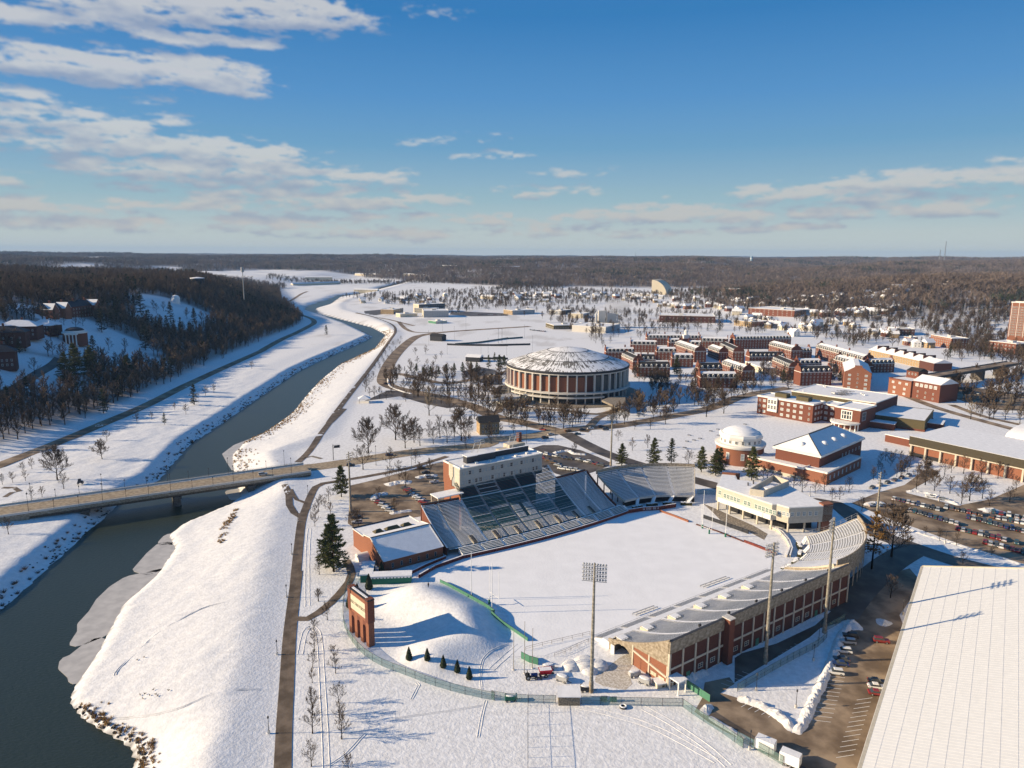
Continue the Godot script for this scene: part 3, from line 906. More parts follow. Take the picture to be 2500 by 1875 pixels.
func make_river_and_roads() -> void:
	var mb := MB.new()
	var z := -40.0
	while z > -2400:
		var z2 := z - 8
		mb.quad(Vector3(look("l", z) - 14, WATER, z), Vector3(look("r", z) + 14, WATER, z), Vector3(look("r", z2) + 14, WATER, z2), Vector3(look("l", z2) - 14, WATER, z2))
		z = z2
	struct("river_water", mb, M.water)
	# shelves of grey ice along the near bank
	for e in [pv([-123.5, -185.6, -123.9, -189.7, -127.7, -201.8, -130.3, -204.5, -131, -195.8, -132.1, -195.2, -130.5, -192.1, -125.2, -187.9]), pv([-135.2, -205.1, -137.1, -212.3, -139.8, -216.8, -140.8, -224.7, -143.2, -233.2, -143.9, -242.3, -142.8, -249, -133.8, -255.2, -132.1, -248.2, -133.7, -228.1, -132, -209.4]), pv([-143.2, -257.8, -145.3, -272.2, -145.6, -280.6, -141, -279.4, -135, -277, -137.3, -274.6, -136.9, -266.5, -136.9, -257.8, -138.3, -255.2]), pv([-146.4, -284.3, -147.1, -290.1, -141, -290.2, -139.5, -286.9, -142.4, -284.4, -144.7, -281.8]), pv([-143.8, -348.7, -137.3, -352.5, -130.9, -341.6, -137.6, -338.8]), pv([-173.3, -418.7, -174, -437.8, -167.2, -462, -157, -471.9, -144.8, -438.4, -142.2, -389.9, -155.5, -387.3, -163.6, -401.2])]:
		var ic := MB.new()
		var wide: Array = Array(Geometry2D.offset_polygon(PackedVector2Array(e), 3.0, Geometry2D.JOIN_ROUND)[0])
		ic.prism(wide, -5.6, -5.42)
		var io := part(numbered("river_ice"), ic, M.ice, self)
		io.set_meta("kind", "structure")
	# roads and paths
	road("riverside_road", pv([-278.7, -347.1, -280, -374.4, -278.1, -411.7, -277.5, -463.9, -278.7, -529, -285.9, -610.3, -292.7, -716, -298.8, -837.3, -300.9, -853.3, -311.5, -953.5, -316, -1032.3, -323.4, -1119.2, -331.9, -1187.4, -354.1, -1256.6, -391.7, -1328.1]), 9.0, M.asphalt, .18)
	road("riverside_road", pv([-523.2, -1639.8, -556.6, -1812.5, -606.5, -2054.9, -626.5, -2185.3]), 8.0, M.asphalt, .25)
	road("bridge_road", pv([-122.5, -369.3, -108.8, -373.3, -89.3, -384.5, -58.8, -404, -17.7, -421.2, -12.7, -432.9, 10.7, -442.5, 32.8, -458.1]), 13.0, M.salted_road, .12)
	road("campus_road", pv([28.5, -454.7, 47, -465.2, 67, -470.3, 84.8, -481.1, 114, -502, 151.1, -531.1, 189.8, -579.1, 184.6, -570.9, 208.3, -593.7, 245.4, -618.7]), 11.0, M.asphalt, .13)
	road("avenue", pv([32.5, -454.8, 22.2, -465.8, 5.9, -483.2, -11.6, -498, -31.5, -535.6, -62.8, -571.9, -90.8, -596.9, -108.8, -618.6, -119.9, -654.8, -130.6, -750.1, -136.2, -854.8, -136.5, -971.5, -127.9, -1020, -97.6, -1063, -45.9, -1101.7, 29, -1152.1]), 13.0, M.asphalt, .11)
	road("stadium_road", pv([35, -451.6, 45.7, -424.3, 55.6, -403.5, 71, -381.5, 87.4, -363.1, 104.1, -345.1, 119.1, -328.1, 137.4, -324.3, 152.6, -318.9, 153.4, -296.6, 156.5, -278.3, 162.6, -268, 170.3, -256.5, 182, -246, 191.4, -236.2]), 10.0, M.wet_asphalt, .10)
	road("stadium_drive", pv([162.2, -268.8, 146.5, -256.2, 131.6, -242, 119.5, -229.1, 107.4, -214.8]), 11.0, M.wet_asphalt, .14)
	road("arena_drive", pv([47.6, -455.2, 55.7, -478.7, 61.9, -496.9, 72.5, -512.7, 82.1, -530, 63.4, -509.1, 38.1, -520.5, 16.1, -528.3, -6.7, -545.1, -12.7, -511.1, -41.3, -544.2]), 6.0, M.asphalt, .12)
	road("arena_drive", pv([-115, -668.2, -109.2, -682, -82.2, -649.7, -58.5, -631.9, -38.2, -651.1, -4.2, -699.9, -5.3, -722.4]), 9.0, M.asphalt, .12)
	road("levee_path", pv([-72, -218.2, -80.6, -251, -90.8, -291.6, -93.9, -309, -96.3, -325, -97.8, -340, -95.7, -345.6, -87.9, -350.5, -77, -357.1, -57.5, -371.6, -45.5, -385.3, -37.2, -396.2]), 3.6, M.path_paving)
	road("levee_path", pv([-50.9, -140.7, -55.9, -157.8, -59.9, -172.3, -66.5, -195.9, -70.1, -210, -74, -226, -78.5, -244.4]), 3.9, M.path_paving, .11)
	road("levee_path", pv([-119.4, -382.7, -119.2, -400.8, -121.8, -436.1, -124.8, -477.8, -125.5, -519.7, -124.8, -471.5, -132, -555.5, -139.2, -654.2, -148.7, -775.5, -161.4, -917.6, -173.8, -1052.4, -195.4, -1158.9, -236, -1263.9, -280.8, -1348.6, -305.1, -1388.1]), 4.0, M.path_paving)
	road("garden_path", pv([-69.7, -210, -65, -209.9, -62.4, -214.2, -60.1, -220.7, -58.7, -227.9, -57.6, -236, -58.1, -242.7, -60, -248.2, -62.9, -254.4]), 3.0, M.path_paving)
	road("garden_path", pv([-113.4, -340.6, -106.4, -324.8, -102.2, -311.9, -97.3, -302.9, -92.1, -297.9]), 3.2, M.path_paving)
	road("garden_path", pv([-108.2, -333.5, -101.3, -319.9, -95.1, -316]), 2.0, M.path_paving)
	road("garden_path", pv([-119.1, -391, -114.8, -394.7, -108.1, -390]), 2.4, M.pavement)
	road("park_path", pv([-241, -322.6, -242.3, -329.4, -239.8, -331.2, -246, -336.5, -251.8, -336.4]), 2.4, M.path_paving)
	road("residence_road", pv([-195.5, -1221.1, -166, -1104.1, -142.7, -1054.1, -114.6, -1055.5]), 7.0, M.asphalt)
	road("hospital_road", pv([-305.1, -1388.1, -264.6, -1323.5, -221.4, -1264.8, -191.8, -1210.5, -159.5, -1151.1]), 6.0, M.asphalt)
	road("hill_road", pv([-353, -480.4, -357.6, -505.2, -367.2, -539.6, -375.8, -573.5, -384.4, -596.9]), 7.0, M.wet_asphalt, .3)
	road("town_road", pv([332.2, -609.1, 328.6, -544.4, 333.5, -504.1, 342.6, -462.2]), 8.0, M.asphalt)
	road("town_road", pv([347.1, -549.8, 345.9, -508.7, 355.8, -480.8]), 6.0, M.asphalt, .14)
	# car parks
	sheet("parking_lot", pv([-81, -343, -70, -352.8, -59.5, -364.1, -48.4, -376.2, -38.9, -385.5, -34.5, -359.5, -31.1, -322.8, -33.9, -311.5, -40.1, -300.8, -51.3, -294.9, -57.9, -288.7, -65.8, -285.2, -70.8, -291.9, -75.4, -315.5]), .05, M.asphalt)
	sheet("parking_lot", pv([11.4, -413.8, 18.9, -422, 28.4, -422.2, 41.8, -410.5, 50.1, -396.7, 56, -385, 53.1, -378.1, 45.5, -369.3, 37, -360.8, 29.4, -358.6, 23.5, -364.6, 17.1, -377.4]), .06, M.wet_asphalt)
	sheet("parking_lot", pv([161, -321, 180.9, -336.2, 201.1, -348.6, 232.2, -380.8, 231, -368.9, 214.2, -353.1, 195.1, -336.5, 202.6, -327.1, 209.6, -318.3, 231, -327.6, 275.2, -358.4, 200.6, -248.6, 189.6, -261.2, 182.2, -273.8, 174.9, -288.9, 168, -302.6]), .055, M.asphalt)
	sheet("parking_lot", pv([65.6, -190.3, 80.1, -196.7, 96.3, -207.6, 109.9, -221.3, 118.2, -227.8, 124.4, -227.9, 118.6, -214.4, 108.5, -210.9, 97.3, -206, 91.8, -200.6, 61.4, -176.8]), .06, M.wet_asphalt)
	sheet("parking_lot", pv([120.4, -227.8, 141.3, -246.3, 149.4, -249.7, 147.9, -241.1, 141.3, -230.9, 126.7, -214.5, 124.4, -207.9, 98.4, -171.3, 84.8, -151.9, 80.4, -144.1, 78.8, -138.4, 67.3, -138.3, 63.5, -144.7, 60.5, -148.1, 58.2, -151.2, 55.1, -154.2, 52.4, -156.8, 49.5, -160.2, 47.2, -164.1, 50.7, -169.8, 53.2, -176.7, 60.7, -179.2, 61.2, -176.2, 56.2, -172.1, 60.6, -169.6, 65.7, -166.6, 68.5, -161.4, 69, -156, 71.5, -156, 75.5, -161, 88.1, -179.5, 104.3, -204.5, 109.8, -210.1]), .065, M.asphalt)
	sheet("parking_lot", pv([-116.9, -551.2, -106, -596.4, -75, -592, -42.7, -562.7, -31.5, -535.6, -49, -526.6, -69, -543.4, -91.9, -571]), .06, M.wet_asphalt)
	sheet("parking_lot", pv([-15.9, -706.8, -7.7, -627.6, -18.2, -621.4, -41.5, -657.4, -50, -698.3, -33.7, -729.2]), .07, M.wet_asphalt)
	sheet("parking_lot", pv([-301.1, -1447.4, -266.6, -1497.4, -245.7, -1392.2, -258.6, -1350.1, -283.5, -1361.9]), .07, M.wet_asphalt)
	sheet("parking_lot", pv([-123.9, -1460, -8.9, -1408.4, -8.5, -1353.3, -77.8, -1335.6, -121.1, -1372.8]), .07, M.wet_asphalt)
	sheet("parking_lot", pv([377.3, -616.5, 413.3, -630.1, 438, -583.5, 397.5, -527.5, 370.6, -531.4, 365, -570.6]), .07, M.asphalt)
	# trodden and slushy ground
	sheet("slush", pv([23.7, -179.7, 28.4, -184.9, 32.1, -189.2, 36.3, -191.8, 35.8, -186.8, 32.9, -181.5, 33.3, -175.9, 31, -173.2, 25.4, -174.7, 23.1, -176.9]), .03, M.snow_trodden)
	sheet("pavement", pv([90.2, -319.8, 94.7, -312, 99, -303, 105, -291.8, 107.8, -282.5, 104.1, -276.2, 99.4, -287.6, 92.4, -298.5, 91.5, -310.4]), .03, M.pavement)
	sheet("pavement", pv([77.2, -561.3, 95.4, -586.5, 102.3, -557.3, 111, -548.3, 91.9, -534.6, 85, -543.1, 77.2, -547.4]), .16, M.pavement)
	# ploughed banks
	snow_bank(pv([60, -169.9, 63.7, -167.7, 67, -164.5, 69.1, -160.4, 69.5, -156.5]), 3.6, 1.2, "ploughed snow bank round the tip of the snowy triangle between the car parks")
	snow_bank(pv([69.6, -156, 72.7, -158.9, 77.4, -165.7, 84.2, -175.2, 91.7, -185.9, 101.4, -200.7, 107.4, -207.7]), 3.0, 1.3, "long ploughed snow bank along the row of parked cars")
	snow_bank(pv([45.2, -175.5, 48.5, -178.8, 51.9, -181.7, 54.7, -183.4]), 6.0, 1.4, "snow heap at the corner of the brick grandstand")
	snow_bank(pv([55.3, -184.6, 61.5, -188.6, 68.2, -193.4, 73.5, -197.4, 84, -204.3, 96.7, -212.5, 105.2, -218.5]), 4.0, .5, "shovelled snow strip along the foot of the brick grandstand")
	snow_bank(pv([49.2, -162.9, 51.2, -165.8, 52.6, -166.3]), 3.0, 1.8, "grey snow pile beside the green gate")
	snow_bank(pv([50.3, -162.4, 51.8, -160.1, 53.9, -157.4, 56.5, -154.3, 58.4, -152.2]), 2.2, .7, "low snow bank along the bottom right fence")
	snow_bank(pv([-65.4, -322.2, -64.9, -329, -60.1, -330.8]), 4.5, 1.1, "snow pile on the island of the west car park")
	snow_bank(pv([-63.5, -343.3, -57.6, -348.2, -51, -348.3]), 6.5, .9, "snow pile at the north edge of the west car park")
	snow_bank(pv([-49.5, -355.2, -45.1, -359.3, -38.8, -359.4]), 5.0, .8, "snow pile beside the press box end of the car park")
	snow_bank(pv([-54.9, -303.5, -50.4, -305.9, -45.4, -308.2]), 4.0, .6, "low snow island at the foot of the west car park")
	snow_bank(pv([196.2, -338.4, 204.9, -336.6, 208.9, -327.2, 210.8, -318.3]), 3.5, .8, "snow bank on the treed island of the east car park")
	snow_bank(pv([166, -317.6, 172.1, -321.2, 177.2, -320.4]), 5.0, 1.0, "snow heap at the corner of the east car park")
	snow_bank(pv([216.2, -311.5, 221.6, -312.4, 224.7, -308.3]), 6.0, 1.2, "snow heap at the far end of the east car park")
	snow_bank(pv([161.9, -300.9, 168.8, -293.3, 172.4, -284.6, 181.4, -272.4, 189.6, -261.2, 194.6, -253]), 2.5, .5, "snow strip between the east car park and the road")
	snow_bank(pv([24.4, -403.7, 33.2, -409, 36.9, -402.7, 43.7, -401.6]), 3.5, 1.0, "snow piles behind the north car park wall")
	snow_bank(pv([29.7, -362.7, 34.9, -364.8, 40.2, -367]), 3.0, .7, "snow bank at the edge of the north car park")
	snow_bank(pv([116.9, -210.2, 119, -209.4, 120.2, -207.8]), 5.5, 1.4, "snow heap at the corner of the white roofed fieldhouse")
	snow_bank(pv([105.8, -207.7, 108.2, -208.5, 108.4, -204.6]), 5.0, 1.7, "dirty snow heap at the head of the row of parked cars")
	snow_bank(pv([-116.1, -655, -108.2, -618.6, -96.9, -596.7, -83.6, -581.3]), 2.5, .7, "snow bank along the bend of the avenue")
	# ruts and footprints pressed into the snow
	for e in [[pv([-41.3, -141.6, -44.6, -153.5, -48.7, -167.3, -53.5, -183.5, -57.3, -196, -60, -202.8, -62.6, -204.9, -63.3, -201.4, -61.3, -189.5]), 1.5], [pv([-5.3, -182.3, -1.4, -188.9, 2.8, -195.3]), 1.6], [pv([12.7, -171.5, 23.6, -172.6, 32.8, -171.1, 43.7, -170.2]), 1.6], [pv([16.7, -166.4, 25.5, -163.1, 36.4, -157.2, 47.8, -146.1]), 1.8], [pv([34.4, -165.6, 39.9, -160, 46.5, -151.3, 50.1, -144.5]), 1.8], [pv([-67.3, -218.3, -75.2, -245.9, -81.1, -267.6, -85.7, -286.2]), 1.4], [pv([-0.8, -195.3, -7.9, -186.4, -7.7, -172.8]), 0.5], [pv([-41.3, -143.8, -38.2, -147.8, -36.2, -152.7, -35.2, -154.9]), .6], [pv([-25.9, -168.5, -24.8, -174.8, -25.6, -175.9]), .6], [pv([-111.3, -200.2, -113.3, -187.8, -112.6, -184.1]), .6], [pv([-107.9, -162.4, -104.1, -165.3, -91.4, -164.5, -84.3, -165.5, -76.8, -169.6, -66.6, -171.8]), .5], [pv([-95.2, -219.9, -102, -217.4, -109.3, -208, -111.7, -200.1]), .5], [pv([-28.9, -160.8, -16.1, -163.7, -6.8, -166.2]), .5], [pv([-40.5, -502.6, -24.2, -523, -10.4, -545]), .7], [pv([-7.7, -153.8, -7, -162.8, -6.3, -168.2]), .6]]:
		struct("snow_track", ruts(e[0], e[1]), M.snow_heap)
	# painted lines
	var C := pv([88.1, -180.1, 75.8, -161])
	struct("bay_lines", stripes(C[0], C[1], Vector2(4.6, .9), 12), M.white_paint)
	C = pv([95.8, -170.2, 80.6, -148.3])
	struct("bay_lines", stripes(C[0], C[1], Vector2(-4.6, 1.0), 13), M.white_paint)
	C = pv([74.4, -181.2, 89.1, -194])
	struct("bay_lines", stripes(C[0], C[1], Vector2(-3.6, -2.6), 9), M.white_paint)
	C = pv([61.2, -173.8, 68.7, -179.3])
	struct("bay_lines", stripes(C[0], C[1], Vector2(-3.6, -2.6), 5), M.white_paint)
	C = pv([59.8, -166, 65.4, -161.9])
	struct("bay_lines", stripes(C[0], C[1], Vector2(3.4, -2.4), 5), M.white_paint)

# ---------------------------------------------------------------- stadium
# stadium axes: s along the pitch (near goal to far goal), t across it (positive towards the press box)
const SC := Vector3(38.0, 0, -251.0)
const SE := Vector3(0.8211, 0, -0.5708)
const SN := Vector3(-0.5708, 0, -0.8211)
const STURN := 0.6075
func sp(s: float, t: float, y := 0.0) -> Vector3:
	return SC + SE * s + SN * t + Vector3(0, y, 0)
func west_t(s: float, t: float) -> float:
	return t + 3.0 * pow(s / 45.0, 2)
func bowl(s: float, r: float) -> Vector2:
	return Vector2(s, r)
func plank(l: float, w := .28, h := .08) -> ArrayMesh:
	var mb := MB.new()
	mb.box(Vector3.ZERO, Vector3(l, h, w))
	return mb.mesh()
var plank_mesh: ArrayMesh
func bench(o: Node3D, p: Vector3, q: Vector3, w: float, h: float, m: Material, called := "bench") -> void:
	# one bench plank between two points given in o's axes; all share one unit mesh
	var b := MeshInstance3D.new()
	b.mesh = plank_mesh
	b.material_override = m
	b.name = called
	o.add_child(b, true)
	var d := q - p
	b.transform = Transform3D(Basis(d, Vector3(0, h, 0), Vector3(-d.z, 0, d.x).normalized() * w), (p + q) / 2)
func rail(mb: MB, pts: Array, h: float, posts := 2.5) -> void:
	# handrail: two thin bars and posts
	for i in pts.size() - 1:
		var p: Vector3 = pts[i]
		var q: Vector3 = pts[i + 1]
		for y in [h, h * .5]:
			mb.bar(p + Vector3(0, y, 0), q + Vector3(0, y, 0), .06, .06)
		var k := maxi(1, int(p.distance_to(q) / posts))
		for j in k + 1:
			var e := p.lerp(q, j / float(k))
			mb.bar(e, e + Vector3(0, h, 0), .06, .06)

func make_stadium() -> void:
	plank_mesh = plank(1.0, 1.0, 1.0)
	# the pitch
	var mb := MB.new()
	var ring: Array = []
	for e in [[-72, -26], [-58, -34.5], [47, -35.5], [60, -27], [57.5, 14], [66, 29], [55, 32], [43, 36.4], [20, 33.9], [-3, 33.2], [-20, 34.6], [-44, 36], [-60, 33], [-66, 20]]:
		var p := sp(e[0], e[1])
		ring.append(Vector2(p.x, p.z))
	mb.prism(ring, -.2, .05)
	struct("snowy_pitch", mb, M.snow_smooth)
	west_stand()
	east_stand()
	corner_stand(false)
	corner_stand(true)
	press_box()
	end_building()
	gate_arch()
	# goals, net poles, flagpoles
	for g in [[-55.0, "near"], [55.0, "far"]]:
		var o := thing("goal_post", "slender goal post with green padded base at the %s end of the snowy pitch" % g[1], "goal post", sp(g[0], 0), STURN, "goal posts")
		var k := -1.0 if g[0] < 0 else 1.0
		mb = MB.new(); mb.lathe([Vector2(0, 0), Vector2(.35, 0), Vector2(.35, 2.0), Vector2(0, 2.0)], 10)
		part("pad", mb, M.green_paint, o)
		mb = MB.new(); mb.bar(Vector3(0, 2, 0), Vector3(0, 3.0, 0), .2, .2); mb.bar(Vector3(0, 3, 0), Vector3(-k * 2.0, 3.05, 0), .16, .16); mb.bar(Vector3(-k * 2, 3.05, -2.82), Vector3(-k * 2, 3.05, 2.82), .12, .12)
		part("crossbar", mb, M.white_paint, o)
		for q in [-1, 1]:
			mb = MB.new(); mb.bar(Vector3(-k * 2, 3.05, q * 2.82), Vector3(-k * 2, 12.5, q * 2.82), .11, .11)
			part("upright", mb, M.white_paint, o)
	var pl := [[Vector3(-13.3, 0.0, -223.7), 17.0, "beside the green fence, farther of the two"], [Vector3(-6.1, 0.0, -214.3), 17.5, "beside the green fence, nearer of the two"], [Vector3(81.9, 0.0, -288.5), 17.0, "at the far end line, nearer the press box"], [Vector3(89.0, 0.0, -279.1), 17.0, "at the far end line, nearer the brick grandstand"]]
	for e in pl:
		var o := thing("net_pole", "tall white net pole with green base %s" % e[2], "pole", e[0], 0, "kicking net poles")
		mb = MB.new(); mb.lathe([Vector2(.4, 0), Vector2(.4, 1.6), Vector2(0, 1.6)], 10)
		part("pad", mb, M.green_paint, o)
		mb = MB.new(); mb.lathe([Vector2(.14, 1.6), Vector2(.09, e[1]), Vector2(0, e[1])], 8)
		part("pole", mb, M.white_paint, o)
	pl = [[Vector3(0.9, 0.0, -182.2), 12.5, "left"], [Vector3(3.9, 0.0, -180.5), 15.5, "middle"], [Vector3(6.2, 0.0, -183.1), 12.0, "right"]]
	for e in pl:
		var o := thing("flagpole", "bare metal flagpole near the tractor, the %s one of three" % e[2], "flagpole", e[0], 0, "flagpoles")
		mb = MB.new(); mb.lathe([Vector2(.11, 0), Vector2(.06, e[1]), Vector2(0, e[1])], 8)
		part("pole", mb, M.galvanised, o)
		mb = MB.new(); mb.lathe([Vector2(.0, 0), Vector2(.3, 0), Vector2(.3, .25), Vector2(0, .25)], 8)
		part("base", mb, M.pale_concrete, o)
		mb = MB.new(); mb.lathe([Vector2(0, e[1] - .02), Vector2(.13, e[1] + .1), Vector2(0, e[1] + .24)], 8)
		part("finial", mb, M.galvanised, o)
	# light towers
	light_tower(Vector3(-72.6, 0.0, -305.6), 28.0, 4, 6, "tall floodlight tower rising from the trees beside the west car park", false)
	light_tower(Vector3(21.6, 0.0, -172.1), 36.6, 5, 9, "tall floodlight tower standing in front of the pitch beside the timber shed", false)
	light_tower(Vector3(73.0, 0.0, -186.1), 36.6, 4, 7, "left floodlight tower behind the brick grandstand, bare pole in the fenced car park", true)
	light_tower(Vector3(97.3, 0.0, -203.2), 37.3, 4, 7, "right floodlight tower behind the brick grandstand, near the parked cars", true)
	light_tower(Vector3(153.8, 0.0, -284.4), 26.7, 5, 2, "floodlight tower beside the rust coloured pine, its lamps seen edge on", true)
	light_tower(Vector3(54.9, 0.0, -378.8), 29.7, 4, 8, "floodlight tower beyond the far left corner stand beside the pines", false)

func light_tower(at: Vector3, H: float, rows: int, cols: int, label: String, back: bool) -> void:
	var aim := Vector3(SC.x - at.x, 0, SC.z - at.z).normalized()
	var o := thing("floodlight_tower", label, "floodlight tower", at, atan2(aim.x, aim.z), "stadium floodlight towers")
	var mb := MB.new()
	mb.lathe([Vector2(.62, -.3), Vector2(.6, 3.2), Vector2(.5, 3.25), Vector2(.45, H * .5), Vector2(.3, H - 4), Vector2(.22, H + .2), Vector2(0, H + .2)], 12)
	part("pole", mb, M.galvanised, o)
	mb = MB.new()
	mb.lathe([Vector2(.64, -.2), Vector2(.63, 3.1), Vector2(.55, 3.1)], 12)
	part("pole_base", mb, M.concrete, o)
	var w := cols * .72
	for r in rows:
		mb = MB.new()
		var y := H - .4 - r * 1.05
		mb.bar(Vector3(-w / 2, y - .45, .32), Vector3(w / 2, y - .45, .32), .16, .14)
		var arm := part("crossarm", mb, M.steel, o)
		for k in cols:
			var lamp := part("lamp", lamp_mesh(), M.aluminium, arm, Vector3((k + .5) * w / cols - w / 2, y, .5))
			lamp.rotation.x = .5
var lamp_m: ArrayMesh
func lamp_mesh() -> ArrayMesh:
	if lamp_m == null:
		var mb := MB.new()
		# a round reflector bowl opening forwards
		for k in 10:
			var a := TAU * k / 10
			var b := TAU * (k + 1) / 10
			var p := Vector3(cos(a) * .3, sin(a) * .3, .3)
			var q := Vector3(cos(b) * .3, sin(b) * .3, .3)
			mb.tri(Vector3(0, 0, -.12), p, q)
			mb.tri(Vector3(0, 0, .22), q, p)
		mb.bar(Vector3(0, -.45, -.1), Vector3(0, 0, -.1), .08, .08)
		lamp_m = mb.mesh()
	return lamp_m

func west_stand() -> void:
	var t0 := 38.5
	var o := thing("grandstand", "long green grandstand with snowy benches below the press box", "grandstand", sp(0, t0), STURN)
	var L := func(s: float, y: float, t: float) -> Vector3: return Vector3(s, y, -(west_t(s, t) - t0))
	var prof := func(k: float) -> Vector2: return Vector2(t0 + .58 * k, 2.6 + .2 * k + .0028 * k * k)
	var cuts := [-47.0, -41.0, -29.5, -20.0, -10.0, .5, 11.0, 21.0, 31.0, 40.0]
	# stepped base, one mesh per block
	for b in cuts.size() - 1:
		var s0: float = cuts[b] + .55
		var s1: float = cuts[b + 1] - .55
		var central := b >= 2 and b <= 6
		var top := 49 if central else 37
		var steps := MB.new()
		var snow := MB.new()
		for k in top:
			var p: Vector2 = prof.call(k)
			var q: Vector2 = prof.call(k + 1)
			steps.quad(L.call(s0, p.y - .2, p.x), L.call(s1, p.y - .2, p.x), L.call(s1, p.y, p.x), L.call(s0, p.y, p.x))
			steps.quad(L.call(s0, p.y, p.x), L.call(s1, p.y, p.x), L.call(s1, p.y, q.x), L.call(s0, p.y, q.x))
			if not central and k % 1 == 0:
				snow.box(Vector3.ZERO, Vector3(1, .05, .2), Transform3D(Basis(Vector3(s1 - s0, 0, 0), Vector3.UP, Vector3(0, 0, 1)), (L.call(s0, p.y + .01, p.x + .14) + L.call(s1, p.y + .01, p.x + .14)) / 2))
		part("steps", steps, M.green_tread, o)
		if not central:
			part("snow_on_steps", snow, M.snow_roof, o)
		for k in range(1, top):
			var p: Vector2 = prof.call(k)
			var m: Material = M.green_bench
			if not central or k < 9:
				m = M.snow_roof
			if b == 4 and k >= 5 and k < 26: m = M.white_trim
			if b == 3 and k >= 2 and k < 13: m = M.snow_roof
			var hs := fposmod(sin(k * 12.9 + b * 78.2) * 437.5, 1.0)
			if central and k >= 9 and k < 37: m = M.snow_roof if hs < .14 else (M.frost_bench if hs < .5 else m)
			if k > 37: m = M.dark_metal if (k * 3 + b) % 9 else M.snow_roof
			if b == 4 and k >= 5 and k < 26:
				# the pale seats stand in two blocks with a dark slot between their upper halves
				var mid := (s0 + s1) / 2
				if k < 14:
					bench(o, L.call(s0, p.y + .3, p.x + .3), L.call(s1, p.y + .3, p.x + .3), .3, .16, m)
				else:
					bench(o, L.call(s0, p.y + .3, p.x + .3), L.call(mid - .9, p.y + .3, p.x + .3), .3, .16, m)
					bench(o, L.call(mid + .9, p.y + .3, p.x + .3), L.call(s1, p.y + .3, p.x + .3), .3, .16, m)
				continue
			bench(o, L.call(s0, p.y + .32, p.x + .3), L.call(s1, p.y + .32, p.x + .3), .26, .1, m)
		# aisle to the right of this block
		var ai := MB.new()
		for k in top:
			var p: Vector2 = prof.call(k)
			var q: Vector2 = prof.call(k + 1)
			var e := s1 + 1.1
			ai.quad(L.call(s1, p.y - .2, p.x), L.call(e, p.y - .2, p.x), L.call(e, p.y + .02, p.x), L.call(s1, p.y + .02, p.x))
			ai.quad(L.call(s1, p.y + .02, p.x), L.call(e, p.y + .02, p.x), L.call(e, p.y + .02, q.x), L.call(s1, p.y + .02, q.x))
		part("aisle", ai, M.snow_roof if (b < 2 or b > 5) else M.aluminium, o)
	# cross walk with its snow, and openings with pale railings
	mb_walk(o, L)
	for b in 7:
		var s: float = [-35.0, -24.5, -14.5, -4.0, 6.5, 16.5, 26.0][b]
		var w := MB.new()
		for e in [-.95, .95]:
			rail(w, [L.call(s + e, 2.7, 38.6), L.call(s + e, 4.1, 43.0)], 1.0, 1.2)
			w.bar(L.call(s + e, 2.9, 38.7), L.call(s + e, 4.2, 43.0), .16, .5)
		part("stair_rail", w, M.cream, o)
		w = MB.new()
		w.quad(L.call(s - .85, 4.75, 42.9), L.call(s + .85, 4.75, 42.9), L.call(s + .85, 3.2, 38.7), L.call(s - .85, 3.2, 38.7))
		part("stairway", w, M.dark_concrete, o)
	# front rows behind the red wall
	for b in 9:
		var s0 := -43.0 + b * 9.75
		var s1 := s0 + 8.3
		var st := MB.new()
		for k in 5:
			st.box(Vector3.ZERO, Vector3(1, .3 + .28 * k, .8), Transform3D(Basis(Vector3(s1 - s0 + 1.4, 0, 0), Vector3.UP, Vector3(0, 0, 1)), (L.call(s0, 1.0, 34.8 + .74 * k) + L.call(s1 + 1.4, 1.0, 34.8 + .74 * k)) / 2))
		part("steps", st, M.snow_roof, o)
		for k in 5:
			var y := 1.3 + .28 * k
			bench(o, L.call(s0, y + .38, 34.75 + .74 * k), L.call(s1, y + .38, 34.75 + .74 * k), .3, .12, M.snow_roof)
			bench(o, L.call(s0, y + .02, 34.62 + .74 * k), L.call(s1, y + .02, 34.62 + .74 * k), .16, .36, M.green_tread, "bench_riser")
	# the red wall at the pitch
	var wall := MB.new()
	var cap := MB.new()
	for k in 44:
		var a := -44.0 + k * 2.0
		var p: Vector3 = L.call(a, 0, 33.9)
		var q: Vector3 = L.call(a + 2, 0, 33.9)
		wall.bar(p + Vector3(0, .65, 0), q + Vector3(0, .65, 0), .4, 1.3)
		cap.bar(p + Vector3(0, 1.34, 0), q + Vector3(0, 1.34, 0), .5, .08)
	part("pitch_wall", wall, M.red_wall, o)
	part("wall_cap", cap, M.snow_roof, o)
	# brick end walls and the back
	for e in [[-47.2, 37], [40.2, 37]]:
		var w := MB.new()
		var c := MB.new()
		var poly: Array = []
		for k in range(0, 38, 3):
			var p: Vector2 = prof.call(k)
			poly.append([p.x, p.y + .9])
		for i in poly.size() - 1:
			var a: Vector3 = L.call(e[0], 0, poly[i][0])
			var b: Vector3 = L.call(e[0], 0, poly[i + 1][0])
			w.quad(a, b, b + Vector3(0, poly[i + 1][1], 0), a + Vector3(0, poly[i][1], 0))
			c.bar(a + Vector3(0, poly[i][1], 0), b + Vector3(0, poly[i + 1][1], 0), .45, .2)
		part("end_wall", w, M.brick, o)
		part("coping", c, M.snow_roof if e[0] < 0 else M.red_wall, o)
	var bw := MB.new()
	bw.bar(L.call(-47, 7, 60.6), L.call(-30, 7, 60.6), .4, 14.6)
	bw.bar(L.call(21, 7, 60.6), L.call(40, 7, 60.6), .4, 14.6)
	part("back_wall", bw, M.brick, o)
	var bc := MB.new()
	bc.bar(L.call(-47, 14.45, 60.6), L.call(-30, 14.45, 60.6), .6, .25)
	bc.bar(L.call(21, 14.45, 60.6), L.call(40, 14.45, 60.6), .6, .25)
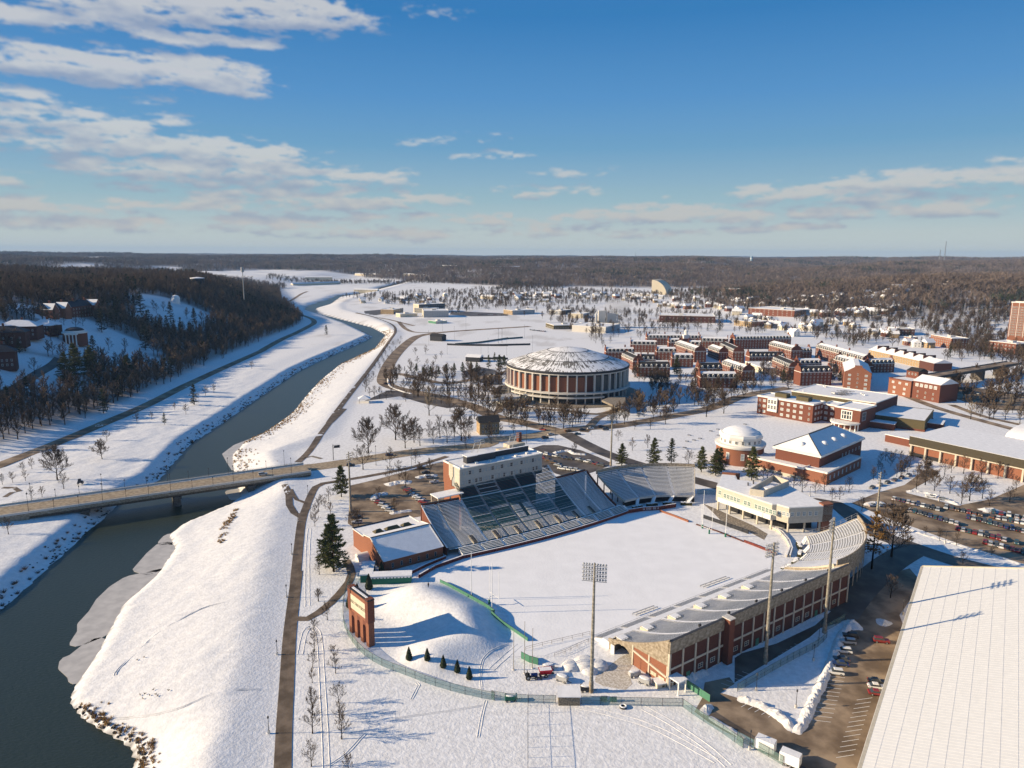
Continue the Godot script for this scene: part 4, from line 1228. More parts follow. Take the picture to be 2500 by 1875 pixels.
	part("back_parapet", bc, M.dark_metal, o)
	# side deck with a flat canopy left of the press box
	var dk := MB.new()
	dk.box(Vector3(-34.5, 11.4, -27.0), Vector3(10, .4, 7))
	part("side_deck", dk, M.green_tread, o)
	var cn := MB.new()
	cn.box(Vector3(-33.5, 15.6, -27.4), Vector3(12.5, .4, 6.6))
	part("canopy", cn, M.snow_roof, o)
	for e in [[-39.3, -24.5], [-39.3, -30.2], [-28.2, -24.5], [-33.5, -24.5]]:
		var cl := MB.new()
		cl.box(Vector3(e[0], 0, e[1]), Vector3(.4, 15.6, .4))
		part("canopy_column", cl, M.stone_trim, o)
	var rl := MB.new()
	rail(rl, [Vector3(-39.4, 11.8, -30.3), Vector3(-39.4, 11.8, -23.8), Vector3(-30, 11.8, -23.8)], 1.2, 1.5)
	part("deck_railing", rl, M.stone_trim, o)
	for k in 5:
		var bx := MB.new()
		bx.box(Vector3(-37 + (k % 3) * 2.2, 11.8, -25.4 - (k / 3) * 2.0), Vector3(1.6, .9, 1.2))
		part("seat_box", bx, M.dark_metal, o)

func mb_walk(o: Node3D, L: Callable) -> void:
	var w := MB.new()
	for k in 29:
		var a := -44.0 + k * 3.0
		w.quad(L.call(a, 2.62, 37.9), L.call(a + 3, 2.62, 37.9), L.call(a + 3, 2.62, 39.3), L.call(a, 2.62, 39.3))
	part("cross_walk", w, M.snow_roof, o)
	w = MB.new()
	for k in 17:
		var a := -29.5 + k * 3.0
		w.bar(L.call(a, 13.9, 60.2), L.call(a + 3, 13.9, 60.2), .7, .1)
	part("upper_walk", w, M.snow_roof, o)

func press_box() -> void:
	var t0 := 65.5
	var o := thing("press_box", "long grey two-storey press box with brick end above the green grandstand", "press box", sp(-5.5, t0), STURN)
	# own axes: x along, z towards the pitch is +, so the back is negative z
	var w := 43.5
	var d := 14.0
	var mb := MB.new(); mb.box(Vector3(0, 16.4, -d / 2), Vector3(w, 9.0, d))
	part("wall", mb, M.grey_panel, o)
	mb = MB.new(); mb.box(Vector3(-w / 2 + .6, 16.2, -d / 2 - 3.6), Vector3(1.6, 9.4, d - 6.8)); mb.box(Vector3(-w / 2 + .7, 0, -d / 2), Vector3(1.4, 16.2, d)); mb.box(Vector3(w / 2 - .7, 0, -d / 2 - 2), Vector3(1.4, 16.2, d - 5)); mb.box(Vector3(0, 0, -d + .5), Vector3(w - 2, 16.3, .6))
	part("brick_end", mb, M.pale_brick, o)
	mb = MB.new(); mb.box(Vector3(-w / 2 - .06, 16.35, -2.0), Vector3(.5, 9.1, 4.1))
	part("end_panel", mb, M.cream_panel, o)
	# stepped pale crest on the brick end
	mb = MB.new()
	mb.box(Vector3(-w / 2 - .24, 20.5, -7.4), Vector3(.12, 5.6, 3.4)); mb.box(Vector3(-w / 2 - .24, 19.6, -7.4), Vector3(.12, .95, 2.4)); mb.box(Vector3(-w / 2 - .24, 18.8, -7.4), Vector3(.12, .85, 1.2))
	var crest := part("crest", mb, M.stone_trim, o)
	var fnt := SystemFont.new()
	fnt.font_names = PackedStringArray(["Droid Serif"])
	for k in 4:
		var tm := TextMesh.new()
		tm.text = "OHIO"[k]
		tm.font = fnt
		tm.font_size = 64
		tm.pixel_size = 1.5 / 64
		tm.depth = .08
		part("letter", tm, M.pale_concrete, crest, Vector3(-w / 2 - .34, 25.0 - k * 1.25, -7.4), -PI / 2)
	mb = MB.new(); mb.box(Vector3(0, 25.4, -d / 2), Vector3(w - .6, .18, d - .6))
	part("roof", mb, M.snow_roof, o)
	mb = MB.new()
	mb.box(Vector3(0, 25.4, .05), Vector3(w + .5, .35, .5)); mb.box(Vector3(0, 25.4, -d), Vector3(w + .5, .5, .5)); mb.box(Vector3(-w / 2, 25.4, -d / 2), Vector3(.5, .7, d)); mb.box(Vector3(w / 2, 25.4, -d / 2), Vector3(.5, .5, d))
	part("parapet", mb, M.white_trim, o)
	# window strips, upper and lower, broken into groups
	var pm := window_mesh(1.0, 1.0, M.steel, M.window_glass)
	var pb := window_mesh(1.0, 1.0, M.steel, M.bright_glass)
	for r in [[22.2, 2.0, [[-20.7, 4, 1.5], [-12.5, 3, 1.5], [-7.8, 5, 1.65], [2.2, 4, 1.6], [9.4, 3, 1.5], [14.4, 3, 1.4], [19.2, 1, 1.7]]], [18.2, 2.0, [[-20.9, 3, 1.5], [-16.0, 3, 1.5], [-12.3, 3, 1.5], [-7.8, 3, 1.6], [-2.6, 8, 1.35], [9.0, 3, 1.3], [13.6, 3, 1.3], [18.0, 2, 1.3]]]]:
		for g in r[2]:
			for k in g[1]:
				var wd := part("window", pb if (k + int(g[0])) % 3 else pm, null, o, Vector3(g[0] + (k + .5) * g[2], r[0], .04))
				wd.scale = Vector3(g[2] * .94, r[1], 1)
	# dark machine screen and plant on the roof
	mb = MB.new(); mb.box(Vector3(-8, 25.58, -6.4), Vector3(15, 3.0, 3.0)); mb.box(Vector3(8, 25.58, -7.4), Vector3(22, 2.4, 1.0))
	part("roof_screen", mb, M.dark_metal, o)
	mb = MB.new(); mb.box(Vector3(-13, 28.6, -6.4), Vector3(5.5, .3, 4.2)); mb.box(Vector3(-8, 28.6, -6.4), Vector3(15, .15, 3.0)); mb.box(Vector3(8, 27.98, -7.4), Vector3(22, .12, 1.0))
	part("screen_snow", mb, M.snow_roof, o)
	for k in 6:
		mb = MB.new(); mb.box(Vector3(-18.5 + k * 6.8, 25.58, -2.2 - (k % 2)), Vector3(1.2, .7, 1.0))
		part("roof_vent", mb, M.white_trim, o)
	# lamp racks on slanted legs at the back of the roof
	for e in [-9.0, 10.0]:
		mb = MB.new()
		for q in [-1.6, 1.6]:
			mb.bar(Vector3(e + q, 25.6, -10.5), Vector3(e + q + 1.8, 33.0, -9), .25, .25)
		for r in 3: mb.bar(Vector3(e - 1.8 + 1.5, 32 + r * 1.0, -9), Vector3(e + 5.0, 32 + r * 1.0, -9), .14, .14)
		var rk := part("lamp_rack", mb, M.white_trim, o)
		for r in 3:
			for k in 7:
				part("lamp", lamp_mesh(), M.aluminium, rk, Vector3(e - .1 + k * .82, 32.4 + r * 1.0, -8.8))
	# a brick stair tower at the far end
	mb = MB.new(); mb.box(Vector3(w / 2 - 3, 0, -d - 4.0), Vector3(9, 27, 5)); mb.box(Vector3(w / 2 - 9, 0, -d - 2.5), Vector3(8, 25.5, 4.5))
	part("stair_tower", mb, M.stone_trim, o)
	mb = MB.new(); mb.box(Vector3(w / 2 + .2, 25, -d - 4.6), Vector3(1.8, 6.5, 1.8))
	part("chimney", mb, M.brick, o)

var wm_cache := {}
func window_mesh(w: float, h: float, frame: Material, glass: Material, bars := 0) -> ArrayMesh:
	# a framed pane standing 5 cm proud; origin at its bottom centre, facing +z
	var key := "%s|%s|%s|%s|%d" % [w, h, frame.resource_name, glass.resource_name, bars]
	if wm_cache.has(key): return wm_cache[key]
	var f := MB.new()
	var t := .1 * minf(w, h)
	f.box(Vector3(-w / 2 + t / 2, 0, .03), Vector3(t, h, .1)); f.box(Vector3(w / 2 - t / 2, 0, .03), Vector3(t, h, .1))
	f.box(Vector3(0, 0, .04), Vector3(w - 2 * t, t, .12)); f.box(Vector3(0, h - t, .03), Vector3(w - 2 * t, t, .1))
	f.box(Vector3(0, h * .5, .02), Vector3(w - 2 * t, t * .6, .06))
	for k in bars: f.box(Vector3(-w / 2 + w * (k + 1) / (bars + 1), t, .02), Vector3(t * .6, h - 2 * t, .06))
	var g := MB.new()
	g.box(Vector3(0, t, -.02), Vector3(w - 2 * t, h - 2 * t, .05))
	var am := f.mesh()
	var gm := g.mesh()
	am.add_surface_from_arrays(Mesh.PRIMITIVE_TRIANGLES, gm.surface_get_arrays(0))
	am.surface_set_material(0, frame)
	am.surface_set_material(1, glass)
	wm_cache[key] = am
	return am

func east_stand() -> void:
	var t0 := -42.0
	var o := thing("grandstand", "snowy metal grandstand with a long brick and concrete rear wall", "grandstand", sp(0, t0), STURN)
	var L := func(s: float, y: float, t: float) -> Vector3: return Vector3(s, y, -(t - t0))
	var prof := func(k: float) -> Vector2: return Vector2(t0 - .66 * k, 2.5 + .17 * k + .0036 * k * k)
	var cuts := [-40.0, -29.5, -17.5, -5.5, 6.5, 18.5, 30.5, 45.5]
	for b in 7:
		var s0: float = cuts[b] + .5
		var s1: float = cuts[b + 1] - .5
		var st := MB.new()
		for k in 34:
			var p: Vector2 = prof.call(k)
			var q: Vector2 = prof.call(k + 1)
			st.quad(L.call(s1, p.y - .25, p.x), L.call(s0, p.y - .25, p.x), L.call(s0, p.y, p.x), L.call(s1, p.y, p.x))
			st.quad(L.call(s1, p.y, p.x), L.call(s0, p.y, p.x), L.call(s0, p.y, q.x), L.call(s1, p.y, q.x))
		part("steps", st, M.snow_roof, o)
		for k in 34:
			var p: Vector2 = prof.call(k)
			var hole := b < 6 and k > 1 and k < 7
			bench(o, L.call(s0 + (4.2 if hole else 0.0), p.y + .34, p.x - .34), L.call(s1, p.y + .34, p.x - .34), .22, .06, M.aluminium)
		var ai := MB.new()
		for k in 34:
			var p: Vector2 = prof.call(k)
			ai.box(Vector3.ZERO, Vector3(1.0, .36, .5), Transform3D(Basis.IDENTITY, L.call(s1 + .5, p.y, p.x - .25)))
		part("aisle", ai, M.snow_roof, o)
		if b < 6:
			var p: Vector2 = prof.call(2.0)
			var q: Vector2 = prof.call(7.5)
			var vm := MB.new()
			var sx := s0 + 2.0
			vm.box(L.call(sx, p.y, (p.x + q.x) / 2), Vector3(3.4, q.y - p.y + .2, 3.4))
			part("vomitory", vm, M.cream, o)
			vm = MB.new(); vm.box(L.call(sx, q.y + .2, (p.x + q.x) / 2), Vector3(2.8, .15, 2.8))
			part("vomitory_snow", vm, M.snow_roof, o)
			vm = MB.new(); rail(vm, [L.call(sx - 1.7, q.y + .2, q.x), L.call(sx + 1.7, q.y + .2, q.x)], .9, 1.0)
			part("vomitory_rail", vm, M.black_metal, o)
	for b in 7:
		var s0: float = cuts[b] + .3
		var s1: float = cuts[b + 1] - 1.6
		var st := MB.new()
		for k in 5:
			st.box(L.call((cuts[b] + cuts[b + 1]) / 2.0, 0, -36.1 - .68 * k), Vector3(cuts[b + 1] - cuts[b], .5 + .26 * k, .68))
		part("steps", st, M.snow_roof, o)
		for k in 5:
			bench(o, L.call(s0, .88 + .26 * k, -36.2 - .68 * k), L.call(s1, .88 + .26 * k, -36.2 - .68 * k), .3, .07, M.aluminium)
			bench(o, L.call(s0, .72 + .26 * k, -35.95 - .68 * k), L.call(s1, .72 + .26 * k, -35.95 - .68 * k), .22, .06, M.dark_metal, "footboard")
	var wk := MB.new(); wk.box(L.call(2.75, 0, -40.9), Vector3(86, 2.3, 2.9))
	part("cross_walk", wk, M.snow_roof, o)
	wk = MB.new(); rail(wk, [L.call(-40, 0, -35.3), L.call(45, 0, -35.6)], 1.0, 3.0)
	part("front_railing", wk, M.steel, o)
	# rear wall: concrete frame, brick panels
	var n := 17
	var s_a := -40.0
	var bay := 86.0 / n
	var Z := 23.6
	var top := 12.6
	var wl := MB.new(); wl.box(Vector3(3, top - 2.6, Z), Vector3(86.4, 2.6 + 1.0, .7))
	part("top_beam", wl, M.concrete, o)
	wl = MB.new(); wl.box(Vector3(3, top + 1.0, Z), Vector3(86.6, .1, .8))
	part("beam_cap", wl, M.dark_metal, o)
	for k in n + 1:
		wl = MB.new(); wl.box(Vector3(s_a + k * bay, 0, Z + .1), Vector3(.5, top - 2.6, .75))
		part("column", wl, M.stone_trim, o)
	var wd := window_mesh(2.0, 1.5, M.stone_trim, M.window_glass, 1)
	for k in n:
		var x := s_a + (k + .5) * bay
		wl = MB.new(); wl.box(Vector3(x, 5.6, Z), Vector3(bay - .5, 4.4, .4))
		part("brick_panel", wl, M.dark_brick, o)
		wl = MB.new(); wl.box(Vector3(x, 5.0, Z + .05), Vector3(bay - .5, .6, .6))
		part("beam", wl, M.stone_trim, o)
		wl = MB.new(); wl.box(Vector3(x, 0, Z), Vector3(bay - .5, 5.0, .4))
		part("brick_panel", wl, M.dark_brick, o)
		if k % 3 != 1: part("window", wd, null, o, Vector3(x, 1.6, Z + .2))
		if k % 6 == 1:
			var dr := MB.new(); dr.box(Vector3(x, 0, Z + .25), Vector3(1.4, 2.3, .12))
			part("door", dr, M.green_sheet, o)
	wl = MB.new(); wl.box(Vector3(-17, 0, Z + .9), Vector3(2.2, top + 1.2, 2.6))
	part("brick_tower", wl, M.brick, o)
	wl = MB.new(); wl.box(Vector3(-17, top + 1.2, Z + .9), Vector3(2.5, .25, 2.9))
	part("tower_cap", wl, M.pale_concrete, o)
	# near end wall: concrete gable cut by an arch, brick below
	for e in [[-40.2, true], [45.8, false]]:
		var x: float = e[0]
		var w := MB.new()
		var arch := func(t: float) -> float:
			# underside of the concrete: the tunnel arch, then the top of the brick
			if t > -44.0: return 0.0
			if t > -52.0: return 3.6 * sqrt(maxf(0, 1 - pow((t + 48.0) / 4.0, 2))) + .3
			return 5.6 + .05 * (-52 - t)
		var steps := 48
		for k in steps:
			var ta := -42.0 - 23.6 * k / steps
			var tb := -42.0 - 23.6 * (k + 1) / steps
			var ka := (-42 - ta) / .66
			var kb := (-42 - tb) / .66
			var ya := 3.4 + .17 * ka + .0036 * ka * ka
			var yb := 3.4 + .17 * kb + .0036 * kb * kb
			var ua: float = arch.call(ta - .01)
			var ub: float = arch.call(tb + .01)
			for q in [0.0, .5]:
				w.quad(L.call(x + q, ua, ta), L.call(x + q, ub, tb), L.call(x + q, yb, tb), L.call(x + q, ya, ta))
			w.quad(L.call(x, ya, ta), L.call(x, yb, tb), L.call(x + .5, yb, tb), L.call(x + .5, ya, ta))
			w.quad(L.call(x, ua, ta), L.call(x + .5, ua, ta), L.call(x + .5, ub, tb), L.call(x, ub, tb))
		part("end_gable", w, M.concrete, o)
		w = MB.new(); w.box(L.call(x + .25, 0, -58.7), Vector3(.36, 6.5, 13.4))
		part("end_brick", w, M.pale_brick, o)
		w = MB.new()
		for t in [-52.2, -58.5, -65.3]: w.box(L.call(x + .2, 0, t), Vector3(.6, 6.2, .5))
		w.bar(L.call(x, 4.6, -52.4), L.call(x, 2.9, -65.2), .5, .55)
		part("end_frame", w, M.stone_trim, o)
		var em := window_mesh(2.2, 1.1, M.stone_trim, M.cream, 1)
		if e[1]:
			for t in [-60.3, -63.2]:
				part("window", em, null, o, L.call(x + .05, .9, t), -PI / 2)
			w = MB.new(); w.box(L.call(x + 4, 0, -48.0), Vector3(.2, 4.2, 8.0))
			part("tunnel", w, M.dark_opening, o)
			for t in [-44.0, -52.0]:
				w = MB.new(); w.box(L.call(x + 2, 0, t), Vector3(4, 4.2, .3))
				part("tunnel_wall", w, M.dark_concrete, o)
			w = MB.new(); w.box(L.call(x - .2, 0, -44.6), Vector3(.3, 2.6, 1.5)); 
			part("gate_leaf", w, M.white_trim, o, Vector3(-.4, 0, 0))
	# little porch at the near rear corner
	var pc := MB.new(); pc.box(Vector3(-39.0, 3.6, Z + 2.4), Vector3(3.4, .35, 3.8))
	part("porch_roof", pc, M.snow_roof, o)
	for e in [[-40.4, Z + 4], [-37.6, Z + 4], [-40.4, Z + .9], [-37.6, Z + .9]]:
		pc = MB.new(); pc.box(Vector3(e[0], 0, e[1]), Vector3(.3, 3.6, .3))
		part("porch_post", pc, M.white_trim, o)
	for k in 6:
		pc = MB.new(); pc.box(Vector3(-27 + k * 12.5, 13.4 + .0, Z - 1.1), Vector3(.9, .7, .4))
		part("loudspeaker", pc, M.dark_metal, o)

func corner_stand(right: bool) -> void:
	# a quarter bowl round the far corner; right = beside the brick grandstand
	var cs := 49.0
	var ct := -2.0 if right else 2.0
	var sg := -1.0 if right else 1.0
	var o := thing("corner_stand", "curved snowy corner stand on arched concrete beside the cream building" if right else "curved snowy corner stand on steel legs beyond the far left corner of the pitch", "grandstand", sp(cs, ct), STURN, "curved corner stands")
	var r0 := 40.5
	var n := 22
	var dr := .86
	var a0 := deg_to_rad(93)
	var a1 := deg_to_rad(42)
	var P := func(a: float, r: float, y: float) -> Vector3: return Vector3(cos(a) * r, y, -sg * sin(a) * r)
	var prof := func(k: float) -> Vector2: return Vector2(r0 + dr * k, 3.4 + .27 * k + .0058 * k * k)
	var nsec := 4
	for b in nsec:
		var aa := lerpf(a0, a1, (b + .03) / nsec)
		var ab := lerpf(a0, a1, (b + .93) / nsec)
		var am := (aa + ab) / 2
		var st := MB.new()
		for k in n:
			var p: Vector2 = prof.call(k)
			for h in 6:
				var u := lerpf(a0, a1, (b + h / 6.0) / nsec)
				var v := lerpf(a0, a1, (b + (h + 1) / 6.0) / nsec)
				st.quad(P.call(u, p.x, p.y - .45), P.call(v, p.x, p.y - .45), P.call(v, p.x, p.y), P.call(u, p.x, p.y))
				st.quad(P.call(u, p.x, p.y), P.call(v, p.x, p.y), P.call(v, p.x + dr, p.y), P.call(u, p.x + dr, p.y))
		part("steps", st, M.aluminium, o)
		for k in n:
			var p: Vector2 = prof.call(k)
			bench(o, P.call(aa, p.x + .45, p.y + .32), P.call(am, p.x + .45, p.y + .32), .42, .1, M.snow_roof)
			bench(o, P.call(am, p.x + .45, p.y + .32), P.call(ab, p.x + .45, p.y + .32), .42, .1, M.snow_roof)
		var ai := MB.new()
		for k in n:
			var p: Vector2 = prof.call(k)
			var e := lerpf(a0, a1, (b + .97) / nsec)
			var w := .012
			ai.quad(P.call(e + w, p.x, p.y + .05), P.call(e - w, p.x, p.y + .05), P.call(e - w, p.x + dr, p.y + .16), P.call(e + w, p.x + dr, p.y + .16))
		part("aisle", ai, M.snow_roof, o)
		# stair flight down to the ground
		var sf := MB.new()
		var ea := lerpf(a0, a1, (b + .9) / nsec)
		sf.bar(P.call(ea, r0, 3.3), P.call(ea + .07, r0 - 2.6, .3), 1.5, .35)
		part("stair_flight", sf, M.snow_roof, o)
		sf = MB.new()
		rail(sf, [P.call(ea + .02, r0, 3.3), P.call(ea + .09, r0 - 2.6, .3)], 1.0, 1.0)
		part("stair_rail", sf, M.aluminium, o)
	var topp: Vector2 = prof.call(n)
	var hw := 2.0
	for k in 12:
		var u := lerpf(a0, a1, k / 12.0)
		var v := lerpf(a0, a1, (k + 1) / 12.0)
		var w := MB.new()
		w.bar(P.call(u, topp.x + .1, topp.y + .35), P.call(v, topp.x + .1, topp.y + .35), .3, hw)
		part("parapet_panel", w, M.concrete, o)
		if right:
			# an arch between two piers under the parapet
			w = MB.new()
			var du: Vector3 = P.call(u, topp.x, 0)
			var dv: Vector3 = P.call(v, topp.x, 0)
			for q in 10:
				var f := q / 10.0
				var g := (q + 1) / 10.0
				var yf := 3.2 + 3.6 * sqrt(maxf(0, 1 - pow((f - .5) / .36, 2))) if absf(f - .5) < .36 else 0.0
				var yg := 3.2 + 3.6 * sqrt(maxf(0, 1 - pow((g - .5) / .36, 2))) if absf(g - .5) < .36 else 0.0
				w.quad(du.lerp(dv, f) + Vector3(0, yf, 0), du.lerp(dv, g) + Vector3(0, yg, 0), du.lerp(dv, g) + Vector3(0, topp.y - .5, 0), du.lerp(dv, f) + Vector3(0, topp.y - .5, 0))
			part("arch", w, M.concrete, o)
		else:
			w = MB.new()
			w.bar(P.call(u, topp.x - 1, 0), P.call(u, topp.x - 1, topp.y - .6), .4, .4)
			w.bar(P.call(u, r0 + 8, 0), P.call(u, r0 + 8, 5.0), .35, .35)
			part("steel_leg", w, M.dark_metal, o)
	# front fascia, dark below, and end beams
	var fr := MB.new()
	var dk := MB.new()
	for k in 16:
		var u := lerpf(a0, a1, k / 16.0)
		var v := lerpf(a0, a1, (k + 1) / 16.0)
		fr.bar(P.call(u, r0 - .1, 3.2), P.call(v, r0 - .1, 3.2), .2, 1.0)
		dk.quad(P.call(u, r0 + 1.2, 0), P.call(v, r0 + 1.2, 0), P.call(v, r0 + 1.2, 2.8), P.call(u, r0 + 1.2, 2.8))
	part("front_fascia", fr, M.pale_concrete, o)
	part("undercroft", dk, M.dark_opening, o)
	for e in [a0, a1]:
		var be := MB.new()
		for k in n - 1:
			var p: Vector2 = prof.call(k)
			var q: Vector2 = prof.call(k + 1)
			be.bar(P.call(e, p.x, p.y - .3), P.call(e, q.x, q.y - .3), .35, .9)
		part("raker_beam", be, M.stone_trim, o)
	if right:
		var rl := MB.new()
		rail(rl, [P.call(a1 - .012, r0, 3.4), P.call(a1 - .012, r0 + 9, 6.4), P.call(a1 - .012, topp.x, topp.y)], 1.8, 2.0)
		part("end_railing", rl, M.aluminium, o)
		for k in 4:
			var cl := MB.new()
			var p: Vector2 = prof.call(3 + k * 6)
			cl.box(P.call(a0, p.x, 0), Vector3(.7, p.y - .8, .7))
			part("end_column", cl, M.stone_trim, o)
	# planter boxes with snowy clipped hedges in front
	for k in 4:
		var a := lerpf(a0, a1, (k + .55) / 4)
		var pb := thing("clipped_hedge", "snow-capped clipped hedge, %s along the foot of the %s corner stand" % [nth(k), "right" if right else "left"], "hedge", Vector3.ZERO, 0, "hedges below the corner stands")
		pb.transform = o.transform * Transform3D(Basis(Vector3.UP, -sg * (PI / 2 - a)), P.call(a, r0 - 3.4, 0))
		var hb := MB.new()
		hb.box(Vector3.ZERO, Vector3(5.2, 1.2, 1.7))
		var rg := RandomNumberGenerator.new()
		rg.seed = k + 3
		for q in 160:
			var c := Vector3(rg.randf_range(-2.5, 2.5), rg.randf_range(.2, 1.2), rg.randf_range(-.8, .8))
			hb.spike(c, c + Vector3(rg.randf_range(-.3, .3), rg.randf_range(0, .4), rg.randf_range(-.3, .3) + .2 * signf(c.z)), .14)
		part("foliage", hb, M.hedge, pb)
		var hs := MB.new()
		for q in 11:
			hs.box(Vector3(-2.4 + q * .47, 1.2, rg.randf_range(-.35, .35)), Vector3(.5, rg.randf_range(.12, .4), 1.1))
		part("snow_cap", hs, M.snow_roof, pb)

func end_building() -> void:
	# cream academic block on columns between the corner stands
	var P := [Vector2(80.5, 17.9), Vector2(80.4, -11.6), Vector2(82.0, -12.7), Vector2(82.8, -18.1), Vector2(96.4, -25.1), Vector2(101.0, -26.7), Vector2(101.3, -18.6), Vector2(108.8, 0.0), Vector2(95.9, 18.4), Vector2(100.6, 23.1), Vector2(96.8, 28.1)]
	var o := thing("academic_building", "cream two-storey building raised on columns at the far end of the pitch", "building", sp(88, 0), STURN)
	var poly: Array = []
	for e in P: poly.append(Vector2(e.x - 88, -e.y))
	var mb := MB.new(); mb.prism(poly, 4.4, 11.0, true)
	part("wall", mb, M.cream_panel, o)
	mb = MB.new(); mb.prism(poly, 11.0, 11.35)
	part("roof_edge", mb, M.white_trim, o)
	var inner: Array = []
	for r in Geometry2D.offset_polygon(PackedVector2Array(poly), -.5): inner = Array(r)
	mb = MB.new(); mb.prism(inner, 11.3, 11.42)
	part("roof", mb, M.snow_roof, o)
	# strip of windows along the pitch side
	var a: Vector2 = poly[0]
	var b: Vector2 = poly[1]
	var f := (b - a).normalized()
	var turn := atan2(-f.y, f.x) 
	var wm := window_mesh(1.7, 2.2, M.white_trim, M.green_glass, 1)
	for k in 15:
		if k == 5 or k == 8: continue
		var c := a + f * (5.0 + k * 1.85)
		part("window", wm, null, o, Vector3(c.x, 6.9, c.y), turn)
	part("window", wm, null, o, Vector3((a + f * 2.0).x, 7.6, (a + f * 2).y), turn)
	mb = MB.new()
	var n2 := Vector2(-f.y, f.x)
	var m1 := a + f * 1.5 + n2 * .3
	var m2 := b + n2 * .3
	mb.bar(Vector3(m1.x, 5.5, m1.y), Vector3(m2.x, 5.5, m2.y), .6, 2.2)
	part("balcony_front", mb, M.white_trim, o)
	a = poly[3]; b = poly[4]
	f = (b - a).normalized()
	turn = atan2(-f.y, f.x)
	wm = window_mesh(1.5, 1.9, M.white_trim, M.bright_glass, 1)
	for k in 5:
		var c := a + f * (1.6 + k * ((a.distance_to(b) - 3.0) / 4.6))
		part("window", wm, null, o, Vector3(c.x, 7.4, c.y), turn)
	a = poly[2]; b = poly[3]
	f = (b - a).normalized()
	turn = atan2(-f.y, f.x)
	for k in 3:
		var c := a + f * (1.4 + k * 1.9)
		part("window", wm, null, o, Vector3(c.x, 7.2, c.y), turn)
	# brick stair ends
	a = poly[4]; b = poly[5]
	mb = MB.new(); mb.prism([a, b, b + Vector2(1.5, -3), a + Vector2(1.5, -3)], 0, 12.0)
	part("brick_stair", mb, M.pale_brick, o)
	a = poly[9]; b = poly[10]
	mb = MB.new(); mb.prism([a, b, b + Vector2(2, 1), a + Vector2(2, 1)], 0, 12.3)
	part("brick_stair", mb, M.pale_brick, o)
	# lower glazed storey set back, columns
	var low: Array = []
	for r in Geometry2D.offset_polygon(PackedVector2Array(poly), -4.5): low = Array(r)
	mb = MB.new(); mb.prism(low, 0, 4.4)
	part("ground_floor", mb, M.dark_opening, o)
	for e in [0.03, .25, .5, .75, .99]:
		var c: Vector2 = (poly[0] as Vector2).lerp(poly[1], e)
		mb = MB.new(); mb.box(Vector3(c.x + .8, 0, c.y), Vector3(.7, 4.4, .7))
		part("column", mb, M.stone_trim, o)
	for e in [0.02, .5, .95]:
		var c: Vector2 = (poly[3] as Vector2).lerp(poly[4], e)
		mb = MB.new(); mb.box(Vector3(c.x + .4, 0, c.y - .5), Vector3(.6, 4.4, .6))
		part("column", mb, M.stone_trim, o)
	# roof well for machines
	var W := [Vector2(82.6, 1.3), Vector2(85.2, -3.8), Vector2(106.6, -1.5), Vector2(108.3, 7.8)]
	var wl: Array = []
	for e in W: wl.append(Vector2(e.x - 88, -e.y))
	mb = MB.new()
	for k in 4:
		var p: Vector2 = wl[k]
		var q: Vector2 = wl[(k + 1) % 4]
		mb.bar(Vector3(p.x, 12.8, p.y), Vector3(q.x, 12.8, q.y), .4, 3.0)
	part("machine_screen", mb, M.cream_panel, o)
	var mid: Vector2 = (wl[0] + wl[2]) / 2
	mb = MB.new(); mb.box(Vector3(mid.x, 11.4, mid.y), Vector3(6, 1.8, 3))
	part("machine", mb, M.snow_roof, o)
	for k in 6:
		mb = MB.new(); mb.box(Vector3(mid.x - 2 + k * 1.3, 11.4, mid.y - 10 - (k % 3)), Vector3(.4, .5 + .3 * (k % 2), .4))
		part("roof_vent", mb, M.dark_metal, o)

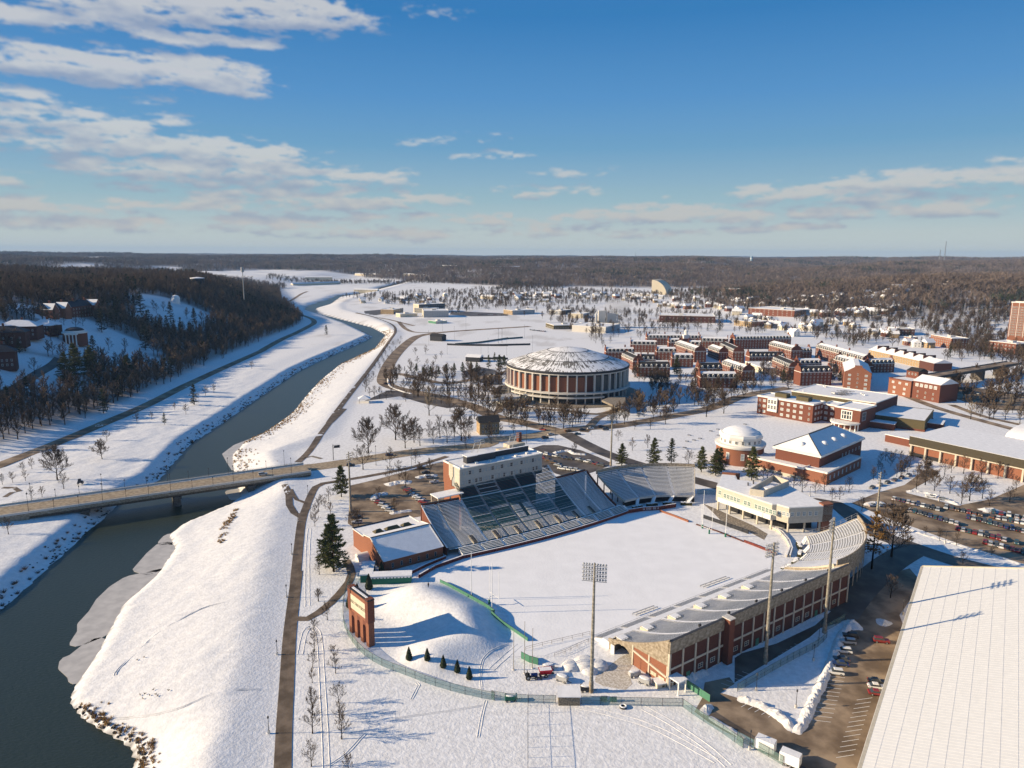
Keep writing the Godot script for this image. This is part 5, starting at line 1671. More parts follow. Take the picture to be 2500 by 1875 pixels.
func gate_arch() -> void:
	var P := pv([-48.8, -202.9, -41.5, -194.3])
	var a: Vector2 = P[0]
	var b: Vector2 = P[1]
	var mid := (a + b) / 2
	var f := (b - a).normalized()
	var len_ := a.distance_to(b) + 1.0
	var o := thing("brick_gateway", "tall red brick gateway with three arches and a pale stone name panel", "gateway", Vector3(mid.x, ground(mid.x, mid.y), mid.y), atan2(-f.y, f.x))
	var H := 14.6
	var d := 1.9
	# piers and arches: three openings, each arch built from wedge pieces
	var ow := (len_ - 4 * 1.7) / 3
	var mb := MB.new()
	for k in 4:
		var x := -len_ / 2 + .85 + k * (1.7 + ow)
		var pr := MB.new(); pr.box(Vector3(x, -.5, 0), Vector3(1.7, 5.9, d))
		part("pier", pr, M.pale_brick, o)
	for k in 3:
		var x := -len_ / 2 + 1.7 + ow / 2 + k * (1.7 + ow)
		var ar := MB.new()
		for q in 12:
			var a0 := PI * q / 12
			var a1 := PI * (q + 1) / 12
			var r := ow / 2
			var p0 := Vector3(x + cos(a0) * r, 5.4 + sin(a0) * r, 0)
			var p1 := Vector3(x + cos(a1) * r, 5.4 + sin(a1) * r, 0)
			var u0 := Vector3(p0.x, 7.6, 0)
			var u1 := Vector3(p1.x, 7.6, 0)
			for z in [d / 2, -d / 2]:
				var zz := Vector3(0, 0, z)
				ar.quad(p1 + zz, p0 + zz, u0 + zz, u1 + zz)
			ar.quad(p0 + Vector3(0, 0, d / 2), p1 + Vector3(0, 0, d / 2), p1 - Vector3(0, 0, d / 2), p0 - Vector3(0, 0, d / 2))
		part("arch", ar, M.brick, o)
	for k in 4:
		var x := -len_ / 2 + .85 + k * (1.7 + ow)
		mb = MB.new(); mb.box(Vector3(x, 5.4, 0), Vector3(1.7, 2.2, d - .01))
		part("spandrel", mb, M.pale_brick, o)
	mb = MB.new(); mb.box(Vector3(0, 7.6, 0), Vector3(len_, H - 7.6, d))
	part("attic_wall", mb, M.pale_brick, o)
	for z in [1, -1]:
		mb = MB.new(); mb.box(Vector3(0, 8.6, z * (d / 2 + .04)), Vector3(len_ - 3.4, 4.6, .12))
		var pn := part("name_panel", mb, M.cream, o)
		if z == 1:
			for e in [["OHIO UNIVERSITY", 11.0, 1.25]]:
				var tm := TextMesh.new()
				tm.text = e[0]
				tm.font_size = 64
				tm.pixel_size = e[2] / 64.0
				tm.depth = .06
				var fnt := SystemFont.new()
				fnt.font_names = PackedStringArray(["Droid Serif"])
				tm.font = fnt
				part("lettering", tm, M.bronze_panel, pn, Vector3(0, e[1], d / 2 + .12))
	for e in [-1, 1]:
		mb = MB.new(); mb.box(Vector3(e * (len_ / 2 - .75), 7.6, 0), Vector3(1.7, H - 7.6 + .5, d + .35))
		part("corner_pier", mb, M.brick, o)
	mb = MB.new(); mb.box(Vector3(0, H, 0), Vector3(len_ + .4, .35, d + .4))
	part("cornice", mb, M.black_metal, o)
	mb = MB.new(); mb.box(Vector3(0, H + .35, .2), Vector3(len_ + .2, .12, .7))
	part("cornice_snow", mb, M.snow_roof, o)

# ---------------------------------------------------------------- buildings
func site(called: String, label: String, category: String, c: Vector3, r: Vector3, group := "") -> Node3D:
	# a building whose front runs from c to r: own x along the front, own -z into the building
	var f := Vector3(r.x - c.x, 0, r.z - c.z).normalized()
	var y := ground(c.x, c.z)
	return thing(called, label, category, Vector3(c.x, y, c.z), atan2(-f.z, f.x), group)
func gap(a: Vector3, b: Vector3) -> float:
	return Vector2(a.x - b.x, a.z - b.z).length()
func blk(o: Node3D, called: String, x: float, w: float, y: float, h: float, z: float, d: float, m: Material) -> MeshInstance3D:
	# from x to x+w, y to y+h, front at z and d deep
	var mb := MB.new()
	mb.box(Vector3(x + w / 2, y, z - d / 2), Vector3(w, h, d))
	return part(called, mb, m, o)
func flat_top(o: Node3D, x: float, w: float, y: float, z: float, d: float, trim: Material, lip := .5) -> void:
	var mb := MB.new()
	mb.box(Vector3(x + w / 2, y, z - d / 2), Vector3(w - .8, .12, d - .8))
	part("roof", mb, M.snow_roof, o)
	mb = MB.new()
	mb.box(Vector3(x + w / 2, y - .35, z - .1), Vector3(w + .5, lip + .35, .6)); mb.box(Vector3(x + w / 2, y - .35, z - d + .1), Vector3(w + .5, lip + .35, .6))
	mb.box(Vector3(x + .1, y - .35, z - d / 2), Vector3(.6, lip + .34, d - .8)); mb.box(Vector3(x + w - .1, y - .35, z - d / 2), Vector3(.6, lip + .34, d - .8))
	part("parapet", mb, trim, o)
func wins(o: Node3D, side: String, from: float, to: float, n: int, ys: Array, at: float, mesh: ArrayMesh, called := "window") -> void:
	# n windows per storey on one side: front (f), right (r), left (l), back (b); at = that face's z or x
	for y in ys:
		for k in n:
			var t := from + (to - from) * (k + .5) / n
			match side:
				"f": part(called, mesh, null, o, Vector3(t, y, at))
				"b": part(called, mesh, null, o, Vector3(t, y, at), PI)
				"r": part(called, mesh, null, o, Vector3(at, y, t), PI / 2)
				"l": part(called, mesh, null, o, Vector3(at, y, t), -PI / 2)
func gable(mb: MB, x: float, w: float, y: float, z: float, d: float, rise: float, over := .5) -> void:
	# pitched roof, ridge along x
	var a := Vector3(x - over, y, z + over)
	var b := Vector3(x + w + over, y, z + over)
	var c := Vector3(x - over, y, z - d - over)
	var e := Vector3(x + w + over, y, z - d - over)
	var r0 := Vector3(x - over, y + rise, z - d / 2)
	var r1 := Vector3(x + w + over, y + rise, z - d / 2)
	mb.quad(a, b, r1, r0); mb.quad(e, c, r0, r1)
	mb.tri(c, a, r0); mb.tri(b, e, r1)
	mb.quad(c, e, b, a)
func hip(mb: MB, x: float, w: float, y: float, z: float, d: float, rise: float, over := .6) -> void:
	var a := Vector3(x - over, y, z + over)
	var b := Vector3(x + w + over, y, z + over)
	var c := Vector3(x - over, y, z - d - over)
	var e := Vector3(x + w + over, y, z - d - over)
	var q := minf(d, w) / 2
	var r0 := Vector3(x + q, y + rise, z - d / 2)
	var r1 := Vector3(x + w - q, y + rise, z - d / 2)
	mb.quad(a, b, r1, r0); mb.quad(e, c, r0, r1)
	mb.tri(c, a, r0); mb.tri(b, e, r1)
	mb.quad(c, e, b, a)

func house_hall(label: String, P: Array, depth: float, floors: int, snowy: bool, chim: Array, gable_right := true) -> void:
	# brick hall with a mansard roof, white dormers, brick gable ends with chimneys
	var a: Vector3 = P[0]
	var b: Vector3 = P[1]
	var o := site("dormitory", label, "dormitory", a, b, "brick residence halls")
	var w := gap(a, b)
	var h := floors * 3.0
	blk(o, "wall", 0, w, -1, h + 1, 0, depth, M.brick)
	var band := MB.new()
	band.box(Vector3(w / 2, h, .0 - depth / 2), Vector3(w + .6, .45, depth + .6))
	part("cornice", band, M.white_trim, o)
	# mansard slopes and flat snowy top
	var top := h + 3.6
	var ms := MB.new()
	var i := 1.5
	var lo := [Vector3(0, h + .45, .1), Vector3(w, h + .45, .1), Vector3(w, h + .45, -depth - .1), Vector3(0, h + .45, -depth - .1)]
	var hi := [Vector3(.1, top, -i), Vector3(w - .1, top, -i), Vector3(w - .1, top, -depth + i), Vector3(.1, top, -depth + i)]
	for k in 4: ms.quad(lo[k], lo[(k + 1) % 4], hi[(k + 1) % 4], hi[k])
	part("mansard_slope", ms, M.slate, o)
	var up := MB.new()
	var r0 := Vector3(.1, top + 1.6, -depth / 2)
	var r1 := Vector3(w - .1, top + 1.6, -depth / 2)
	up.quad(hi[0], hi[1], r1, r0); up.quad(hi[2], hi[3], r0, r1); up.tri(hi[3], hi[0], r0); up.tri(hi[1], hi[2], r1)
	part("roof", up, M.snow_roof if snowy else M.dark_roof, o)
	if not snowy:
		var sn := MB.new()
		sn.bar(r0 + Vector3(0, .05, 0), r1 + Vector3(0, .05, 0), 1.2, .12)
		part("ridge_snow", sn, M.snow_roof, o)
	var n := maxi(2, int(w / 4.4))
	var dm := dormer_mesh()
	for k in n:
		part("dormer", dm, null, o, Vector3(w * (k + .5) / n, h + .75, -.35))
	var wm := window_mesh(1.1, 1.7, M.white_trim, M.window_glass)
	var ys: Array = []
	for k in floors: ys.append(.9 + 3.0 * k)
	wins(o, "f", .6, w - .6, maxi(3, int(w / 3.6)), ys, .0, wm)
	wins(o, "l", -depth + 1, -1, 3, ys, .0, wm)
	# gable ends
	for e in [0.0, w]:
		if e > 0 and not gable_right: continue
		var g := MB.new()
		var x0: float = e - .25
		for q in [0.0, .5]:
			g.quad(Vector3(x0 + q, -1, .15), Vector3(x0 + q, -1, -depth - .15), Vector3(x0 + q, h + 1, -depth - .15), Vector3(x0 + q, h + 1, .15))
			g.quad(Vector3(x0 + q, h + 1, .15), Vector3(x0 + q, h + 1, -depth - .15), Vector3(x0 + q, top + .6, -depth + i), Vector3(x0 + q, top + .6, -i))
			g.quad(Vector3(x0 + q, top + .6, -i), Vector3(x0 + q, top + .6, -depth + i), Vector3(x0 + q, top + 2.4, -depth / 2 - 1.2), Vector3(x0 + q, top + 2.4, -depth / 2 + 1.2))
		g.box(Vector3(e, top + 2.4, -depth / 2), Vector3(.9, 1.6, 2.4))
		g.quad(Vector3(x0, h + 1, .15), Vector3(x0 + .5, h + 1, .15), Vector3(x0 + .5, top + .6, -i), Vector3(x0, top + .6, -i))
		part("gable_end", g, M.brick, o)
	if gable_right: wins(o, "r", -depth + 1, -1, 3, ys, w + .27, wm)
	for c in chim:
		blk(o, "chimney", w * c - .7, 1.4, top - .4, 4.4, -depth / 2 + .5, 1.0, M.brick)
var dm_cache: ArrayMesh
func dormer_mesh() -> ArrayMesh:
	if dm_cache: return dm_cache
	var f := MB.new()
	f.box(Vector3(0, 0, -.5), Vector3(1.7, 2.0, 1.5))
	f.tri(Vector3(-.95, 2.0, .3), Vector3(.95, 2.0, .3), Vector3(0, 2.7, .3))
	f.quad(Vector3(-.95, 2.0, .3), Vector3(0, 2.7, .3), Vector3(0, 2.7, -1.4), Vector3(-.95, 2.0, -1.4))
	f.quad(Vector3(0, 2.7, .3), Vector3(.95, 2.0, .3), Vector3(.95, 2.0, -1.4), Vector3(0, 2.7, -1.4))
	var g := MB.new()
	g.box(Vector3(0, .3, .2), Vector3(1.0, 1.5, .1))
	var am := f.mesh()
	am.add_surface_from_arrays(Mesh.PRIMITIVE_TRIANGLES, g.mesh().surface_get_arrays(0))
	am.surface_set_material(0, M.white_trim)
	am.surface_set_material(1, M.window_glass)
	dm_cache = am
	return am

func make_arena() -> void:
	var C := Vector3(46.5, 0, -591)
	var o := thing("domed_arena", "huge round arena with white ribs, brick panels and a snow-patched dome", "arena", C)
	var R := 50.0
	var n := 44
	# dome: panels ring by ring, snow lying in ragged patches
	var prof := func(t: float) -> Vector2: return Vector2(R * 1.03 * (1 - t), 25.6 + 13.6 * sin(t * PI / 2) * (.78 + .22 * t))
	for r in 6:
		var p: Vector2 = prof.call(r / 6.0)
		var q: Vector2 = prof.call((r + 1) / 6.0)
		for k in n:
			var a := TAU * k / n
			var b := TAU * (k + 1) / n
			var d := MB.new()
			var u := func(s: float, g: Vector2) -> Vector3: return Vector3(cos(s) * g.x, g.y, -sin(s) * g.x)
			d.quad(u.call(a, p), u.call(b, p), u.call(b, q), u.call(a, q))
			part("roof_panel", d, M.roof_bare, o)
	var fn := FastNoiseLite.new()
	fn.seed = 31
	fn.frequency = .9
	fn.fractal_octaves = 4
	var sn := MB.new()
	for r in 90:
		for k in 440:
			var t := r / 90.0
			var a := TAU * k / 440
			var band := .3 * sin(t * 18.0) + (.35 if t > .55 else 0.0) + (.22 if cos(a) > .3 else 0.0)
			var v := .45 * fn.get_noise_2d(k * .06, t * 8) + 1.0 * fn.get_noise_2d(k * 1.3, t * 3.0) + band * .7 + .06
			if k % 10 == 0: v -= .16
			if v > .0:
				var p: Vector2 = prof.call(t) + Vector2(0, .07)
				var q: Vector2 = prof.call((r + 1) / 90.0) + Vector2(0, .07)
				var b := TAU * (k + 1) / 440
				sn.quad(Vector3(cos(a) * p.x, p.y, -sin(a) * p.x), Vector3(cos(b) * p.x, p.y, -sin(b) * p.x), Vector3(cos(b) * q.x, q.y, -sin(b) * q.x), Vector3(cos(a) * q.x, q.y, -sin(a) * q.x))
	part("roof_snow", sn, M.snow_roof, o).set_meta("kind", "stuff")
	for r in [1.0 / 3, 2.0 / 3]:
		var p: Vector2 = prof.call(r)
		var d := MB.new()
		d.lathe([Vector2(p.x + .3, p.y), Vector2(p.x, p.y + .35), Vector2(p.x - .4, p.y + .2)], 88)
		part("roof_ring", d, M.slate, o)
	var mb := MB.new(); mb.lathe([Vector2(R + 1.6, 24.2), Vector2(R + 1.9, 24.9), Vector2(R + 1.7, 25.7), Vector2(R * 1.02, 25.9)], 88)
	part("eave", mb, M.slate, o)
	mb = MB.new(); mb.lathe([Vector2(R + 1.25, 23.2), Vector2(R + 1.25, 24.3), Vector2(R - 1, 24.3)], 88)
	part("ring_beam", mb, M.pale_concrete, o)
	# ribs and wall panels
	for k in n:
		var a := TAU * (k + .5) / n
		var dir := Vector3(cos(a), 0, -sin(a))
		mb = MB.new()
		mb.box(Vector3.ZERO, Vector3(2.0, 14.4, 1.1), Transform3D(Basis(Vector3.UP, a), dir * (R + .2) + Vector3(0, 9.6, 0)))
		mb.box(Vector3.ZERO, Vector3(1.0, 9.0, .9), Transform3D(Basis(Vector3.UP, a), dir * (R - .3) + Vector3(0, 0, 0)))
		part("rib", mb, M.pale_concrete, o)
		var b := TAU * (k + 1) / n
		var w := TAU * R / n
		var db := Vector3(cos(b), 0, -sin(b))
		var deg := fposmod(rad_to_deg(b), 360.0)
		var glassy := deg > 292 and deg < 340
		mb = MB.new(); mb.box(Vector3.ZERO, Vector3(.4, 11.6, w), Transform3D(Basis(Vector3.UP, b), db * (R - .9) + Vector3(0, 9.8, 0)))
		part("glass_panel" if glassy else "brick_panel", mb, M.arena_glass if glassy else (M.dark_brick if deg > 283 and deg <= 292 else M.pale_brick), o)
		mb = MB.new(); mb.box(Vector3.ZERO, Vector3(.3, 2.2, w), Transform3D(Basis(Vector3.UP, b), db * (R - 1.1) + Vector3(0, 21.4, 0)))
		part("clerestory", mb, M.window_glass, o)
		mb = MB.new(); mb.box(Vector3.ZERO, Vector3(.3, 6.8, w), Transform3D(Basis(Vector3.UP, b), db * (R - 4) + Vector3(0, 0, 0)))
		part("lower_glass", mb, M.window_glass, o)
	mb = MB.new(); mb.lathe([Vector2(R - 3, 8.3), Vector2(R + 2.6, 8.3), Vector2(R + 2.6, 9.7), Vector2(R - 2, 9.8)], 88)
	part("gallery", mb, M.pale_concrete, o)
	mb = MB.new(); mb.lathe([Vector2(R - 3, 5.0), Vector2(R + 2.2, 5.0), Vector2(R + 2.2, 6.1), Vector2(R - 3, 6.2)], 44, true, deg_to_rad(205), deg_to_rad(300))
	part("lower_gallery", mb, M.pale_concrete, o)
	mb = MB.new(); mb.lathe([Vector2(R - 5, .05), Vector2(R - 5, 24)], 44)
	part("core_wall", mb, M.dark_concrete, o)
	mb = MB.new(); mb.lathe([Vector2(R + 13, .02), Vector2(R + 13, .25), Vector2(R - 4, .3)], 66)
	part("terrace", mb, M.pavement, o)
	# terraces and ramps at the front
	for e in [[qv([-17, 6, -548, -0.2, 6, -558.2, 7.7, 6, -544, -15.5, 6, -529.5]), "left"], [qv([68.6, 6, -531.9, 76.5, 6, -543.6, 89.7, 6, -551.1, 85.1, 6, -521.3, 75.5, 6, -510.5]), "right"]]:
		var poly: Array = []
		for p in e[0]: poly.append(Vector2(p.x - C.x, p.z - C.z))
		mb = MB.new(); mb.prism(poly, 4.6, 6.0, true)
		part("entrance_deck", mb, M.pavement if e[1] == "right" else M.pale_concrete, o)
	for e in [qv([-16.2, 1, -553.8, -3.8, 1, -531.7, 7.8, 1, -519.3, 22.7, 1, -514.8]), qv([92, 2, -571.2, 94.7, 2, -552, 98.4, 2, -540.7, 103.5, 2, -538.6]), qv([89.3, 1, -529.9, 98.6, 1, -536.6, 106.8, 1, -541.2, 113.7, 1, -543.7])]:
		mb = MB.new()
		for k in e.size() - 1:
			var p: Vector3 = e[k]
			var q: Vector3 = e[k + 1]
			mb.bar(Vector3(p.x - C.x, 1.0, p.z - C.z), Vector3(q.x - C.x, 1.0, q.z - C.z), .7, 2.2)
		part("ramp_wall", mb, M.pale_concrete, o)

func make_buildings() -> void:
	var m := mat("roof_bare", .25, .235, .21, .85, M.rock.albedo_texture, 6.0)
	m = mat("arena_glass", .07, .085, .09, .15)
	make_arena()
	var mb: MB
	var o: Node3D
	var wm := window_mesh(1.1, 1.7, M.white_trim, M.window_glass)
	# --- brick gym beside the west grandstand
	var a := Vector3(-46.4, 0, -244.1)
	var b := Vector3(-26.7, 0, -257.8)
	o = site("gymnasium", "red brick gymnasium with three dark skylights in its snowy roof", "gymnasium", a, b)
	var w := 24.5
	var d := 29.0
	# section across: front eave 4, ridge 9 at 13 m back, then a flat rear part
	var sec := [Vector2(0, 4.0), Vector2(-11.5, 9.3), Vector2(-18, 8.3), Vector2(-18.01, 7.6), Vector2(-d, 7.2)]
	mb = MB.new()
	for x in [0.0, w]:
		for k in 4:
			mb.quad(Vector3(x, 0, sec[k].x), Vector3(x, 0, sec[k + 1].x), Vector3(x, sec[k + 1].y, sec[k + 1].x), Vector3(x, sec[k].y, sec[k].x))
	mb.quad(Vector3(0, 0, 0), Vector3(w, 0, 0), Vector3(w, 4, 0), Vector3(0, 4, 0)); mb.quad(Vector3(0, 0, -d), Vector3(w, 0, -d), Vector3(w, 7.2, -d), Vector3(0, 7.2, -d))
	part("wall", mb, M.pale_brick, o)
	mb = MB.new()
	for k in 4: mb.quad(Vector3(-.3, sec[k].y + .15, sec[k].x + (.3 if k == 0 else 0.0)), Vector3(w + .3, sec[k].y + .15, sec[k].x + (.3 if k == 0 else 0.0)), Vector3(w + .3, sec[k + 1].y + .15, sec[k + 1].x), Vector3(-.3, sec[k + 1].y + .15, sec[k + 1].x))
	part("roof", mb, M.snow_roof, o)
	mb = MB.new()
	for x in [-.2, w + .2]:
		for k in 4: mb.bar(Vector3(x, sec[k].y + .2, sec[k].x), Vector3(x, sec[k + 1].y + .2, sec[k + 1].x), .4, .3)
	part("gable_coping", mb, M.white_trim, o)
	mb = MB.new(); mb.bar(Vector3(-.3, 9.5, -11.5), Vector3(w + .3, 9.5, -11.5), .4, .25); mb.bar(Vector3(-.3, 7.5, -d), Vector3(w, 7.5, -d), .4, .6)
	part("ridge_flashing", mb, M.dark_metal, o)
	for e in [[5.5, 2.0], [11.5, 3.2], [17.5, 2.2]]:
		mb = MB.new()
		var c := Vector3(e[0], 8.75, -17.0)
		var hx: float = e[1]
		mb.quad(c + Vector3(-hx, 0, 1.6), c + Vector3(hx, 0, 1.6), c + Vector3(hx - 1.2, 1.2, 0), c + Vector3(-hx + 1.2, 1.2, 0))
		mb.quad(c + Vector3(hx, 0, -1.6), c + Vector3(-hx, 0, -1.6), c + Vector3(-hx + 1.2, 1.2, 0), c + Vector3(hx - 1.2, 1.2, 0))
		mb.tri(c + Vector3(-hx, 0, -1.6), c + Vector3(-hx, 0, 1.6), c + Vector3(-hx + 1.2, 1.2, 0)); mb.tri(c + Vector3(hx, 0, 1.6), c + Vector3(hx, 0, -1.6), c + Vector3(hx - 1.2, 1.2, 0))
		part("skylight", mb, M.bronze_panel, o)
	wins(o, "f", 1.6, w - 1.5, 6, [1.0], .0, window_mesh(.9, 1.8, M.steel, M.window_glass))
	mb = MB.new()
	for k in 8:
		var t0 := PI * k / 8
		var t1 := PI * (k + 1) / 8
		mb.quad(Vector3(-4.5, 1.2 + sin(t0) * 1.5, cos(t0) * 1.7), Vector3(0, 1.2 + sin(t0) * 1.5, cos(t0) * 1.7), Vector3(0, 1.2 + sin(t1) * 1.5, cos(t1) * 1.7), Vector3(-4.5, 1.2 + sin(t1) * 1.5, cos(t1) * 1.7))
		mb.tri(Vector3(-4.5, 1.2, 0), Vector3(-4.5, 1.2 + sin(t0) * 1.5, cos(t0) * 1.7), Vector3(-4.5, 1.2 + sin(t1) * 1.5, cos(t1) * 1.7))
	mb.box(Vector3(-2.25, 0, 0), Vector3(4.4, 1.2, 3.3))
	part("porch", mb, M.white_trim, o, Vector3(0, 0, -15))
	part("door", door_mesh(), M.dark_metal, o, Vector3(-.1, 0, -7.0), -PI / 2)
	# --- white-roofed fieldhouse, bottom right
	a = Vector3(142.8, 0, -231.3)
	o = thing("fieldhouse", "vast fieldhouse with ribbed white metal roof filling the bottom right corner", "fieldhouse", Vector3(142.8, 0, -231.3), atan2(-.8193, -.5734))
	# own x runs towards the camera along the eave, own z is towards the car park
	var L := 132.0
	mb = MB.new(); mb.box(Vector3(L / 2, 0, -35.5), Vector3(L, 9.0, 70))
	part("wall", mb, M.cream, o)
	mb = MB.new(); mb.bar(Vector3(-.4, 8.9, .1), Vector3(L, 8.9, .1), .7, .8); mb.bar(Vector3(-.3, 9.1, 0), Vector3(-.3, 17.7, -35.5), .5, .8); mb.bar(Vector3(-.3, 17.7, -35.5), Vector3(-.3, 9.1, -71), .5, .8)
	part("gutter", mb, M.cream, o)
	mb = MB.new()
	mb.tri(Vector3(0, 9, -.5), Vector3(0, 9, -70.5), Vector3(0, 17.6, -35.5)); mb.tri(Vector3(L, 9, -.5), Vector3(L, 9, -70.5), Vector3(L, 17.6, -35.5))
	part("gable", mb, M.cream, o)
	for k in 12:
		var z0 := .5 - k * 3.0
		var y0 := 9.1 + k * .721
		for sd in 2:
			mb = MB.new()
			var za := z0 if sd == 0 else -71.0 - z0
			var zb := z0 - 2.94 if sd == 0 else -71.0 - z0 + 2.94
			mb.quad(Vector3(0, y0, za), Vector3(L, y0, za), Vector3(L, y0 + .707, zb), Vector3(0, y0 + .707, zb))
			if sd == 0:
				for q2 in 110: mb.bar(Vector3(q2 * 1.2, y0 + .03, za), Vector3(q2 * 1.2, y0 + .722, zb), .06, .02)
			part("roof_sheet", mb, M.white_roof, o)
			mb = MB.new(); mb.bar(Vector3(0, y0 + .02, za), Vector3(L, y0 + .02, za), .12, .03)
			part("roof_rib", mb, M.white_roof, o)
	# --- domed rotunda with hipped snow roof (right of the pitch)
	a = Vector3(160.7, 0, -347.9)
	b = Vector3(192.5, 0, -377.6)
	o = site("rotunda_hall", "brick hall with white domed rotunda and blue-shadowed hipped snow roof", "building", a, b)
	w = gap(a, b)
	blk(o, "low_wing", 0, w, 0, 6.2, 0, 12, M.pale_brick)
	flat_top(o, 0, w, 6.2, 0, 12, M.white_trim, .6)
	wins(o, "f", 1.5, w - 1.5, 8, [1.9], .0, window_mesh(1.1, 2.4, M.white_trim, M.bright_glass))
	blk(o, "low_wing", -1.0, 12.0, 0, 6.0, -12, 33, M.pale_brick)
	flat_top(o, -1.0, 12.0, 6.0, -12, 33, M.white_trim, .6)
	blk(o, "plinth", -1.2, 12.4, 0, 1.6, -11.9, 33.3, M.stone_trim)
	blk(o, "wall", 6.0, 55, 0, 13, -7, 24, M.brick)
	mb = MB.new(); mb.box(Vector3(33.5, 12.0, -19), Vector3(57.5, 1.1, 26.5))
	part("eave", mb, M.white_trim, o)
	mb = MB.new(); hip(mb, 6.0, 55, 13.15, -7, 24, 7.0, .9)
	part("roof", mb, M.snow_roof, o)
	mb = MB.new(); mb.bar(Vector3(18, 20.2, -19), Vector3(49, 20.2, -19), .7, .4); mb.bar(Vector3(18, 20.2, -19), Vector3(5.0, 13.3, -6.0), .35, .35); mb.bar(Vector3(18, 20.2, -19), Vector3(5.0, 13.3, -32), .35, .35)
	part("ridge_flashing", mb, M.dark_metal, o)
	for e in [[21.0, -11.5, 0.0], [33.0, -11.5, 0.0], [45.0, -11.5, 0.0], [10.5, -19.0, -PI / 2]]:
		mb = MB.new(); mb.lathe([Vector2(2.0, 0), Vector2(1.8, .9), Vector2(1.1, 1.6), Vector2(0, 1.9)], 12)
		part("roof_eyebrow", mb, M.snow_roof, o, Vector3(e[0], 15.4, e[1]))
	for k in 5:
		mb = MB.new(); mb.lathe([Vector2(.55, 0), Vector2(.45, 12)], 10)
		part("portico_column", mb, M.white_trim, o, Vector3(61.8 + 0.01 * k, 0, -8.5 - k * 4.8))
	wins(o, "f", 33, 60, 6, [6.8], -6.98, wm)
	var rc := Vector3(7.5, 0, -53.0)
	var rp := [[13.8, 10.2, "wall", M.pale_brick]]
	mb = MB.new(); mb.lathe([Vector2(13.0, 0), Vector2(13.0, 9.6)], 40)
	part("rotunda_wall", mb, M.pale_brick, o, rc)
	mb = MB.new(); mb.lathe([Vector2(13.6, 9.4), Vector2(14.0, 10.4), Vector2(14.0, 11.0), Vector2(11, 11.2)], 40)
	part("rotunda_cornice", mb, M.white_trim, o, rc)
	mb = MB.new(); mb.lathe([Vector2(11.2, 11), Vector2(11.2, 14.2)], 40)
	part("lantern_wall", mb, M.white_trim, o, rc)
	for k in 20:
		var an := TAU * k / 20
		part("lantern_window", window_mesh(1.4, 1.9, M.white_trim, M.window_glass, 1), null, o, rc + Vector3(cos(an) * 11.25, 11.8, -sin(an) * 11.25), an + PI / 2)
		if k % 2 == 0: part("arched_window", window_mesh(1.9, 3.8, M.white_trim, M.bright_glass, 2), null, o, rc + Vector3(cos(an) * 13.02, 3.4, -sin(an) * 13.02), an + PI / 2)
	mb = MB.new(); mb.lathe([Vector2(11.9, 14.1), Vector2(12.2, 15.4), Vector2(11.4, 16.6), Vector2(10.4, 16.7)], 10, false)
	part("lantern_parapet", mb, M.white_trim, o, rc)
	mb = MB.new(); mb.lathe([Vector2(10.6, 16.2), Vector2(8.6, 18.0), Vector2(5.8, 19.2), Vector2(2.9, 19.9), Vector2(0, 20.1)], 40)
	part("dome", mb, M.snow_roof, o, rc)
	# --- recreation hall with the white bay window
	a = Vector3(181.9, 0, -515.6)
	b = Vector3(209.5, 0, -483.4)
	o = site("recreation_hall", "three-storey brick hall with big white bay window and columned entrance", "building", a, b)
	w = gap(a, b)
	blk(o, "wall", 0, w, 0, 13, 0, 17, M.brick)
	flat_top(o, 0, w, 13, 0, 17, M.white_trim, .8)
	var dw := window_mesh(2.2, 1.9, M.white_trim, M.bright_glass, 1)
	for y in [1.4, 5.4, 9.4]:
		for x in [2.0, 5.6]: part("window", wm if x == 2.0 else dw, null, o, Vector3(x, y, 0))
		for k in 4: part("window", dw, null, o, Vector3(19.5 + k * 4.8, y, 0))
		part("window", wm, null, o, Vector3(w - 2.6, y, 0))
	blk(o, "bay_window", 8.6, 7.4, 3.4, 10.3, 1.2, 1.2, M.white_trim)
	for y in [5.2, 9.2]:
		for k in 3: part("bay_pane", window_mesh(1.9, 2.9, M.white_trim, M.window_glass, 1), null, o, Vector3(9.9 + k * 2.35, y, 1.2))
	wins(o, "r", -15, -2, 3, [1.4, 5.4, 9.4], w, dw)
	blk(o, "roof_house", 9.5, 9, 13.1, 3.0, -7, 6, M.bronze_panel)
	blk(o, "roof_house", 26, 9, 13.1, 3.0, -7, 6, M.bronze_panel)
	blk(o, "link_wing", w, 14, 0, 12, -14, 14, M.brick)
	flat_top(o, w, 14, 12, -14, 14, M.white_trim, .7)
	wins(o, "f", w + .5, w + 13.5, 3, [1.2, 5.2, 9.0], -14, dw)
	blk(o, "entrance_block", w + 14, 17, 0, 14, -3, 24, M.brick)
	flat_top(o, w + 14, 17, 14, -3, 24, M.white_trim, .8)
	part("great_window", window_mesh(7.5, 6.5, M.white_trim, M.window_glass, 3), null, o, Vector3(w + 22, 6.2, -3))
	part("great_window", window_mesh(6.0, 6.0, M.steel, M.window_glass, 3), null, o, Vector3(w + 31, 6.2, -9), PI / 2)
	for k in 8:
		var an := PI * k / 7
		mb = MB.new(); mb.lathe([Vector2(.45, 0), Vector2(.38, 4.6)], 10)
		part("portico_column", mb, M.white_trim, o, Vector3(w + 22 - cos(an) * 8.6, 0, -2 + sin(an) * 5.0))
	mb = MB.new(); mb.lathe([Vector2(9.4, 4.6), Vector2(9.6, 5.6), Vector2(0, 5.7)], 24, true, PI, TAU)
	mb.box(Vector3(0, 4.6, -1), Vector3(18, 1.0, 3))
	part("portico_roof", mb, M.white_trim, o, Vector3(w + 22, 0, -2))
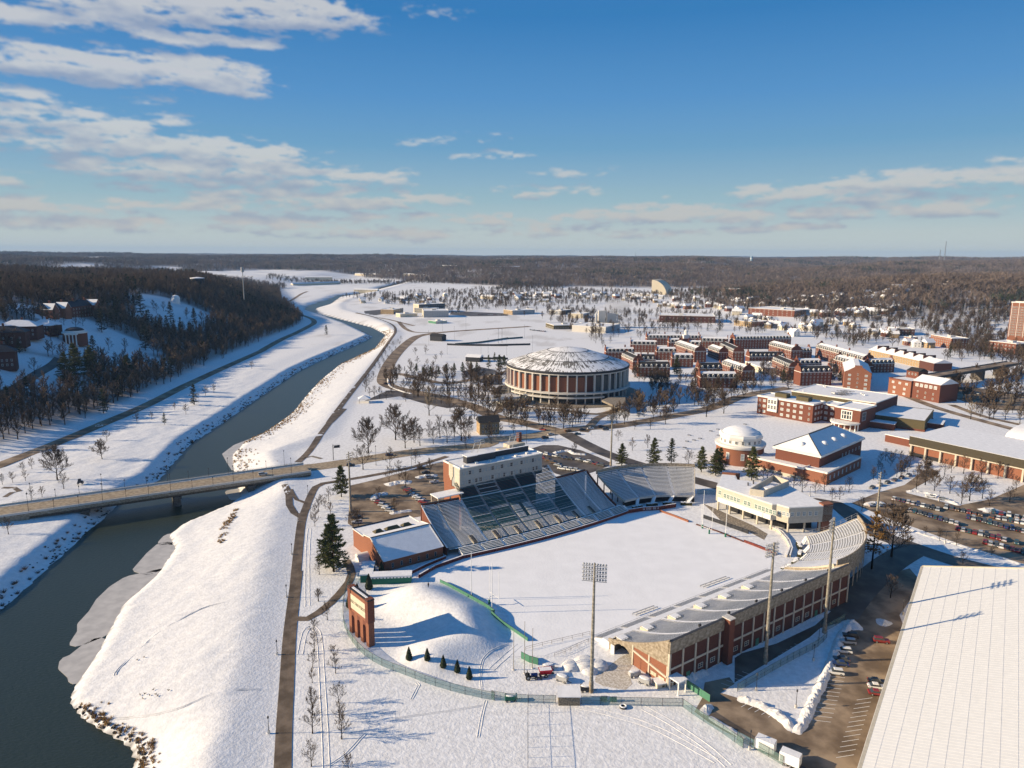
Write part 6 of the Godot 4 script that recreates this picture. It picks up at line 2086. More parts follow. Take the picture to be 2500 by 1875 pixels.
	mb = MB.new(); rail(mb, [Vector3(w + 13, 5.6, -1), Vector3(w + 16, 5.6, 5.2), Vector3(w + 22, 5.6, 7.0), Vector3(w + 28, 5.6, 5.2), Vector3(w + 31, 5.6, -1)], 1.1, 1.0)
	part("portico_railing", mb, M.white_trim, o)
	# --- olive-walled gym behind it
	a = Vector3(212.5, 0, -530.4)
	b = Vector3(254.3, 0, -486.2)
	o = site("sports_hall", "big olive-walled sports hall with flat snowy roof behind the bay-windowed hall", "sports hall", a, b)
	w = gap(a, b)
	blk(o, "wall", 0, w, 0, 14, 0, 42, M.bronze_panel)
	blk(o, "brick_side", w - .3, .6, 0, 13.8, .2, 42, M.brick)
	blk(o, "brick_side", w - 3, 3.2, 0, 13.9, .3, .4, M.brick)
	flat_top(o, 0, w, 14, 0, 42, M.white_trim, .5)
	for k in 9: blk(o, "solar_rack", w * .42 + (k % 3) * 2.0, 8, 14.2 + .22 * k, .18, -10 - k * 1.5, .8, M.dark_metal)
	for k in 16: blk(o, "roof_vent", 6 + (k * 17) % 50, .8, 14.1, .5 + .25 * (k % 4), -5 - (k * 11) % 34, .8, M.steel if k % 2 else M.snow_roof)
	# --- lower olive block
	a = Vector3(252.0, 0, -478.0)
	b = Vector3(275.0, 0, -460.9)
	o = site("ice_rink", "low olive metal ice rink with a plain snowy roof", "ice rink", a, b)
	w = gap(a, b)
	blk(o, "wall", -4, w + 4, 0, 7.2, 0, 44, M.bronze_panel)
	flat_top(o, -4, w + 4, 7.2, 0, 44, M.bronze_panel, .3)
	blk(o, "brick_base", -4, w + 4.4, 0, 1.4, .2, 44.4, M.brick)
	blk(o, "annex", -14, 26, 0, 4.2, 9, 9, M.brick)
	blk(o, "annex_roof", -14.3, 26.6, 4.2, .4, 9.3, 9.6, M.snow_roof)
	blk(o, "side_annex", w, 9, 0, 3.6, -14, 14, M.brick)
	blk(o, "side_annex_roof", w, 9.2, 3.6, .3, -13.8, 14.4, M.snow_roof)
	# --- natatorium: dark fascia on brick panels
	a = Vector3(233.5, 0, -402.8)
	b = Vector3(266.0, 0, -354.0)
	o = site("aquatic_hall", "long brick hall with broad dark fascia and huge flat snowy roof at the right edge", "sports hall", a, b)
	w = 92.0
	blk(o, "wall", 0, w, 0, 7.2, -1.0, 44, M.pale_brick)
	blk(o, "fascia", -1, w + 2, 7.2, 4.6, .4, 47, M.bronze_dark)
	mb = MB.new(); mb.box(Vector3(w / 2, 11.8, -23), Vector3(w + 1.6, .14, 46.4))
	part("roof", mb, M.snow_roof, o)
	blk(o, "fascia_band", -.9, w + 1.8, 6.5, .7, .3, 1.2, M.stone_trim)
	for k in 12:
		blk(o, "pier", k * 8.2 - .2, .9, 0, 6.5, .3, 1.6, M.stone_trim)
		if k < 2: blk(o, "recess", k * 8.2 + .8, 7.2, 0, 2.2, -.9, .3, M.dark_opening)
	mb = MB.new()
	for k in 16:
		var t0 := PI * k / 16
		var t1 := PI * (k + 1) / 16
		mb.quad(Vector3(30, 12 + sin(t0) * 5, -70 + cos(t0) * 24), Vector3(130, 12 + sin(t0) * 5, -70 + cos(t0) * 24), Vector3(130, 12 + sin(t1) * 5, -70 + cos(t1) * 24), Vector3(30, 12 + sin(t1) * 5, -70 + cos(t1) * 24))
		mb.tri(Vector3(30, 12, -70), Vector3(30, 12 + sin(t0) * 5, -70 + cos(t0) * 24), Vector3(30, 12 + sin(t1) * 5, -70 + cos(t1) * 24))
	part("barrel_roof", mb, M.snow_roof, o)
	blk(o, "barrel_wall", 30.2, 99, 0, 12.2, -46.2, 47.6, M.pale_brick)
	blk(o, "side_wing", -26, 25, 0, 4.5, -20, 14, M.brick)
	blk(o, "side_wing_roof", -26.3, 25.6, 4.5, .4, -19.7, 14.6, M.snow_roof)
	# --- Grover-like classroom block with gable
	a = Vector3(289.6, 0, -610.7)
	b = Vector3(310.0, 0, -602.0)
	o = site("classroom_block", "four-storey brick classroom block with lit gable end and long shaded window wall", "building", a, b)
	w = 21.0
	blk(o, "gable_wall", 0, w, 0, 16, 0, 60, M.pale_brick)
	mb = MB.new()
	for z in [0.0, -.6]:
		mb.quad(Vector3(0, 16, z), Vector3(w, 16, z), Vector3(w * .62, 21, z), Vector3(w * .38, 21, z))
	mb.box(Vector3(w / 2, 21, -.3), Vector3(w * .28, 1.2, .9))
	part("gable", mb, M.pale_brick, o)
	mb = MB.new(); mb.quad(Vector3(-.4, 16.1, -.6), Vector3(w * .4, 20.4, -.6), Vector3(w * .4, 20.4, -60), Vector3(-.4, 16.1, -60)); mb.quad(Vector3(w * .6, 20.4, -.6), Vector3(w + .4, 16.1, -.6), Vector3(w + .4, 16.1, -60), Vector3(w * .6, 20.4, -60)); mb.quad(Vector3(w * .4, 20.4, -.6), Vector3(w * .6, 20.4, -.6), Vector3(w * .6, 20.4, -60), Vector3(w * .4, 20.4, -60))
	part("roof", mb, M.snow_roof, o)
	for y in [1.5, 5.2, 8.9, 12.6]:
		part("window", dw, null, o, Vector3(4, y, 0)); part("window", wm, null, o, Vector3(w / 2, y + 1.0, 0)); part("window", dw, null, o, Vector3(w - 4, y, 0))
	wins(o, "r", -58, -1, 9, [1.6, 5.3, 9.0, 12.7], w, window_mesh(3.6, 2.2, M.white_trim, M.bright_glass, 2))
	# --- tower block in front of it
	a = Vector3(320.7, 0, -595.8)
	b = Vector3(329.3, 0, -576.9)
	o = site("library_block", "brick block with square stair tower beside the road viaduct", "building", a, b)
	w = gap(a, b)
	blk(o, "wall", 0, w, 0, 13.4, 0, 20, M.pale_brick)
	flat_top(o, 0, w, 13.4, 0, 20, M.brick, .6)
	for y in [1.4, 5.4, 9.8]: wins(o, "f", 1, w - 1, 3 if y > 9 else 2, [y], 0, dw)
	blk(o, "side_wing", w, 24, 0, 14.5, -1.5, 22, M.brick)
	mb = MB.new(); gable(mb, w, 24, 14.5, -1.5, 22, 4.5, .2)
	part("wing_roof", mb, M.snow_roof, o)
	wins(o, "f", w + 2, w + 22, 5, [10.4], -1.5, window_mesh(2.6, 2.6, M.white_trim, M.bright_glass, 1))
	wins(o, "f", w + 2, w + 22, 3, [1.6, 5.4], -1.5, wm)
	blk(o, "stair_tower", 3, 11, 0, 19.5, -17, 12, M.brick)
	mb = MB.new(); gable(mb, 3, 11, 19.5, -17, 12, 2.6, .3)
	part("tower_roof", mb, M.dark_roof, o)
	wins(o, "f", 4, 13, 3, [16.2], -17, wm)
	# --- residence halls
	house_hall("dormitory with bare dark roof and white veranda just right of the arena", qv([121.4, 9, -673.1, 151, 9, -672.3]), 12, 3, false, [.04])
	house_hall("snow-roofed dormitory peeping over the arena's right shoulder", qv([104, 9, -780.3, 135.4, 9, -781.6]), 11, 3, true, [.7])
	house_hall("dormitory with bare brown roof tucked behind the arena", qv([116.7, 9, -751.7, 122.6, 9, -712.4]), 11, 3, false, [.1])
	house_hall("short dark-roofed dormitory behind the veranda dormitory", qv([132.9, 9, -723.6, 147.1, 9, -722.6]), 11, 3, false, [.5])
	house_hall("long snow-roofed dormitory with ten dormers behind the arena", qv([142.9, 9, -850.4, 173.4, 9, -846.8]), 12, 3, true, [.95])
	house_hall("snow-roofed dormitory with lit left gable in the middle of the quad", qv([161.1, 9, -785.1, 182.2, 9, -783.5]), 12, 3, true, [])
	house_hall("row of snow-roofed halls stepping down to a tall shaded gable", qv([190.7, 9, -828.8, 198.8, 9, -767.6]), 13, 4, true, [.4, .75])
	house_hall("snow-roofed dormitory with five dormers beside the yellow-green pine", qv([167.5, 9, -735.5, 188.7, 9, -733.7]), 12, 3, true, [])
	house_hall("dormitory wing below the white cupola", qv([193.5, 9, -871.7, 211.6, 9, -871]), 11, 3, true, [.05, .9])
	house_hall("blue-shadowed dormitory wing right of the white cupola", qv([213, 9, -850.7, 227.2, 9, -848.5]), 11, 3, true, [.7])
	house_hall("long snow-roofed hall at the back of the quad, right of the cupola", qv([236.8, 9, -888.9, 269.4, 9, -882.7]), 12, 3, true, [])
	house_hall("farthest long snow-roofed hall with three chimneys", qv([175.2, 9, -918.1, 243.4, 9, -918]), 12, 3, true, [.05, .35, .65])
	house_hall("small receding dormitory with lit front below the big shaded hall", qv([226.7, 9, -817, 229.5, 9, -781.9]), 11, 3, true, [])
	house_hall("receding dormitory with bare ridge and cream dormers near the big hall", qv([240.6, 9, -817.6, 239.8, 9, -764.6]), 12, 4, false, [.3, .8])
	house_hall("big four-storey shaded hall with a long slate mansard", qv([277.6, 12, -881.3, 351.7, 12, -892.8]), 14, 4, true, [])
	house_hall("dormitory with bare slate slope and four dormers above the front one", qv([178.2, 9, -666.1, 200, 9, -668.7]), 11, 3, false, [])
	house_hall("front dormitory of the right quad, snow on its roof", qv([165.9, 9, -616.4, 197.7, 9, -615.9]), 11, 3, true, [])
	house_hall("receding row of dormitories with three chimneys behind the front ones", qv([208.3, 9, -698.8, 214.9, 9, -653.5]), 12, 3, true, [.3, .6, .9])
	house_hall("dark-roofed dormitory with a long line of dormers beside a stepped gable", qv([252.4, 9, -747.8, 290.4, 9, -750.4]), 11, 3, false, [.9])
	house_hall("lit receding dormitory with chimneys below the big shaded hall", qv([301.3, 9, -829.2, 307.5, 9, -776.3]), 12, 4, true, [.55, .95])
	house_hall("short blue-shadowed dormitory with dormers in the centre of the right quad", qv([320.6, 9, -788.9, 337.5, 9, -794.5]), 11, 3, true, [])
	house_hall("longest lit receding dormitory with two tall chimneys", qv([348.6, 9, -810.1, 353.1, 9, -708.7]), 12, 4, true, [.35, .62])
	house_hall("dormitory with blue-shadowed dormers right of the longest receding one", qv([358.2, 9, -704, 384.8, 9, -707.9]), 11, 3, true, [])
	house_hall("lit receding dormitory nearest the classroom block", qv([325.7, 9, -712.7, 330.3, 9, -665.9]), 12, 4, true, [.3, .6])
	house_hall("lit receding dormitory with bare roof near the bare trees", qv([261.1, 9, -706.3, 260.2, 9, -659.1]), 12, 4, false, [.4, .8])
	house_hall("shaded dormitory with tall stepped gable beside a dark evergreen", qv([259.4, 9, -629.3, 288.5, 9, -632.7]), 12, 4, false, [.06])
	house_hall("snow-roofed dormitory behind the bare crowns in the right quad", qv([285.6, 9, -700.3, 308.4, 9, -701.2]), 11, 3, true, [])
	var q := qv([244.5, 6, -737.3, 247.4, 6, -693])
	o = site("dining_hall", "white flat-roofed dining hall between the dormitories", "building", q[0], q[1])
	w = gap(q[0], q[1])
	blk(o, "wall", 0, w, 0, 5.6, 0, 26, M.cream)
	flat_top(o, 0, w, 5.6, 0, 26, M.white_trim, .7)
	wins(o, "f", 1, w - 1, 8, [1.2], 0, window_mesh(1.8, 2.8, M.white_trim, M.window_glass, 1))
	q = qv([209, 14, -868.9, 216.4, 14, -869.3])
	o = site("cupola_hall", "hall with a tall white cupola rising over the snowy dormitory roofs", "building", q[0], q[1])
	blk(o, "wall", 0, 12, 0, 14, 0, 12, M.brick)
	blk(o, "cupola_base", 2.5, 7, 14, 4.5, -2.5, 7, M.white_trim)
	mb = MB.new(); mb.lathe([Vector2(2.2, 0), Vector2(2.2, 4), Vector2(2.6, 4.2), Vector2(1.6, 5.6), Vector2(.25, 6.6), Vector2(.1, 10), Vector2(0, 10)], 8, false)
	part("cupola", mb, M.white_trim, o, Vector3(6, 18.5, -6))
	q = qv([419.1, 7, -828.8, 429.6, 7, -735.5])
	o = site("old_classroom_range", "long lit brick range with saw-tooth brick gables along its snowy roof", "building", q[0], q[1])
	w = gap(q[0], q[1])
	blk(o, "wall", 0, w, 0, 7, 0, 20, M.buff_brick)
	mb = MB.new(); gable(mb, 0, w, 7, 0, 20, 5, .5)
	part("roof", mb, M.snow_roof, o)
	for k in 6: blk(o, "cross_gable", w * (k + .6) / 6, 1.0, 7.5, 5.4, -4, 14, M.dark_brick)
	wins(o, "f", 1, w - 1, 22, [3.8], 0, wm)
	wins(o, "f", 1, w - 1, 22, [.8], 0, wm)
	blk(o, "end_wing", w, 22, 0, 8.5, 4, 20, M.dark_brick)
	mb = MB.new(); gable(mb, w, 22, 8.5, 4, 20, 3.6, .4)
	part("end_wing_roof", mb, M.snow_roof, o)
	# --- middle distance blocks: corner points left, front, right at eave height
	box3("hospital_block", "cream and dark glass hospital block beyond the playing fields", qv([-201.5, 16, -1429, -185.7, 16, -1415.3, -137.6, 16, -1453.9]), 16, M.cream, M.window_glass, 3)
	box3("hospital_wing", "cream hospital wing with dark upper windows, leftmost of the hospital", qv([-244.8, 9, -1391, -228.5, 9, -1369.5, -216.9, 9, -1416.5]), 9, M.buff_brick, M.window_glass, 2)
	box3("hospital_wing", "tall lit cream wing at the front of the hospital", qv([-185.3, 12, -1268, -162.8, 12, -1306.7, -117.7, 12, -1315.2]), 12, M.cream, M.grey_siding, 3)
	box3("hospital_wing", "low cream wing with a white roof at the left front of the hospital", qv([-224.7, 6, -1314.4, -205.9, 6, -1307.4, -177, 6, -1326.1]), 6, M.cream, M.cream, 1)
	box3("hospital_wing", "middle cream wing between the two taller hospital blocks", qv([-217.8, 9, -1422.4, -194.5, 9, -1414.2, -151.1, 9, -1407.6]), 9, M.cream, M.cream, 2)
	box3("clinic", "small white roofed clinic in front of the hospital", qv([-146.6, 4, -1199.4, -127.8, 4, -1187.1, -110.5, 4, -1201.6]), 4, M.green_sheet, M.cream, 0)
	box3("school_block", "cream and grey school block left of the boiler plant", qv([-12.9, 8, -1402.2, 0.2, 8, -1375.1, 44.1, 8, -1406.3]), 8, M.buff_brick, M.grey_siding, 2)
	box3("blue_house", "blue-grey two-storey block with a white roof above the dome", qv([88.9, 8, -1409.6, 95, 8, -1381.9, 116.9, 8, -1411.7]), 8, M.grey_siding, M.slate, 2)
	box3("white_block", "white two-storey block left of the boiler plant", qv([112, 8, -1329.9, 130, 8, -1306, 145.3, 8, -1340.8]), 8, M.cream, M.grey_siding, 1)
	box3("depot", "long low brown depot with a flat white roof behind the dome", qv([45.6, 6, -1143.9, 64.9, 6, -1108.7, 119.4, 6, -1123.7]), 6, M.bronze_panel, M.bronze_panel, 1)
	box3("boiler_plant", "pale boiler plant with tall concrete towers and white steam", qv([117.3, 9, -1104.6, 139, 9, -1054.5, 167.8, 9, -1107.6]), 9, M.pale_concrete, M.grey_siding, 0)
	var bp := Vector3(137.8, 9.0, -1136.5)
	o = thing("boiler_towers", "pale concrete boiler towers and chimneys rising from the plant", "chimney", Vector3(bp.x, 0, bp.z))
	blk(o, "tower", 0, 11, 0, 27, 0, 12, M.pale_concrete); blk(o, "tower", 13, 15, 0, 23, 2, 12, M.grey_siding)
	for k in 3:
		mb = MB.new(); mb.lathe([Vector2(.9, 0), Vector2(.8, 26 - k * 1.5), Vector2(0, 26 - k * 1.5)], 10)
		part("chimney", mb, M.white_trim, o, Vector3([-3.0, 30.0, -4.5][k], 0, -2))
	var fv := FogVolume.new()
	fv.size = Vector3(46, 24, 18)
	fv.shape = RenderingServer.FOG_VOLUME_SHAPE_ELLIPSOID
	var fm := FogMaterial.new()
	fm.density = .03
	fm.albedo = Color(.95, .95, .96)
	fv.material = fm
	fv.name = "steam_cloud"
	add_child(fv)
	fv.position = Vector3(bp.x + 30, 33, bp.z - 8)
	tag(fv, "white steam drifting from the boiler plant chimneys", "steam", "", "stuff")
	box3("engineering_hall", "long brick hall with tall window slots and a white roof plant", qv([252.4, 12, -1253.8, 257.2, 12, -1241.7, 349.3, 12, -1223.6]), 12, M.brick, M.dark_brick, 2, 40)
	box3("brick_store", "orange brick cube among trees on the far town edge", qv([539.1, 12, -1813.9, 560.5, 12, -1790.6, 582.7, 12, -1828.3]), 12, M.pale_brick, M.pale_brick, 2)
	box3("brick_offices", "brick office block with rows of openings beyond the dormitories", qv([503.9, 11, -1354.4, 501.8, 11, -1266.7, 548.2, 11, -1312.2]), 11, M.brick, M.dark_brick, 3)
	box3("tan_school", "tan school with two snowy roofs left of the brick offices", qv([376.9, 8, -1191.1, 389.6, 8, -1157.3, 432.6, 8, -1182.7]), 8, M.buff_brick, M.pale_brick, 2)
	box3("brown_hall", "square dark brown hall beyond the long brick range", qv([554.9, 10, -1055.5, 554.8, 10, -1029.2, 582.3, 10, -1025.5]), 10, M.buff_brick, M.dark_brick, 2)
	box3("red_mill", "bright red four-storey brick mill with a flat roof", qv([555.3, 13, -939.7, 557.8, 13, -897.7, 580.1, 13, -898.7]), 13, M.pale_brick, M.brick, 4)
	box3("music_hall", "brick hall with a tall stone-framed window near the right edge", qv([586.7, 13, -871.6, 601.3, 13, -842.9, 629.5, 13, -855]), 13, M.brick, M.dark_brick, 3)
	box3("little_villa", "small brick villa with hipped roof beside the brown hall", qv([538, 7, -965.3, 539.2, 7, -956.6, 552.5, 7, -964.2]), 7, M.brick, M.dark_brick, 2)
	# tower block at the right edge
	var tb := qv([641.1, 15, -917.5, 665.5, 15, -893.8])
	o = site("tower_block", "tall brick residence tower with white window strips at the right edge", "tower block", tb[0], tb[1])
	o.position.y = 0
	blk(o, "wall", 0, 42, 0, 58, 0, 18, M.pale_brick)
	for k in 6:
		blk(o, "white_strip", 1 + k * 7.5, .5, 14, 43.5, .25, .3, M.white_trim)
		wins(o, "f", 2 + k * 7.5, 7.6 + k * 7.5, 2, [16, 19.2, 22.4, 25.6, 28.8, 32, 35.2, 38.4, 41.6, 44.8, 48, 51.2], 0, window_mesh(2.2, 1.6, M.white_trim, M.window_glass))
	flat_top(o, 0, 42, 58, 0, 18, M.white_trim, .8)
	blk(o, "roof_house", 20, 18, 58, 12, -3, 12, M.brick)
	# --- sports ground fences and dugouts beyond the arena
	make_left_hill_buildings()
	make_houses()

func door_mesh() -> ArrayMesh:
	var mb := MB.new()
	mb.box(Vector3(0, 0, .05), Vector3(1.6, 2.3, .12))
	return mb.mesh()
func box3(called: String, label: String, P: Array, h: float, left_mat: Material, right_mat: Material, floors: int, extra := 0.0) -> void:
	# a flat-roofed block seen corner on: left end, front corner, right end of its eaves
	var l: Vector3 = P[0]
	var c: Vector3 = P[1]
	var r: Vector3 = P[2]
	var o := site(called, label, "building", c, r, "")
	var w := gap(c, r)
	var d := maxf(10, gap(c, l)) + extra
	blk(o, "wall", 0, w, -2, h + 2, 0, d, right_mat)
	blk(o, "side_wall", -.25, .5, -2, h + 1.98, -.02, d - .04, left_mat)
	flat_top(o, 0, w, h, 0, d, M.white_trim, .6)
	var wm := window_mesh(1.5, 1.6, M.white_trim, M.window_glass)
	var ys: Array = []
	for k in floors: ys.append(1.1 + k * (h - .4) / maxi(floors, 1))
	if floors > 0:
		wins(o, "f", .8, w - .8, clampi(int(w / 4.2), 2, 14), ys, 0, wm)
		wins(o, "l", -d + .8, -.8, clampi(int(d / 4.2), 2, 10), ys, -.26, wm)
	blk(o, "roof_plant", w * .35, minf(8, w * .3), h, 2.0, -d * .35, minf(6, d * .3), M.pale_concrete)

func make_left_hill_buildings() -> void:
	var mb: MB
	var wm := window_mesh(1.1, 1.8, M.white_trim, M.window_glass)
	# small domed temple-fronted hall
	var p := Vector3(-404.4, 31.6, -654.3)
	var o := thing("domed_hall", "small round brick hall with white portico and low dome on the left hill", "building", p, .25)
	mb = MB.new(); mb.lathe([Vector2(10, -2), Vector2(10, 10)], 28)
	part("wall", mb, M.brick, o)
	mb = MB.new(); mb.lathe([Vector2(10.6, 9.8), Vector2(10.8, 11), Vector2(8.4, 11.1), Vector2(8.2, 12.2), Vector2(7.6, 12.3)], 28)
	part("cornice", mb, M.white_trim, o)
	mb = MB.new(); mb.lathe([Vector2(8.0, 12.2), Vector2(6.4, 13.8), Vector2(3.4, 14.9), Vector2(0, 15.2)], 28)
	part("dome", mb, M.slate, o)
	blk(o, "portico_roof", -5.2, 10.4, 9.0, 2.0, 12, 5, M.white_trim)
	for k in 4:
		mb = MB.new(); mb.lathe([Vector2(.6, -2), Vector2(.5, 9)], 10)
		part("column", mb, M.white_trim, o, Vector3(-4.2 + k * 2.8, 0, 11.4))
	blk(o, "steps", -5, 10, -2, 1.8, 15, 5, M.pale_concrete)
	# victorian asylum-like building
	var q := qv([-458.9, 50.2, -704.9, -454.4, 46, -782.5])
	o = site("old_brick_block", "long old red brick block with gables on top of the left hill", "building", q[0], q[1])
	var w := gap(q[0], q[1])
	o.position.y = ground((q[0].x + q[1].x) / 2, (q[0].z + q[1].z) / 2) - 1
	blk(o, "wall", 0, w, -6, 18, 0, 16, M.brick)
	mb = MB.new(); gable(mb, 0, w, 12, 0, 16, 5.5, .6)
	part("roof", mb, M.slate, o)
	for x in [0.0, w * .24, w * .86]:
		mb = MB.new()
		mb.box(Vector3(x + 4, -6, 1.5), Vector3(9, 18, 5))
		mb.tri(Vector3(x - .5, 12, 4.0), Vector3(x + 8.5, 12, 4.0), Vector3(x + 4, 17.5, 4.0))
		part("gabled_bay", mb, M.pale_brick, o)
		mb = MB.new(); mb.quad(Vector3(x - .9, 11.8, 4.3), Vector3(x + 4, 17.9, 4.3), Vector3(x + 4, 17.9, -8), Vector3(x - .9, 11.8, -8)); mb.quad(Vector3(x + 4, 17.9, 4.3), Vector3(x + 8.9, 11.8, 4.3), Vector3(x + 8.9, 11.8, -8), Vector3(x + 4, 17.9, -8))
		part("bay_roof", mb, M.snow_roof, o)
	for k in 4: blk(o, "chimney", w * (.15 + .23 * k), 1.6, 14, 6, -7, 1.6, M.brick)
	wins(o, "f", 12, w - 12, 12, [1.0, 4.8, 8.6], 0, wm)
	# villas at the left edge of the hill
	for e in [[Vector3(-428.2, 42.7, -616.9), "big house with snowy hipped roof at the left edge of the hill", 30.0, 18.0, 9.0, .3], [Vector3(-429.7, 41.9, -652.7), "house with blue-grey snowy roof left of the domed hall", 22.0, 14.0, 7.0, -.2], [Vector3(-418.8, 40.1, -579.8), "shaded building with snow-edged eaves cut by the left picture edge", 36.0, 16.0, 10.0, .4], [Vector3(-386.7, 29.1, -531.7), "shaded brick building at the left edge below the hill road", 20.0, 14.0, 12.0, .5]]:
		o = thing("hill_house", e[1], "house", e[0], e[5], "houses on the left hill")
		blk(o, "wall", -e[2] / 2, e[2], -3, e[4] + 3, e[3] / 2, e[3], M.dark_brick)
		mb = MB.new(); hip(mb, -e[2] / 2, e[2], e[4], e[3] / 2, e[3], 5.0, .8)
		part("roof", mb, M.snow_roof if e[4] < 10 else M.slate, o)
		blk(o, "chimney", 1, 1.4, e[4] + 2, 5, 0, 1.4, M.brick)
		wins(o, "f", -e[2] / 2 + 1, e[2] / 2 - 1, 6, [1.2, 4.6], e[3] / 2, wm)
	# observatory dome, water tank, mast
	p = Vector3(-467.7, 46.3, -991.6)
	o = thing("observatory", "small white observatory dome on the snowy hilltop", "observatory", p)
	mb = MB.new(); mb.lathe([Vector2(5.5, -2), Vector2(5.5, 5), Vector2(5.8, 5.2), Vector2(5.2, 7.8), Vector2(3.4, 10), Vector2(0, 11)], 20)
	part("dome", mb, M.white_paint, o)
	mb = MB.new(); mb.box(Vector3(0, 5, 4.4), Vector3(1.4, 4, 1.4))
	part("shutter", mb, M.grey_siding, o)
	blk(o, "annex", -20, 15, -2, 6, 2, 8, M.white_trim)
	p = Vector3(-517.6, 56.5, -1177.8)
	o = thing("water_tank", "dark cylindrical water tank with a snowy top above the left wood", "water tank", p)
	var th := 17.0
	mb = MB.new(); mb.lathe([Vector2(11, 0), Vector2(11, th)], 24)
	part("shell", mb, M.slate, o)
	mb = MB.new(); mb.lathe([Vector2(11.3, th), Vector2(11, th + .8), Vector2(0, th + 2.4)], 24)
	part("roof", mb, M.snow_roof, o)
	p = on(-432, -1150)
	o = thing("radio_mast", "slim grey cell mast sticking out of the left hill wood", "mast", p)
	mb = MB.new(); mb.lathe([Vector2(.9, 0), Vector2(.6, 92 - p.y), Vector2(0, 92 - p.y)], 8)
	part("pole", mb, M.steel, o)
	for k in 3:
		mb = MB.new(); mb.lathe([Vector2(2.6, 0), Vector2(2.6, 2.2), Vector2(0, 2.3)], 9)
		part("antenna_ring", mb, M.aluminium, o, Vector3(0, 85 - p.y + k * 2.6, 0))

func house_proto(sd: int, wall: Material, roof: Material) -> Node3D:
	var o := Node3D.new()
	var w := 9.0 + (sd % 3) * 2
	var d := 8.0
	var h := 5.2
	var mb := MB.new(); mb.box(Vector3(0, -3, 0), Vector3(w, h + 3, d))
	mb.tri(Vector3(-w / 2, h, d / 2), Vector3(-w / 2, h + 3.4, 0), Vector3(-w / 2, h, -d / 2)); mb.tri(Vector3(w / 2, h, d / 2), Vector3(w / 2, h, -d / 2), Vector3(w / 2, h + 3.4, 0))
	part("wall", mb, wall, o)
	mb = MB.new(); gable(mb, -w / 2, w, h, d / 2, d, 3.5, .5)
	part("roof", mb, roof, o)
	mb = MB.new(); mb.box(Vector3(w * .2, h + 1.5, -.6), Vector3(.8, 3.2, .8))
	part("chimney", mb, M.brick, o)
	var wm := window_mesh(1.1, 1.5, M.white_trim, M.window_glass)
	wins(o, "f", -w / 2 + .6, w / 2 - .6, 3, [.9, 3.4], d / 2, wm)
	wins(o, "l", -d / 2 + .6, d / 2 - .6, 2, [.9, 3.4], -w / 2, wm)
	mb = MB.new(); mb.box(Vector3(0, 0, d / 2 + 1), Vector3(w * .6, 2.6, 2))
	part("porch", mb, wall, o)
	o.set_meta("category", "house")
	return o
